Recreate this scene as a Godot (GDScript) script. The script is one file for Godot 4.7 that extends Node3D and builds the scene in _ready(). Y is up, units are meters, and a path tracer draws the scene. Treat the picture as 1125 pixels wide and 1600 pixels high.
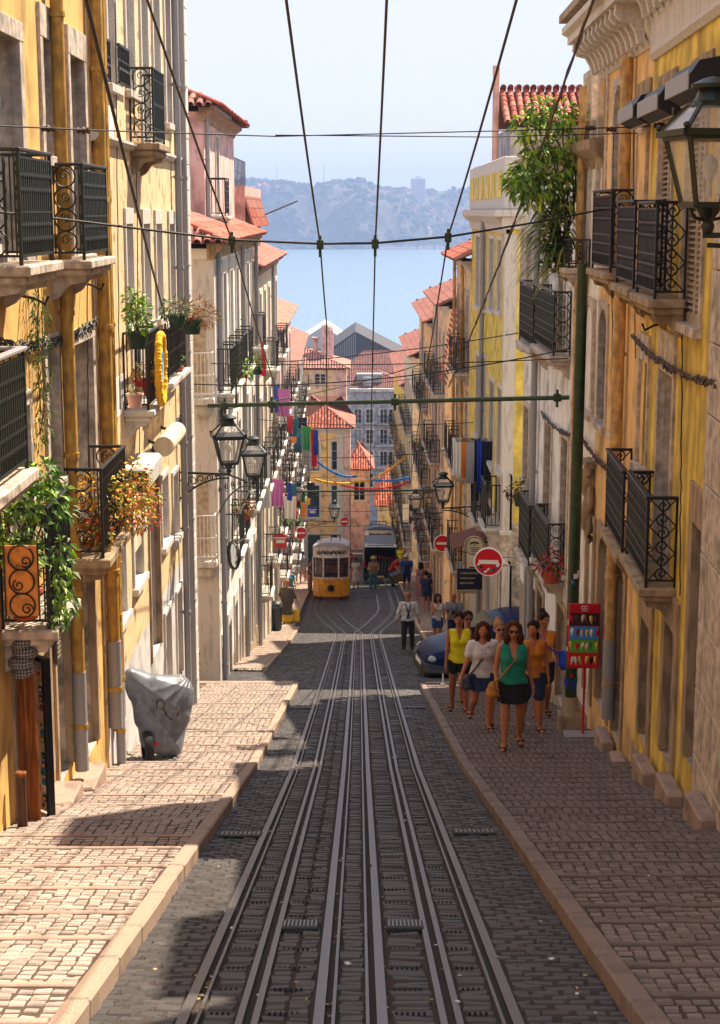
extends Node3D
# A steep street with funicular rails running down to a wide river, built in metres round the photographer's eye (the origin; -z is down the street).
var R := RandomNumberGenerator.new()
var M := {}
var T := {}
var used := {}

class B:
	var v := PackedVector3Array()
	var n := PackedVector3Array()
	var c := PackedColorArray()
	var uv := PackedVector2Array()
	var tint := Color.WHITE
	var colored := false
	var mapped := false
	func tri(p: Vector3, q: Vector3, r: Vector3, np: Vector3, nq: Vector3, nr: Vector3) -> void:
		if (q - p).cross(r - p).dot(np + nq + nr) > 0.0:
			v.append(p); v.append(r); v.append(q)
			n.append(np); n.append(nr); n.append(nq)
		else:
			v.append(p); v.append(q); v.append(r)
			n.append(np); n.append(nq); n.append(nr)
		if colored:
			c.append(tint); c.append(tint); c.append(tint)
	func face(p: Vector3, q: Vector3, r: Vector3, s: Vector3, nn: Vector3) -> void:
		tri(p, q, r, nn, nn, nn); tri(p, r, s, nn, nn, nn)
	func facen(p: Vector3, q: Vector3, r: Vector3, s: Vector3) -> void:
		var nn := (r - p).cross(s - q).normalized()
		tri(p, q, r, nn, nn, nn); tri(p, r, s, nn, nn, nn)
	func box(a: Vector3, b: Vector3) -> void:
		var x0 := minf(a.x, b.x); var x1 := maxf(a.x, b.x)
		var y0 := minf(a.y, b.y); var y1 := maxf(a.y, b.y)
		var z0 := minf(a.z, b.z); var z1 := maxf(a.z, b.z)
		face(Vector3(x0, y0, z0), Vector3(x0, y1, z0), Vector3(x0, y1, z1), Vector3(x0, y0, z1), Vector3.LEFT)
		face(Vector3(x1, y0, z0), Vector3(x1, y1, z0), Vector3(x1, y1, z1), Vector3(x1, y0, z1), Vector3.RIGHT)
		face(Vector3(x0, y0, z0), Vector3(x1, y0, z0), Vector3(x1, y0, z1), Vector3(x0, y0, z1), Vector3.DOWN)
		face(Vector3(x0, y1, z0), Vector3(x1, y1, z0), Vector3(x1, y1, z1), Vector3(x0, y1, z1), Vector3.UP)
		face(Vector3(x0, y0, z0), Vector3(x1, y0, z0), Vector3(x1, y1, z0), Vector3(x0, y1, z0), Vector3.FORWARD)
		face(Vector3(x0, y0, z1), Vector3(x1, y0, z1), Vector3(x1, y1, z1), Vector3(x0, y1, z1), Vector3.BACK)
	# box with all its edges chamfered by e
	func cbox(a: Vector3, b: Vector3, e: float) -> void:
		var lo := Vector3(minf(a.x, b.x), minf(a.y, b.y), minf(a.z, b.z))
		var hi := Vector3(maxf(a.x, b.x), maxf(a.y, b.y), maxf(a.z, b.z))
		rbox(Transform3D(Basis(), (lo + hi) * 0.5), (hi - lo), e)
	func rbox(t: Transform3D, size: Vector3, e := 0.0) -> void:
		var h := size * 0.5
		e = minf(e, minf(h.x, minf(h.y, h.z)) * 0.9)
		for ax in 3:
			var a1 := (ax + 1) % 3
			var a2 := (ax + 2) % 3
			for s in [-1.0, 1.0]:
				var q: Array[Vector3] = []
				for k in [[-1.0, -1.0], [1.0, -1.0], [1.0, 1.0], [-1.0, 1.0]]:
					var p := Vector3()
					p[ax] = s * h[ax]
					p[a1] = k[0] * (h[a1] - e)
					p[a2] = k[1] * (h[a2] - e)
					q.append(t * p)
				var nn := Vector3(); nn[ax] = s
				face(q[0], q[1], q[2], q[3], (t.basis * nn).normalized())
		if e <= 0.0:
			return
		for ax in 3:
			var a1 := (ax + 1) % 3
			var a2 := (ax + 2) % 3
			for s1 in [-1.0, 1.0]:
				for s2 in [-1.0, 1.0]:
					var p := Vector3(); var q := Vector3(); var r := Vector3(); var u := Vector3()
					p[ax] = -h[ax] + e; q[ax] = h[ax] - e; r[ax] = h[ax] - e; u[ax] = -h[ax] + e
					p[a1] = s1 * h[a1]; p[a2] = s2 * (h[a2] - e)
					q[a1] = p[a1]; q[a2] = p[a2]
					r[a1] = s1 * (h[a1] - e); r[a2] = s2 * h[a2]
					u[a1] = r[a1]; u[a2] = r[a2]
					var nn := Vector3(); nn[a1] = s1; nn[a2] = s2
					face(t * p, t * q, t * r, t * u, (t.basis * nn).normalized())
		for sx in [-1.0, 1.0]:
			for sy in [-1.0, 1.0]:
				for sz in [-1.0, 1.0]:
					var nn := (t.basis * Vector3(sx, sy, sz)).normalized()
					tri(t * Vector3(sx * h.x, sy * (h.y - e), sz * (h.z - e)), t * Vector3(sx * (h.x - e), sy * h.y, sz * (h.z - e)), t * Vector3(sx * (h.x - e), sy * (h.y - e), sz * h.z), nn, nn, nn)
	# a bar of square section from p to q
	func bar(p: Vector3, q: Vector3, w: float, h := -1.0) -> void:
		if h < 0.0: h = w
		var d := q - p
		var l := d.length()
		if l < 1e-5: return
		var z := d / l
		var x := z.cross(Vector3.UP)
		if x.length() < 0.01: x = Vector3.RIGHT if absf(z.y) > 0.5 else Vector3.UP
		x = x.normalized()
		rbox(Transform3D(Basis(x, z.cross(x).normalized() * -1.0, z) if false else Basis(x, x.cross(z) * -1.0, z), (p + q) * 0.5), Vector3(w, h, l))
	func tube(pts: Array, r, sides := 6, cap := true) -> void:
		var m := pts.size()
		if m < 2: return
		var rings := []
		var prev := Vector3.ZERO
		for i in m:
			var d: Vector3 = (pts[mini(i + 1, m - 1)] - pts[maxi(i - 1, 0)]).normalized()
			var x := prev - d * prev.dot(d)
			if x.length() < 1e-3:
				x = d.cross(Vector3.UP)
				if x.length() < 1e-2: x = d.cross(Vector3.RIGHT)
			x = x.normalized()
			prev = x
			var y := d.cross(x)
			var rr: float = r if r is float else r[i]
			var ring := []
			for k in sides:
				var a := TAU * k / sides
				ring.append([pts[i] + (x * cos(a) + y * sin(a)) * rr, x * cos(a) + y * sin(a)])
			rings.append(ring)
		for i in m - 1:
			for k in sides:
				var a = rings[i][k]; var b = rings[i][(k + 1) % sides]; var e = rings[i + 1][(k + 1) % sides]; var f = rings[i + 1][k]
				tri(a[0], b[0], e[0], a[1], b[1], e[1]); tri(a[0], e[0], f[0], a[1], e[1], f[1])
		if cap:
			for i in [0, m - 1]:
				var d: Vector3 = (pts[i] - pts[1 if i == 0 else m - 2]).normalized()
				for k in range(1, sides - 1):
					tri(rings[i][0][0], rings[i][k][0], rings[i][k + 1][0], d, d, d)
	func rod(p: Vector3, q: Vector3, r: float, sides := 6) -> void:
		tube([p, q], r, sides, true)
	# a profile of (radius, height) turned about t's y axis
	func lathe(t: Transform3D, prof: Array, sides := 12, squash := 1.0, smooth := true) -> void:
		var m := prof.size()
		for i in m - 1:
			var p: Vector2 = prof[i]; var q: Vector2 = prof[i + 1]
			var d := q - p
			if d.length() < 1e-6: continue
			var nd := Vector2(d.y, -d.x).normalized()
			var n0 := nd; var n1 := nd
			if smooth:
				if i > 0:
					var e: Vector2 = prof[i] - prof[i - 1]
					var f := Vector2(e.y, -e.x).normalized()
					if f.dot(nd) > 0.5: n0 = (nd + f).normalized()
				if i < m - 2:
					var e: Vector2 = prof[i + 2] - prof[i + 1]
					var f := Vector2(e.y, -e.x).normalized()
					if f.dot(nd) > 0.5: n1 = (nd + f).normalized()
			for k in sides:
				var a := TAU * k / sides; var b := TAU * (k + 1) / sides
				var ca := cos(a); var sa := sin(a) * squash; var cb := cos(b); var sb := sin(b) * squash
				var p0 := t * Vector3(p.x * ca, p.y, p.x * sa); var p1 := t * Vector3(p.x * cb, p.y, p.x * sb)
				var q0 := t * Vector3(q.x * ca, q.y, q.x * sa); var q1 := t * Vector3(q.x * cb, q.y, q.x * sb)
				var na := (t.basis * Vector3(n0.x * cos(a), n0.y, n0.x * sin(a))).normalized(); var nb := (t.basis * Vector3(n0.x * cos(b), n0.y, n0.x * sin(b))).normalized()
				var ma := (t.basis * Vector3(n1.x * cos(a), n1.y, n1.x * sin(a))).normalized(); var mb := (t.basis * Vector3(n1.x * cos(b), n1.y, n1.x * sin(b))).normalized()
				if p.x > 1e-6: tri(p0, p1, q1, na, nb, mb)
				if q.x > 1e-6: tri(p0, q1, q0, na, mb, ma)
	# a polygon in t's xy plane, pushed from z0 to z1
	func prism(t: Transform3D, poly: PackedVector2Array, z0: float, z1: float) -> void:
		var idx := Geometry2D.triangulate_polygon(poly)
		var nf := (t.basis * Vector3(0, 0, signf(z1 - z0))).normalized()
		for i in range(0, idx.size(), 3):
			tri(t * Vector3(poly[idx[i]].x, poly[idx[i]].y, z1), t * Vector3(poly[idx[i + 1]].x, poly[idx[i + 1]].y, z1), t * Vector3(poly[idx[i + 2]].x, poly[idx[i + 2]].y, z1), nf, nf, nf)
			tri(t * Vector3(poly[idx[i]].x, poly[idx[i]].y, z0), t * Vector3(poly[idx[i + 1]].x, poly[idx[i + 1]].y, z0), t * Vector3(poly[idx[i + 2]].x, poly[idx[i + 2]].y, z0), -nf, -nf, -nf)
		var cw := 1.0 if Geometry2D.is_polygon_clockwise(poly) else -1.0
		for i in poly.size():
			var a := poly[i]; var b := poly[(i + 1) % poly.size()]
			var d := b - a
			face(t * Vector3(a.x, a.y, z0), t * Vector3(b.x, b.y, z0), t * Vector3(b.x, b.y, z1), t * Vector3(a.x, a.y, z1), (t.basis * Vector3(-d.y * cw, d.x * cw, 0)).normalized())
	# a flat picture: corners p (lower left), q (lower right), r, s
	func card(p: Vector3, q: Vector3, r: Vector3, s: Vector3, nn: Vector3) -> void:
		mapped = true
		var uvs := {p: Vector2(0, 1), q: Vector2(1, 1), r: Vector2(1, 0), s: Vector2(0, 0)}
		var at := v.size()
		face(p, q, r, s, nn)
		uv.resize(v.size())
		for i in range(at, v.size()): uv[i] = uvs[v[i]]
	func ball(t: Transform3D, r: Vector3, su := 10, sv := 7) -> void:
		var prof := []
		for i in sv + 1:
			var a := -PI / 2 + PI * i / sv
			prof.append(Vector2(cos(a), sin(a)))
		var o := B.new()
		o.lathe(Transform3D(), prof, su)
		for i in o.v.size():
			v.append(t * (o.v[i] * r))
			n.append((t.basis * (o.n[i] / r)).normalized())
			if colored: c.append(tint)
	func mesh() -> ArrayMesh:
		var a := []
		a.resize(Mesh.ARRAY_MAX)
		a[Mesh.ARRAY_VERTEX] = v
		a[Mesh.ARRAY_NORMAL] = n
		if colored: a[Mesh.ARRAY_COLOR] = c
		if mapped:
			uv.resize(v.size())
			a[Mesh.ARRAY_TEX_UV] = uv
		var m := ArrayMesh.new()
		m.add_surface_from_arrays(Mesh.PRIMITIVE_TRIANGLES, a)
		return m

func numbered(called: String) -> String:
	if not used.has(called):
		used[called] = 0
		return called
	used[called] += 1
	return "%s_%03d" % [called, used[called]]

func tag(o: Node3D, label: String, category := "", group := "", kind := "") -> Node3D:
	if label: o.set_meta("label", label)
	if category: o.set_meta("category", category)
	if group: o.set_meta("group", group)
	if kind: o.set_meta("kind", kind)
	return o

func thing(called: String, label: String, category: String, at := Vector3.ZERO, group := "", turn := 0.0) -> Node3D:
	var o := Node3D.new()
	o.name = numbered(called)
	add_child(o)
	o.position = at
	o.rotation.y = turn
	return tag(o, label, category, group)

# one named mesh under parent (the scene itself for a thing that is one mesh)
func put(called: String, b: B, mat: Material, parent: Node = self, at := Transform3D()) -> MeshInstance3D:
	return putm(called, b.mesh(), mat, parent, at)

func putm(called: String, me: Mesh, mat: Material, parent: Node = self, at := Transform3D()) -> MeshInstance3D:
	var o := MeshInstance3D.new()
	o.name = numbered(called) if parent == self else called
	o.mesh = me
	o.material_override = mat
	o.transform = at
	parent.add_child(o, true)
	return o

func copies(called: String, me: Mesh, mat: Material, where: Array, tints: Array, parent: Node) -> MultiMeshInstance3D:
	var mm := MultiMesh.new()
	mm.transform_format = MultiMesh.TRANSFORM_3D
	mm.use_colors = true
	mm.mesh = me
	mm.instance_count = where.size()
	for i in where.size():
		mm.set_instance_transform(i, where[i])
		mm.set_instance_color(i, tints[i])
	var o := MultiMeshInstance3D.new()
	o.name = called
	o.multimesh = mm
	o.material_override = mat
	parent.add_child(o, true)
	o.set_meta("kind", "stuff")
	return o

func srgb(h: String) -> Color:
	return Color.html(h)

func noise_tex(called: String, type: int, freq: float, oct: int, lo: float, hi: float, size := 512, sd := 1, p0 := 0.0, p1 := 1.0) -> NoiseTexture2D:
	var fn := FastNoiseLite.new()
	fn.noise_type = type
	fn.frequency = freq
	fn.fractal_octaves = oct
	fn.seed = sd
	var g := Gradient.new()
	g.offsets = PackedFloat32Array([p0, p1])
	g.colors = PackedColorArray([Color(lo, lo, lo), Color(hi, hi, hi)])
	var t := NoiseTexture2D.new()
	t.width = size; t.height = size
	t.seamless = true
	t.noise = fn
	t.color_ramp = g
	T[called] = t
	return t

# a material with real-world base colour; scale: metres that one repeat of its noise spans
func mat(called: String, hex: String, rough := 0.9, o := {}) -> StandardMaterial3D:
	var m := StandardMaterial3D.new()
	m.resource_name = called
	m.albedo_color = srgb(hex)
	m.roughness = rough
	m.metallic = o.get("metal", 0.0)
	m.metallic_specular = o.get("spec", 0.5)
	if o.has("tex"):
		m.albedo_texture = T[o.tex]
		m.uv1_triplanar = true
		m.uv1_world_triplanar = o.get("world", true)
		var s: float = 1.0 / o.get("size", 2.0)
		m.uv1_scale = Vector3(s, s * o.get("stretch", 1.0), s)
	if o.has("over"):
		m.detail_enabled = true
		m.detail_blend_mode = BaseMaterial3D.BLEND_MODE_MUL
		m.detail_albedo = T[o.over]
		m.detail_uv_layer = BaseMaterial3D.DETAIL_UV_2
		m.uv2_triplanar = true
		m.uv2_world_triplanar = o.get("world", true)
		var s: float = 1.0 / o.get("oversize", 3.0)
		m.uv2_scale = Vector3(s, s * o.get("overstretch", 0.2), s)
	if o.has("bump"):
		m.heightmap_enabled = true
		m.heightmap_texture = T[o.bump]
		m.heightmap_scale = o.get("high", 1.0)
		if not o.has("tex"):
			m.uv1_triplanar = true
			m.uv1_world_triplanar = o.get("world", true)
			var s: float = 1.0 / o.get("size", 2.0)
			m.uv1_scale = Vector3(s, s * o.get("stretch", 1.0), s)
	if o.get("vertex", false): m.vertex_color_use_as_albedo = true
	if o.has("back"):
		m.backlight_enabled = true
		m.backlight = srgb(o.back)
	if o.has("rim"):
		m.rim_enabled = true
		m.rim = o.rim
	if o.has("coat"):
		m.clearcoat_enabled = true
		m.clearcoat = o.coat
		m.clearcoat_roughness = 0.08
	if o.has("alpha"):
		m.transparency = BaseMaterial3D.TRANSPARENCY_ALPHA
		m.albedo_color.a = o.alpha
	M[called] = m
	return m

# height of the roadway, d metres down the street
const PROF := [[0, 1.9], [18.5, 6.656], [33, 9.9], [50, 13.64], [58, 15.25], [70, 17.2], [80, 19], [110, 24.3], [140, 29.4], [170, 34], [300, 50], [420, 57]]
func gy(d: float) -> float:
	for i in PROF.size() - 1:
		if d <= PROF[i + 1][0]:
			return -(PROF[i][1] + (PROF[i + 1][1] - PROF[i][1]) * (d - PROF[i][0]) / (PROF[i + 1][0] - PROF[i][0]))
	return -57.0

func P(x: float, y: float, d: float) -> Vector3:
	return Vector3(x, y, -d)

func jit(a: float) -> float:
	return R.randf_range(-a, a)

func grey(a: float, b: float) -> Color:
	var k := R.randf_range(a, b)
	return Color(k, k, k)

func textures() -> void:
	noise_tex("stain", FastNoiseLite.TYPE_SIMPLEX_SMOOTH, 0.006, 5, 0.78, 1.0, 512, 3, 0.15, 0.5)
	noise_tex("streak", FastNoiseLite.TYPE_SIMPLEX_SMOOTH, 0.012, 5, 0.88, 1.0, 512, 5, 0.15, 0.42)
	noise_tex("soft", FastNoiseLite.TYPE_SIMPLEX_SMOOTH, 0.01, 4, 0.8, 1.0, 512, 7, 0.2, 0.75)
	noise_tex("grain", FastNoiseLite.TYPE_SIMPLEX, 0.05, 4, 0.88, 1.0, 512, 9, 0.2, 0.8)
	noise_tex("fine", FastNoiseLite.TYPE_SIMPLEX, 0.12, 3, 0.0, 1.0, 512, 11, 0.1, 0.9)
	noise_tex("peel", FastNoiseLite.TYPE_SIMPLEX_SMOOTH, 0.014, 5, 0.75, 1.0, 512, 13, 0.24, 0.34)
	noise_tex("wood", FastNoiseLite.TYPE_SIMPLEX, 0.03, 4, 0.55, 1.0, 512, 15, 0.2, 0.8)
	noise_tex("rust", FastNoiseLite.TYPE_SIMPLEX, 0.02, 5, 0.8, 1.0, 512, 17, 0.3, 0.6)
	noise_tex("ripple", FastNoiseLite.TYPE_SIMPLEX, 0.03, 4, 0.0, 1.0, 512, 19)
func setup() -> void:
	var cam := Camera3D.new()
	cam.name = "camera"
	cam.fov = 35.49
	cam.near = 0.1
	cam.far = 9000.0
	cam.rotation_degrees = Vector3(-10.65, -0.03, 0.0)
	cam.current = true
	add_child(cam)
	var env := Environment.new()
	env.background_mode = Environment.BG_SKY
	var sky := Sky.new()
	var sm := ProceduralSkyMaterial.new()
	sm.sky_top_color = Color(0.545, 0.575, 0.645)
	sm.sky_horizon_color = Color(0.635, 0.637, 0.655)
	sm.sky_curve = 0.16
	sm.ground_bottom_color = Color(0.45, 0.42, 0.4)
	sm.ground_horizon_color = Color(0.6, 0.62, 0.66)
	sm.sky_energy_multiplier = 1.0
	sm.sun_angle_max = 8.0
	sky.sky_material = sm
	env.sky = sky
	env.background_energy_multiplier = 1.0
	env.tonemap_mode = Environment.TONE_MAPPER_LINEAR
	env.tonemap_exposure = 3.05
	env.sdfgi_enabled = true
	env.ssao_enabled = true
	env.ssil_enabled = true
	env.fog_enabled = true
	env.fog_density = 0.00036
	env.fog_light_color = Color(0.70, 0.81, 1.0)
	var we := WorldEnvironment.new()
	we.name = "daylight"
	we.environment = env
	add_child(we)
	var sun := DirectionalLight3D.new()
	sun.name = "sun"
	sun.light_energy = 1.22
	sun.light_color = Color(1.0, 0.93, 0.83)
	sun.light_angular_distance = 0.5
	sun.shadow_enabled = true
	var az := deg_to_rad(42.0)
	var el := deg_to_rad(55.0)
	var to := Vector3(sin(az) * cos(el), sin(el), -cos(az) * cos(el))
	add_child(sun)
	sun.look_at_from_position(to * 100.0, Vector3.ZERO, Vector3.UP)

func materials() -> void:
	mat("mortar", "#3a312c", 1.0, {"tex": "grain", "size": 0.6})
	mat("mortar_light", "#4f4036", 1.0, {"tex": "grain", "size": 0.6})
	mat("sett", "#ffffff", 0.5, {"tex": "grain", "size": 0.5, "vertex": true, "bump": "fine", "high": 0.25})
	mat("limestone_bit", "#ffffff", 0.75, {"tex": "grain", "size": 0.4, "vertex": true, "bump": "fine", "high": 0.25})
	for i in 6:
		var k := 0.8 + 0.08 * i
		var m: StandardMaterial3D = M.sett.duplicate()
		m.vertex_color_use_as_albedo = false
		m.albedo_color = Color(0.052 * k, 0.044 * k, 0.042 * k).linear_to_srgb()
		M["sett%d" % i] = m
		m = M.limestone_bit.duplicate()
		m.vertex_color_use_as_albedo = false
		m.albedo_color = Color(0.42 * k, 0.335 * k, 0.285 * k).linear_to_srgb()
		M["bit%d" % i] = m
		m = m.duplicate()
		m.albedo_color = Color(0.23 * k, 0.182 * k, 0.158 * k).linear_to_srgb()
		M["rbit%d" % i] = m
	mat("kerb", "#a8917f", 0.7, {"tex": "grain", "size": 0.7, "over": "stain", "oversize": 2.0, "overstretch": 1.0, "bump": "fine", "high": 0.3})
	mat("strip", "#ab9283", 0.7, {"tex": "grain", "size": 0.5, "over": "stain", "oversize": 1.5, "overstretch": 1.0})
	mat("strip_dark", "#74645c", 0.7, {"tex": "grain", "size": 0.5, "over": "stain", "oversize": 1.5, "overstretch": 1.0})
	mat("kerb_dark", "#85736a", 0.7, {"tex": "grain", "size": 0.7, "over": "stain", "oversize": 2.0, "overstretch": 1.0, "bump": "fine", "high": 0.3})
	mat("rail", "#77716f", 0.38, {"metal": 0.7, "tex": "grain", "size": 0.5})
	mat("groove", "#14110f", 0.95)
	mat("iron_dark", "#23211f", 0.6, {"metal": 0.4})
	mat("leaf_litter", "#ffffff", 0.9, {"vertex": true})
	mat("soil", "#5c5144", 1.0, {"tex": "stain", "size": 30.0})
	mat("river", "#6d8899", 0.28, {"spec": 0.5, "bump": "ripple", "size": 60.0, "stretch": 1.0, "high": 60.0})

# ground ------------------------------------------------------------------
func strip_sheet(b: B, x0: float, x1: float, d0: float, d1: float, lift: float, step := 0.5) -> void:
	var d := d0
	while d < d1 - 1e-4:
		var e := minf(d + step, d1)
		b.facen(P(x0, gy(d) + lift, d), P(x1, gy(d) + lift, d), P(x1, gy(e) + lift, e), P(x0, gy(e) + lift, e))
		d = e

func stone_mesh(sx: float, sz: float, e: float, deep: float) -> ArrayMesh:
	var b := B.new()
	var x := sx / 2; var z := sz / 2
	var k := []
	for q in [[-1, -1], [1, -1], [1, 1], [-1, 1]]:
		k.append(Vector2(q[0] * (x - e) + jit(e * 0.5), q[1] * (z - e) + jit(e * 0.5)))
	var o := [Vector2(-x, -z), Vector2(x, -z), Vector2(x, z), Vector2(-x, z)]
	var top := []; var low := []
	for i in 4:
		top.append(Vector3(k[i].x, jit(0.003), k[i].y)); low.append(Vector3(o[i].x + jit(e * 0.3), -deep, o[i].y + jit(e * 0.3)))
	b.face(top[0], top[1], top[2], top[3], Vector3.UP)
	for i in 4:
		var j := (i + 1) % 4
		var m: Vector2 = (o[i] + o[j]).normalized()
		b.face(low[i], low[j], top[j], top[i], Vector3(m.x, 1.0, m.y).normalized())
	return b.mesh()

func slope_basis(d: float, extra := 0.0) -> Basis:
	var s := (gy(d + 0.2) - gy(d - 0.2)) / 0.4 + extra
	var z := Vector3(0, -s, 1).normalized()
	return Basis(Vector3.RIGHT, z.cross(Vector3.RIGHT), z)

func steps(d0: float, d1: float, lo: float, hi: float) -> Array:
	var a := [d0]
	while a[-1] < d1 - hi:
		a.append(a[-1] + R.randf_range(lo, hi))
	a.append(d1)
	return a

# one pavement of small stones between cross strips, with its kerb
func pavement(called: String, xin: float, xout: float, d0: float, d1: float, lo: float, hi: float, from_d: float, tint: Color, rise := 0.09, lean := 0.0, bits := "bit", many := 300, kerbw := 0.12, mort := "mortar_light") -> void:
	var root := thing(called, "", "")
	root.set_meta("kind", "structure")
	var side := signf(xout)
	var base := B.new()
	var st := steps(d0, d1, lo, hi)
	var saw := 0.016
	var shapes := []
	for i in 4: shapes.append(stone_mesh(0.080 + jit(0.004), 0.082 + jit(0.005), 0.006, 0.05))
	var where := []; var tints := []
	var singles := 0
	var xk := xin + side * kerbw
	for i in st.size() - 1:
		var a: float = st[i]; var e: float = st[i + 1]
		var sl := 2.0 * saw / (e - a)
		var ya := gy(a) + rise - saw; var ye := gy(e) + rise + saw
		base.facen(P(xk, ya - 0.008, a), P(xout + side * 0.5, ya - 0.008, a), P(xout + side * 0.5, ye - 0.008, e), P(xk, ye - 0.008, e))
		var sb := B.new()
		sb.rbox(Transform3D(slope_basis(e, -sl), P((xk + xout) * 0.5 + side * 0.2, ye - 0.055, e - 0.045)), Vector3(absf(xout - xk) + 0.4, 0.13, 0.09), 0.008)
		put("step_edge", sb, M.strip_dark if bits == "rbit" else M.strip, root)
		var rows := int((e - a - 0.09) / 0.085)
		if rows < 1: continue
		var pitch := (e - a - 0.09) / rows
		for r in rows:
			var d := a + (r + 0.5) * pitch
			var x := absf(xk) + 0.044 + lean * sin(d * 2.3)
			while x < absf(xout) + 0.12:
				if x < absf(xk) + 0.025:
					x += 0.083
					continue
				var f := (d - a) / (e - a)
				var pos := P(side * x + jit(0.006), lerpf(ya, ye, f) + jit(0.003), d + jit(0.008) + 0.006 * sin(x * 7.0 + r * 0.3))
				var bb := (slope_basis(d, -sl) * Basis.from_euler(Vector3(jit(0.03), jit(0.1), jit(0.03)))).scaled_local(Vector3(R.randf_range(0.86, 1.05), 1, R.randf_range(0.86, 1.06)))
				var seen := absf(side * x) < d * 0.24
				if d > from_d and seen and singles < many:
					singles += 1
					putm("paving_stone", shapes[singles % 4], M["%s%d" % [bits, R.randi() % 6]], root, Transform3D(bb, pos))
				else:
					where.append(Transform3D(bb, pos))
					var k := R.randf_range(0.8, 1.2)
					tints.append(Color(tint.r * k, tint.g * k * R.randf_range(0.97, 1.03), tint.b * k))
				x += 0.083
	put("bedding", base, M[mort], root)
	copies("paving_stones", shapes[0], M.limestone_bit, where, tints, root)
	var d := d0
	while d < d1:
		var l := minf(R.randf_range(0.8, 1.25), d1 - d)
		var kb := B.new()
		var c := d + l * 0.5
		kb.rbox(Transform3D(slope_basis(c), P(xin + side * kerbw * 0.5 + jit(0.004), gy(c) + rise - 0.145 + 0.006 + jit(0.003), c)), Vector3(kerbw, 0.3, (l - 0.012) / cos(atan(0.23))), 0.014)
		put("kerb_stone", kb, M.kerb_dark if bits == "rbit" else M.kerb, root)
		d += l
	# the kerb turns the corner at the cross street
	var kc := B.new()
	kc.box(P(xk, gy(d1) - 0.3, d1 - 0.001), P(xout + side * 0.6, gy(d1) + rise + 0.004, d1 + 0.14))
	put("kerb_stone", kc, M.kerb, root)

# sideways place of each rail: [near, in the passing loop]
const RAILS := [[-0.785, -1.87, 0], [-0.51, -1.52, 1], [0.085, -0.97, 0], [-0.165, 0.83, 0], [0.42, 1.42, 1], [0.70, 1.74, 0]]
func rail_x(k: int, d: float) -> float:
	var f := smoothstep(52.5, 66.0, d)
	return lerpf(RAILS[k][0], RAILS[k][1], f)

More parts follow.
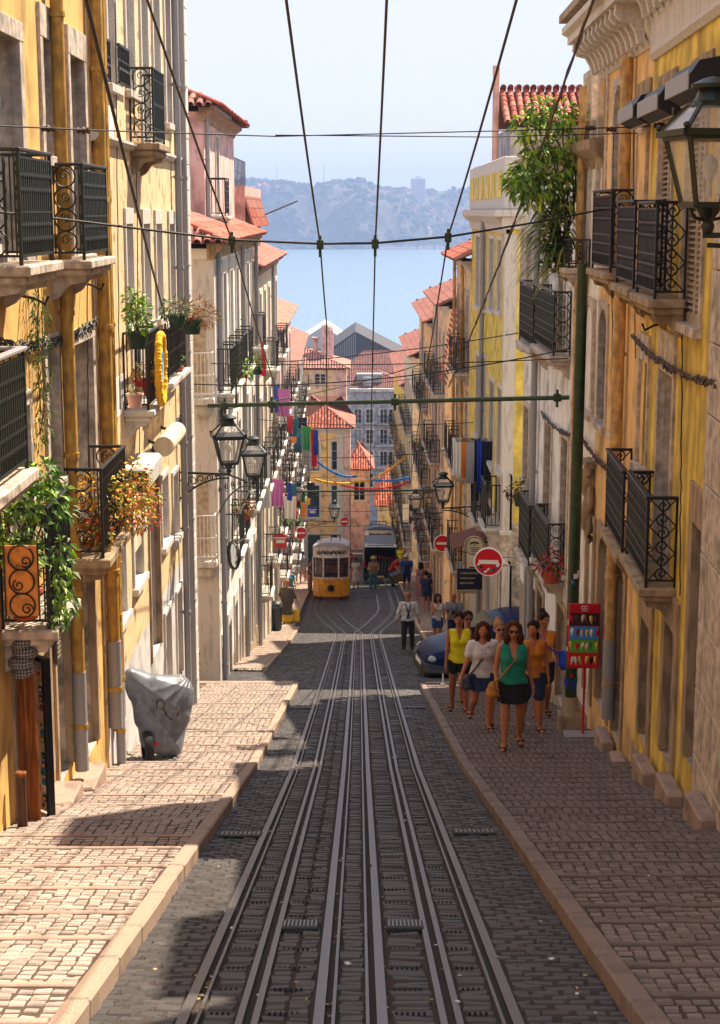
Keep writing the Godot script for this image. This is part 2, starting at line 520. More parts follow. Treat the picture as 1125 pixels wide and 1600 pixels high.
func road() -> void:
	var root := thing("road", "", "")
	root.set_meta("kind", "structure")
	var base := B.new()
	strip_sheet(base, -1.3, 1.3, 1.0, 31.6, -0.012)
	strip_sheet(base, -2.5, 2.5, 36.0, 140.0, -0.012, 1.0)
	strip_sheet(base, -3.6, 3.6, 31.6, 36.0, -0.012)
	put("bedding", base, M.mortar, root)
	var shapes := []
	for i in 4: shapes.append(stone_mesh(0.15 + jit(0.012), 0.092 + jit(0.006), 0.012, 0.05))
	var where := []; var tints := []
	var singles := 0
	var d := 4.0
	var row := 0
	while d < 100.0:
		var half := 1.24
		if d > 31.5 and d < 36.1: half = 3.3
		elif d > 36.1: half = 2.2
		var xs := []
		for k in 6: xs.append(rail_x(k, d))
		xs.sort()
		var ends := [-half]
		for q in xs:
			ends.append(q - 0.056); ends.append(q + 0.058)
		ends.append(half)
		var spots := []
		for e in range(0, 14, 2):
			var a: float = ends[e]; var w: float = ends[e + 1] - a
			if w < 0.05: continue
			var odd := row % 2 == 1 and w > 0.28
			var n := maxi(1, roundi(w / 0.148))
			var sw := w / n
			for i in n: spots.append([a + sw * (i + 0.5), sw / 0.152])
			if odd:
				var off := sw * 0.5
				spots.resize(spots.size() - 1)
				for i in n - 1: spots[spots.size() - 1 - i][0] += off
				spots.append([a + off * 0.5, sw * 0.5 / 0.152]); spots.append([a + w - off * 0.5, sw * 0.5 / 0.152])
		for sp in spots:
			var x: float = sp[0]
			if true:
				var pos := P(x + jit(0.012), gy(d) + jit(0.006), d + jit(0.008))
				var bb := (slope_basis(d) * Basis.from_euler(Vector3(jit(0.07), jit(0.08), jit(0.05)))).scaled_local(Vector3(sp[1] * R.randf_range(0.93, 1.0), 1, R.randf_range(0.88, 1.04)))
				if d > 6.75 and singles < 300:
					singles += 1
					putm("sett", shapes[singles % 4], M["sett%d" % (R.randi() % 6)], root, Transform3D(bb, pos))
				else:
					where.append(Transform3D(bb, pos))
					var k := R.randf_range(0.7, 1.3)
					tints.append(Color(0.052 * k, 0.044 * k, 0.042 * k))
		d += 0.1
		row += 1
	copies("setts", shapes[0], M.sett, where, tints, root)
	# rails with their grooves, and the two cable slots
	for k in 6:
		var b := B.new()
		var g := B.new()
		var dd := 1.5
		var slot: bool = RAILS[k][2] == 1
		var inner := -1.0 if k in [2, 5] else 1.0
		while dd < 118.0:
			var e := dd + (0.5 if dd < 50.0 or dd > 68.0 else 0.25)
			var xa := rail_x(k, dd); var xb := rail_x(k, e)
			var bands := [[-0.052, -0.02], [0.02, 0.052]] if slot else [[-0.045, 0.004], [0.038, 0.054]]
			for q in bands:
				var l: float = q[0] * inner; var h: float = q[1] * inner
				var p0 := P(xa + l, gy(dd) + 0.014, dd); var p1 := P(xa + h, gy(dd) + 0.014, dd); var p2 := P(xb + h, gy(e) + 0.014, e); var p3 := P(xb + l, gy(e) + 0.014, e)
				b.facen(p0, p1, p2, p3)
				var dn := Vector3(0, -0.07, 0)
				b.facen(p0, p3, p3 + dn, p0 + dn); b.facen(p1, p2, p2 + dn, p1 + dn)
			var w0: float = -0.056; var w1: float = 0.058
			var s := -0.055 if slot else -0.03
			g.facen(P(xa + w0 * inner, gy(dd) + s, dd), P(xa + w1 * inner, gy(dd) + s, dd), P(xb + w1 * inner, gy(e) + s, e), P(xb + w0 * inner, gy(e) + s, e))
			dd = e
		var rl := put("cable_slot" if slot else "rail", b, M.rail, root)
		put("groove", g, M.groove, rl)
	# iron grids let into the track bed, in rows
	var tie := B.new()
	d = 5.0
	while d < 50.0:
		for span in [[-0.70, -0.58], [-0.43, -0.25], [0.16, 0.34], [0.50, 0.62]]:
			var n := int((span[1] - span[0]) / 0.026)
			for i in n:
				tie.rbox(Transform3D(slope_basis(d), P(span[0] + 0.013 + i * 0.026, gy(d) + 0.003, d)), Vector3(0.011, 0.016, 0.026))
		d += 0.47
	put("iron_grids", tie, M.iron_dark, root).set_meta("kind", "stuff")
	# drain grates by the kerbs
	for q in [[-1.0, 12.75], [0.98, 12.9], [-1.0, 26.6], [0.98, 26.7], [-0.35, 8.9], [0.27, 8.9]]:
		var gr := B.new()
		var w := 0.36 if absf(q[0]) > 0.5 else 0.22
		gr.rbox(Transform3D(slope_basis(q[1]), P(q[0], gy(q[1]) + 0.004, q[1])), Vector3(w, 0.03, 0.26), 0.005)
		var grate := put("drain_grate", gr, M.iron_dark, root)
		var bars := B.new()
		for i in 9:
			bars.rbox(Transform3D(slope_basis(q[1]), P(q[0] + (i - 4) * w * 0.105, gy(q[1]) + 0.022, q[1])), Vector3(w * 0.05, 0.014, 0.2))
		put("bar", bars, M.rail, grate)

func litter() -> void:
	var b := B.new()
	b.colored = true
	for i in 420:
		var d := 6.8 + pow(R.randf(), 1.6) * 24.0
		var x := R.randf_range(-1.2, 1.2)
		var up := 0.022
		if R.randf() < 0.55:
			x = rail_x(R.randi() % 6, d) + 0.026 + jit(0.02)
			up = 0.004
		elif R.randf() < 0.25:
			x = R.randf_range(1.45, 2.9); up = 0.15
		b.tint = [Color(0.25, 0.13, 0.04), Color(0.45, 0.3, 0.16), Color(0.6, 0.58, 0.54), Color(0.3, 0.28, 0.1), Color(0.13, 0.07, 0.03)][R.randi() % 5]
		var t := Transform3D(slope_basis(d) * Basis(Vector3.UP, R.randf() * TAU), P(x, gy(d) + up, d))
		var w := R.randf_range(0.008, 0.022)
		b.facen(t * Vector3(-w, 0, 0), t * Vector3(0, jit(0.008), -w * 0.6), t * Vector3(w, 0.004, 0), t * Vector3(0, jit(0.01), w * 0.6))
	tag(put("litter", b, M.leaf_litter), "", "", "", "stuff")

func ground() -> void:
	var root := thing("ground", "", "")
	root.set_meta("kind", "structure")
	var b := B.new()
	var ds := [-40.0, -10.0, 1.0, 18.5, 31.4, 36.2, 50.0, 80.0, 110.0, 140.0, 170.0, 230.0, 300.0, 360.0, 420.0]
	for i in ds.size() - 1:
		var ya := gy(maxf(ds[i], 0.0)) - 0.1 - 0.2; var yb := gy(maxf(ds[i + 1], 0.0)) - 0.1 - 0.2
		b.facen(P(-260, ya, ds[i]), P(260, ya, ds[i]), P(260, yb, ds[i + 1]), P(-260, yb, ds[i + 1]))
	b.facen(P(-400, -57.3, 420), P(400, -57.3, 420), P(400, -63, 425), P(-400, -63, 425))
	put("terrain", b, M.soil, root)
	# the cross street
	var cs := thing("cross_street", "", "")
	cs.set_meta("kind", "structure")
	var c := B.new()
	c.face(P(-22, gy(31.4) - 0.02, 31.4), P(-3.0, gy(31.4) - 0.02, 31.4), P(-3.0, gy(36.2) - 0.02, 36.2), P(-22, gy(36.2) - 0.02, 36.2), Vector3.UP)
	c.face(P(3.0, gy(31.4) - 0.02, 31.4), P(22, gy(31.4) - 0.02, 31.4), P(22, gy(36.2) - 0.02, 36.2), P(3.0, gy(36.2) - 0.02, 36.2), Vector3.UP)
	put("roadway", c, M.sett0, cs)
	road()
	pavement("left_pavement", -1.23, -3.0, 2.5, 31.4, 0.62, 1.15, 6.75, Color(0.42, 0.335, 0.285), 0.09, -0.012)
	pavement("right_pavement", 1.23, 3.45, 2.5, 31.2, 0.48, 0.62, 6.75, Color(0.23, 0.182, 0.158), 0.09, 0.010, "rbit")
	pavement("lower_left_pavement", -2.15, -3.1, 36.2, 56.0, 0.9, 1.3, 36.0, Color(0.47, 0.37, 0.30), 0.09, 0.0, "bit", 0)
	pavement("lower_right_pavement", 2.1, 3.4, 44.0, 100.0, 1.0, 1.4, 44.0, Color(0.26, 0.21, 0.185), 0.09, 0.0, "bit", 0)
	pavement("far_left_pavement", -2.4, -3.6, 57.0, 100.0, 1.0, 1.4, 57.0, Color(0.47, 0.37, 0.30), 0.09, 0.0, "bit", 0)
	litter()
# buildings ------------------------------------------------------------------
# A house front: u runs along the wall, y up, o out towards the street.
class House:
	var root: Node3D
	var length := 0.0
	var top := 0.0
	var low := 0.0
	var deep := 0.0
	var holes := []
	var skin: Material
	var stone: Material

func house(called: String, label: String, side: float, x0: float, d0: float, x1: float, d1: float, top: float, low: float, deep: float, skin: Material, stone: Material, category := "building", group := "") -> House:
	var h := House.new()
	var near := P(x0, 0, d0); var far := P(x1, 0, d1)
	var org := near if side < 0.0 else far
	var u := ((far - near) if side < 0.0 else (near - far)).normalized()
	h.root = thing(called, label, category, org + Vector3(0, low, 0), group)
	h.root.basis = Basis(u, Vector3.UP, u.cross(Vector3.UP))
	h.length = (far - near).length()
	h.top = top; h.low = low; h.deep = deep; h.skin = skin; h.stone = stone
	return h

func hp(h: House, called: String, b: B, m: Material, parent: Node = null) -> MeshInstance3D:
	if parent: return put(called, b, m, parent)
	return put(called, b, m, h.root, Transform3D(Basis(), Vector3(0, -h.low, 0)))

# the wall with its openings left open, their reveals, ends, back and dark inside
func walls(h: House, reveal := 0.22, dado := -99.0, dado_skin: Material = null) -> void:
	var cuts := [0.0, h.length]
	for q in h.holes:
		cuts.append(clampf(q[0], 0, h.length)); cuts.append(clampf(q[1], 0, h.length))
	cuts.sort()
	var b := B.new()
	var low := B.new()
	for i in cuts.size() - 1:
		var a: float = cuts[i]; var e: float = cuts[i + 1]
		if e - a < 1e-4: continue
		var m := (a + e) * 0.5
		var gaps := []
		for q in h.holes:
			if q[0] < m and q[1] > m: gaps.append([q[2], q[3]])
		gaps.sort_custom(func(p, q): return p[0] < q[0])
		gaps.append([h.top, h.top])
		var y := h.low
		for gp in gaps:
			var to: float = minf(gp[0], h.top)
			if to > y + 1e-4:
				var mid := clampf(dado, y, to)
				if mid > y + 1e-3: low.face(Vector3(a, y, 0), Vector3(e, y, 0), Vector3(e, mid, 0), Vector3(a, mid, 0), Vector3.BACK)
				if to > mid + 1e-3: b.face(Vector3(a, mid, 0), Vector3(e, mid, 0), Vector3(e, to, 0), Vector3(a, to, 0), Vector3.BACK)
			y = maxf(y, gp[1])
	for q in h.holes:
		var rv := B.new()
		var r := -reveal
		rv.face(Vector3(q[0], q[2], 0), Vector3(q[0], q[3], 0), Vector3(q[0], q[3], r), Vector3(q[0], q[2], r), Vector3.RIGHT)
		rv.face(Vector3(q[1], q[2], 0), Vector3(q[1], q[3], 0), Vector3(q[1], q[3], r), Vector3(q[1], q[2], r), Vector3.LEFT)
		rv.face(Vector3(q[0], q[3], 0), Vector3(q[1], q[3], 0), Vector3(q[1], q[3], r), Vector3(q[0], q[3], r), Vector3.DOWN)
		rv.face(Vector3(q[0], q[2], 0), Vector3(q[1], q[2], 0), Vector3(q[1], q[2], r), Vector3(q[0], q[2], r), Vector3.UP)
		hp(h, "reveal", rv, h.stone)
	var L := h.length; var D := -h.deep
	for x in [0.0, L]:
		b.face(Vector3(x, h.low, 0), Vector3(x, h.top, 0), Vector3(x, h.top, D), Vector3(x, h.low, D), Vector3.LEFT if x == 0.0 else Vector3.RIGHT)
	b.face(Vector3(0, h.low, D), Vector3(L, h.low, D), Vector3(L, h.top, D), Vector3(0, h.top, D), Vector3.FORWARD)
	b.face(Vector3(0, h.top, D), Vector3(L, h.top, D), Vector3(L, h.top, 0), Vector3(0, h.top, 0), Vector3.UP)
	hp(h, "wall", b, h.skin)
	if low.v.size(): hp(h, "dado", low, dado_skin)
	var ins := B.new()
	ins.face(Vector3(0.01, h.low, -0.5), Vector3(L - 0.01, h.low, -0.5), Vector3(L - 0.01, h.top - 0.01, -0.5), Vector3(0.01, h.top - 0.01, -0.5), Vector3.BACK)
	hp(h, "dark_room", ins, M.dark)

# an opening with stone round it and what fills it; kind: casement, blind, louvre, door, open
func window(h: House, u0: float, u1: float, y0: float, y1: float, kind := "casement", o := {}) -> MeshInstance3D:
	var name: String = o.get("called", "door" if kind == "door" else "window")
	h.holes.append([u0, u1, y0, y1])
	var sw: float = o.get("sw", 0.12); var pr: float = o.get("proud", 0.03); var lh: float = o.get("lintel", sw)
	var b := B.new()
	var e := 0.006
	if o.get("surround", true):
		b.cbox(Vector3(u0 - sw, y0, -0.06), Vector3(u0 + 0.004, y1, pr), e)
		b.cbox(Vector3(u1 - 0.004, y0, -0.06), Vector3(u1 + sw, y1, pr), e)
		b.cbox(Vector3(u0 - sw, y1 - 0.004, -0.06), Vector3(u1 + sw, y1 + lh, pr + 0.004), e)
		if o.get("sill", true): b.cbox(Vector3(u0 - sw - 0.03, y0 - 0.09, -0.2), Vector3(u1 + sw + 0.03, y0 + 0.004, pr + 0.05), e)
		if o.get("cap", false): b.cbox(Vector3(u0 - sw - 0.06, y1 + lh, -0.02), Vector3(u1 + sw + 0.06, y1 + lh + 0.07, pr + 0.1), e)
	if o.has("arch"):
		var rise: float = o.arch
		for s in [0, 1]:
			var poly := PackedVector2Array()
			var cx := (u0 + u1) * 0.5
			var ex := u0 if s == 0 else u1
			poly.append(Vector2(ex, y1 + 0.02))
			for k in 9:
				var a := PI * 0.5 * k / 8.0
				poly.append(Vector2(cx + (ex - cx) * cos(a), y1 - rise + rise * sin(a)))
			poly.append(Vector2(cx, y1 + 0.02))
			b.prism(Transform3D(), poly, -0.2, pr - 0.006)
	var w := hp(h, name, b, o.get("stone", h.stone))
	var deep: float = o.get("inset", 0.15)
	var fm: Material = o.get("frame", M.frame_white)
	var fw := 0.05
	if kind in ["casement", "open"]:
		var f := B.new()
		f.box(Vector3(u0, y0, -deep - 0.05), Vector3(u0 + fw, y1, -deep)); f.box(Vector3(u1 - fw, y0, -deep - 0.05), Vector3(u1, y1, -deep))
		f.box(Vector3(u0 + fw, y1 - fw, -deep - 0.05), Vector3(u1 - fw, y1, -deep)); f.box(Vector3(u0 + fw, y0, -deep - 0.05), Vector3(u1 - fw, y0 + fw * 1.6, -deep))
		var mu := (u0 + u1) * 0.5
		if kind == "casement":
			f.box(Vector3(mu - 0.035, y0 + fw, -deep - 0.045), Vector3(mu + 0.035, y1 - fw, -deep + 0.012))
			var n: int = o.get("bars", 3)
			for i in range(1, n):
				var yy := lerpf(y0, y1, float(i) / n)
				f.box(Vector3(u0 + fw, yy - 0.014, -deep - 0.04), Vector3(mu - 0.035, yy + 0.014, -deep + 0.004)); f.box(Vector3(mu + 0.035, yy - 0.014, -deep - 0.04), Vector3(u1 - fw, yy + 0.014, -deep + 0.004))
			hp(h, "frame", f, fm, w)
			for s in [[u0 + fw, mu - 0.035], [mu + 0.035, u1 - fw]]:
				var p := B.new()
				p.face(Vector3(s[0], y0 + fw, -deep - 0.025), Vector3(s[1], y0 + fw, -deep - 0.025), Vector3(s[1], y1 - fw, -deep - 0.025), Vector3(s[0], y1 - fw, -deep - 0.025), Vector3.BACK)
				hp(h, "pane", p, M.pane, w)
			if o.get("curtain", false):
				var c := B.new()
				var k := 0
				var x := u0 + fw
				while x < u1 - fw - 0.01:
					var z0 := -deep - 0.1 + (0.02 if k % 2 else 0.0); var z1 := -deep - 0.1 + (0.0 if k % 2 else 0.02)
					c.facen(Vector3(x, y0 + 0.05, z0), Vector3(minf(x + 0.06, u1 - fw), y0 + 0.05, z1), Vector3(minf(x + 0.06, u1 - fw), y1 - 0.05, z1), Vector3(x, y1 - 0.05, z0))
					x += 0.06; k += 1
				hp(h, "curtain", c, M.cloth_white, w)
		else:
			hp(h, "frame", f, fm, w)
			# one leaf folded back into the room
			var lf := B.new()
			lf.box(Vector3(u1 - fw - 0.04, y0 + 0.04, -0.48), Vector3(u1 - fw, y1 - fw, -deep - 0.05))
			hp(h, "leaf", lf, fm, w)
	elif kind == "blind":
		var drop: float = o.get("drop", 1.0)
		var yb := lerpf(y1, y0, drop)
		var s := B.new()
		s.box(Vector3(u0, y1 - 0.12, -deep - 0.1), Vector3(u1, y1, -deep + 0.03))
		var y := y1 - 0.12
		while y > yb + 0.05:
			s.facen(Vector3(u0 + 0.01, y, -deep - 0.02), Vector3(u1 - 0.01, y, -deep - 0.02), Vector3(u1 - 0.01, y - 0.042, -deep), Vector3(u0 + 0.01, y - 0.042, -deep))
			s.facen(Vector3(u0 + 0.01, y - 0.042, -deep), Vector3(u1 - 0.01, y - 0.042, -deep), Vector3(u1 - 0.01, y - 0.05, -deep - 0.02), Vector3(u0 + 0.01, y - 0.05, -deep - 0.02))
			y -= 0.05
		hp(h, "roller_shutter", s, o.get("shutter", M.shutter_white), w)
		if drop < 0.98:
			var p := B.new()
			p.face(Vector3(u0, y0, -deep - 0.06), Vector3(u1, y0, -deep - 0.06), Vector3(u1, yb + 0.1, -deep - 0.06), Vector3(u0, yb + 0.1, -deep - 0.06), Vector3.BACK)
			hp(h, "pane", p, M.pane, w)
			var f := B.new()
			f.box(Vector3(u0, y0, -deep - 0.08), Vector3(u0 + fw, yb, -deep - 0.03)); f.box(Vector3(u1 - fw, y0, -deep - 0.08), Vector3(u1, yb, -deep - 0.03)); f.box(Vector3(u0 + fw, y0, -deep - 0.08), Vector3(u1 - fw, y0 + 0.07, -deep - 0.03))
			f.box(Vector3((u0 + u1) * 0.5 - 0.03, y0 + 0.07, -deep - 0.08), Vector3((u0 + u1) * 0.5 + 0.03, yb, -deep - 0.03))
			hp(h, "frame", f, fm, w)
	elif kind == "louvre":
		for q in [[u0, (u0 + u1) * 0.5 - 0.006], [(u0 + u1) * 0.5 + 0.006, u1]]:
			var s := B.new()
			var z := -deep
			s.box(Vector3(q[0], y0, z - 0.04), Vector3(q[0] + 0.05, y1, z)); s.box(Vector3(q[1] - 0.05, y0, z - 0.04), Vector3(q[1], y1, z))
			s.box(Vector3(q[0] + 0.05, y0, z - 0.04), Vector3(q[1] - 0.05, y0 + 0.08, z)); s.box(Vector3(q[0] + 0.05, y1 - 0.06, z - 0.04), Vector3(q[1] - 0.05, y1, z))
			var lv := hp(h, "shutter", s, o.get("shutter", M.shutter_white), w)
			var sl := B.new()
			var y := y0 + 0.1
			while y < y1 - 0.08:
				sl.rbox(Transform3D(Basis(Vector3.RIGHT, 0.6), Vector3((q[0] + q[1]) * 0.5, y, z - 0.02)), Vector3(q[1] - q[0] - 0.1, 0.01, 0.06))
				y += 0.055
			tag(put("slats", sl, o.get("shutter", M.shutter_white), w), "", "", "", "stuff")
			lv.name = lv.name
	elif kind == "door":
		var dm: Material = o.get("leaf", M.wood_brown)
		var s := B.new()
		s.box(Vector3(u0, y0, -deep - 0.05), Vector3(u1, y1, -deep))
		var mu := (u0 + u1) * 0.5
		for q in [[u0 + 0.06, mu - 0.04], [mu + 0.04, u1 - 0.06]]:
			if q[1] - q[0] < 0.06: continue
			var hh := y1 - y0
			for r in [[0.06, 0.3], [0.36, 0.62], [0.68, 0.95]]:
				s.cbox(Vector3(q[0], y0 + hh * r[0], -deep - 0.01), Vector3(q[1], y0 + hh * r[1], -deep + 0.018), 0.012)
		hp(h, "leaf", s, dm, w)
		var k := B.new()
		k.ball(Transform3D(Basis(), Vector3(mu + 0.07, y0 + (y1 - y0) * 0.47, -deep + 0.05)), Vector3(0.03, 0.03, 0.03), 8, 6)
		hp(h, "handle", k, M.brass, w)
	return w

func ring(b: B, c: Vector3, ax: Vector3, ay: Vector3, r: float, w: float, from := 0.0, to := TAU, n := 12) -> void:
	var pts := []
	for i in n + 1:
		var a := lerpf(from, to, float(i) / n)
		pts.append(c + ax * (cos(a) * r) + ay * (sin(a) * r))
	b.tube(pts, w, 4, false)

func scroll(b: B, c: Vector3, ax: Vector3, ay: Vector3, r: float, w: float, turns := 1.4, from := 0.0) -> void:
	var pts := []
	var n := int(turns * 11)
	for i in n + 1:
		var f := float(i) / n
		var a := from + TAU * turns * f
		pts.append(c + (ax * cos(a) + ay * sin(a)) * r * (1.0 - 0.75 * f))
	b.tube(pts, w, 4, false)

# a balcony: slab on brackets, iron front and ends; front: lattice, bars, plain; ends: scroll, bars
func balcony(h: House, u0: float, u1: float, y: float, deep: float, high: float, o := {}) -> MeshInstance3D:
	var s := B.new()
	var t: float = o.get("thick", 0.13)
	s.cbox(Vector3(u0 - 0.05, y - t * 0.55, 0.0), Vector3(u1 + 0.05, y, deep + 0.05), 0.012)
	s.cbox(Vector3(u0, y - t, 0.0), Vector3(u1, y - t * 0.5, deep), 0.02)
	if o.get("brackets", true):
		for u in [u0 + 0.14, u1 - 0.14]:
			var poly := PackedVector2Array([Vector2(0, y - t), Vector2(deep * 0.9, y - t), Vector2(deep * 0.85, y - t - 0.06), Vector2(deep * 0.45, y - t - 0.09), Vector2(deep * 0.2, y - t - 0.2), Vector2(0, y - t - 0.24)])
			s.prism(Transform3D(Basis(Vector3.BACK, Vector3.UP, Vector3.LEFT), Vector3(u + 0.06, 0, 0)), poly, 0.0, 0.12)
	var bal := hp(h, "balcony", s, o.get("stone", h.stone))
	var iron: Material = o.get("iron", M.iron_green)
	var front: String = o.get("front", "lattice")
	var ends: String = o.get("ends", "scroll")
	var f := B.new()
	var z := deep - 0.03
	var lo := y + 0.07; var hi := y + high
	var X := Vector3.RIGHT; var Y := Vector3.UP; var Z := Vector3.BACK
	for u in [u0 + 0.02, u1 - 0.02]:
		f.box(Vector3(u - 0.014, y, z - 0.014), Vector3(u + 0.014, hi, z + 0.014))
	f.box(Vector3(u0, lo - 0.012, z - 0.008), Vector3(u1, lo + 0.012, z + 0.008))
	var sp: float = o.get("pitch", 0.085)
	var n := maxi(2, int((u1 - u0 - 0.06) / sp))
	var fl := hi - lo
	for i in n + 1:
		var u := lerpf(u0 + 0.03, u1 - 0.03, float(i) / n)
		if front == "lattice":
			f.box(Vector3(u - 0.016, lo + fl * 0.16, z - 0.008), Vector3(u + 0.016, hi - fl * 0.05, z + 0.008))
			f.box(Vector3(u - 0.007, lo, z - 0.007), Vector3(u + 0.007, lo + fl * 0.16, z + 0.007))
			for q in [0.16, 0.30, 0.64, 0.78]:
				f.rbox(Transform3D(Basis(Vector3.BACK, PI / 4), Vector3(u, lo + fl * q, z)), Vector3(0.045, 0.045, 0.022))
		else:
			f.box(Vector3(u - 0.008, lo, z - 0.008), Vector3(u + 0.008, hi, z + 0.008))
			if front == "bars" and i < n:
				var um := lerpf(u0 + 0.03, u1 - 0.03, (i + 0.5) / n)
				f.rbox(Transform3D(Basis(Vector3.BACK, PI / 4), Vector3(um, lo + fl * 0.5, z)), Vector3(0.035, 0.035, 0.012))
	if front == "lattice":
		for q in [0.16, 0.30, 0.42, 0.64, 0.78, 0.94]:
			f.box(Vector3(u0, lo + fl * q - 0.008, z - 0.01), Vector3(u1, lo + fl * q + 0.008, z + 0.01))
	else:
		for q in [0.14, 0.86]: f.box(Vector3(u0, lo + fl * q - 0.006, z - 0.006), Vector3(u1, lo + fl * q + 0.006, z + 0.006))
	hp(h, "front_railing", f, iron, bal)
	for u in [u0 + 0.02, u1 - 0.02]:
		var g := B.new()
		g.box(Vector3(u - 0.007, lo - 0.01, 0.0), Vector3(u + 0.007, lo + 0.01, z))
		g.box(Vector3(u - 0.012, y, 0.0), Vector3(u + 0.012, hi, 0.022))
		if ends == "scroll":
			var r := minf(z * 0.42, fl * 0.11)
			var k := maxi(1, int(fl / (r * 2.1)))
			for i in k:
				var c := Vector3(u, lo + fl * (i + 0.5) / k, z * 0.5)
				ring(g, c, Z, Y, minf(z * 0.46, fl * 0.5 / k), 0.008)
				scroll(g, c + Y * r * 0.2, Z, Y, r * 0.55, 0.006, 1.3, i * 2.0)
			for q in [0.06, z - 0.03]: g.box(Vector3(u - 0.006, lo, q - 0.006), Vector3(u + 0.006, hi, q + 0.006))
		elif ends == "cross":
			for i in 3:
				var c := Vector3(u, lo + fl * (i + 0.5) / 3, z * 0.5)
				for sx in [-1.0, 1.0]:
					scroll(g, c + Y * fl * 0.08 * sx, Z * sx, Y * sx, z * 0.24, 0.008, 1.3, 1.57)
				g.rod(c + Vector3(0, -fl / 6, -z * 0.45), c + Vector3(0, fl / 6, z * 0.45), 0.007, 4); g.rod(c + Vector3(0, fl / 6, -z * 0.45), c + Vector3(0, -fl / 6, z * 0.45), 0.007, 4)
			g.box(Vector3(u - 0.007, lo, z * 0.5 - 0.007), Vector3(u + 0.007, hi, z * 0.5 + 0.007))
		else:
			var m := maxi(2, int(z / 0.09))
			for i in m: g.box(Vector3(u - 0.007, lo, z * (i + 0.5) / m - 0.007), Vector3(u + 0.007, hi, z * (i + 0.5) / m + 0.007))
		hp(h, "end_railing", g, iron, bal)
	var hr := B.new()
	var hw: float = o.get("handrail", 0.02)
	hr.cbox(Vector3(u0 - 0.01, hi - 0.005, z - hw), Vector3(u1 + 0.01, hi + 0.025, z + hw), 0.006)
	for u in [u0 + 0.02, u1 - 0.02]: hr.cbox(Vector3(u - hw, hi - 0.006, 0.0), Vector3(u + hw, hi + 0.024, z - hw), 0.006)
	hp(h, "handrail", hr, o.get("railmat", iron), bal)
	return bal

func downpipe(h: House, u: float, y0: float, y1: float, r: float, o: float, m: Material, foot: Material = null) -> void:
	var b := B.new()
	b.rod(Vector3(u, y0, o), Vector3(u, y1, o), r, 10)
	var y := y0 + 0.4
	while y < y1:
		b.rod(Vector3(u, y, o), Vector3(u, y + 0.05, o), r * 1.22, 10)
		b.box(Vector3(u - 0.012, y + 0.015, -0.01), Vector3(u + 0.012, y + 0.035, o))
		y += 1.4
	var p := hp(h, "downpipe", b, m)
	if foot:
		var c := B.new()
		c.rod(Vector3(u, y0 - 0.05, o), Vector3(u, y0 + 1.0, o), r * 1.12, 10)
		hp(h, "pipe_foot", c, foot, p)

# a profile of (out, y) drawn along the wall from u0 to u1
func mould(h: House, called: String, poly: Array, u0: float, u1: float, m: Material, parent: Node = null) -> MeshInstance3D:
	var b := B.new()
	b.prism(Transform3D(Basis(Vector3.BACK, Vector3.UP, Vector3.LEFT), Vector3(u0, 0, 0)), PackedVector2Array(poly), 0.0, -(u1 - u0))
	return hp(h, called, b, m, parent)

func slab(h: House, called: String, u0: float, u1: float, y0: float, y1: float, o0: float, o1: float, m: Material, e := 0.008, parent: Node = null) -> MeshInstance3D:
	var b := B.new()
	b.cbox(Vector3(u0, y0, o0), Vector3(u1, y1, o1), e)
	return hp(h, called, b, m, parent)

# barrel tiles on a slope; t: origin at the eave, x along it, y up the slope, z out of it
func tile_mesh(r: float, l: float, n := 5) -> ArrayMesh:
	var b := B.new()
	for k in n:
		var a := PI * k / n; var e := PI * (k + 1) / n
		for q in [[1.0, 0.0, 0.86, l]]:
			var p0 := Vector3(cos(a) * r, q[1], sin(a) * r + 0.012); var p1 := Vector3(cos(e) * r, q[1], sin(e) * r + 0.012)
			var p2 := Vector3(cos(e) * r * q[2], q[3], sin(e) * r * q[2]); var p3 := Vector3(cos(a) * r * q[2], q[3], sin(a) * r * q[2])
			var na := Vector3(cos(a), 0, sin(a)); var ne := Vector3(cos(e), 0, sin(e))
			b.tri(p0, p1, p2, na, ne, ne); b.tri(p0, p2, p3, na, ne, na)
			b.facen(p0, p1, p1 * Vector3(0.8, 1, 0.8), p0 * Vector3(0.8, 1, 0.8))
	return b.mesh()

func tiles(parent: Node, t: Transform3D, w: float, hgt: float, m: StandardMaterial3D, tint: Color, singles := 0, pitch := 0.21, l := 0.36, skew0 := 0.0, skew1 := 0.0) -> void:
	var base := B.new()
	base.face(t * Vector3(0, 0, 0), t * Vector3(w, 0, 0), t * Vector3(w - skew1 * hgt, hgt, 0), t * Vector3(skew0 * hgt, hgt, 0), t.basis.z)
	put("roof_bed", base, M.tile_bed, parent)
	var me := tile_mesh(pitch * 0.42, l)
	var where := []; var tints := []
	var rows := int(hgt / (l * 0.84)) + 1
	var made := 0
	for r in rows:
		var y := r * l * 0.84
		if y > hgt - 0.08: break
		var c := 0.5
		while c * pitch < w:
			var x := c * pitch
			c += 1.0
			if x < skew0 * y or x > w - skew1 * (y + l * 0.5): continue
			var k := R.randf_range(0.72, 1.2)
			var col := Color(tint.r * k, tint.g * k * R.randf_range(0.85, 1.12), tint.b * k)
			var tr := t * Transform3D(Basis.from_euler(Vector3(0.02 + jit(0.015), jit(0.03), jit(0.03))), Vector3(x + jit(0.008), y + jit(0.012), 0.012))
			if made < singles:
				made += 1
				putm("roof_tile", me, M["tile%d" % (R.randi() % 4)], parent, tr)
			else:
				where.append(tr); tints.append(col)
	if where.size(): copies("roof_tiles", me, m, where, tints, parent)

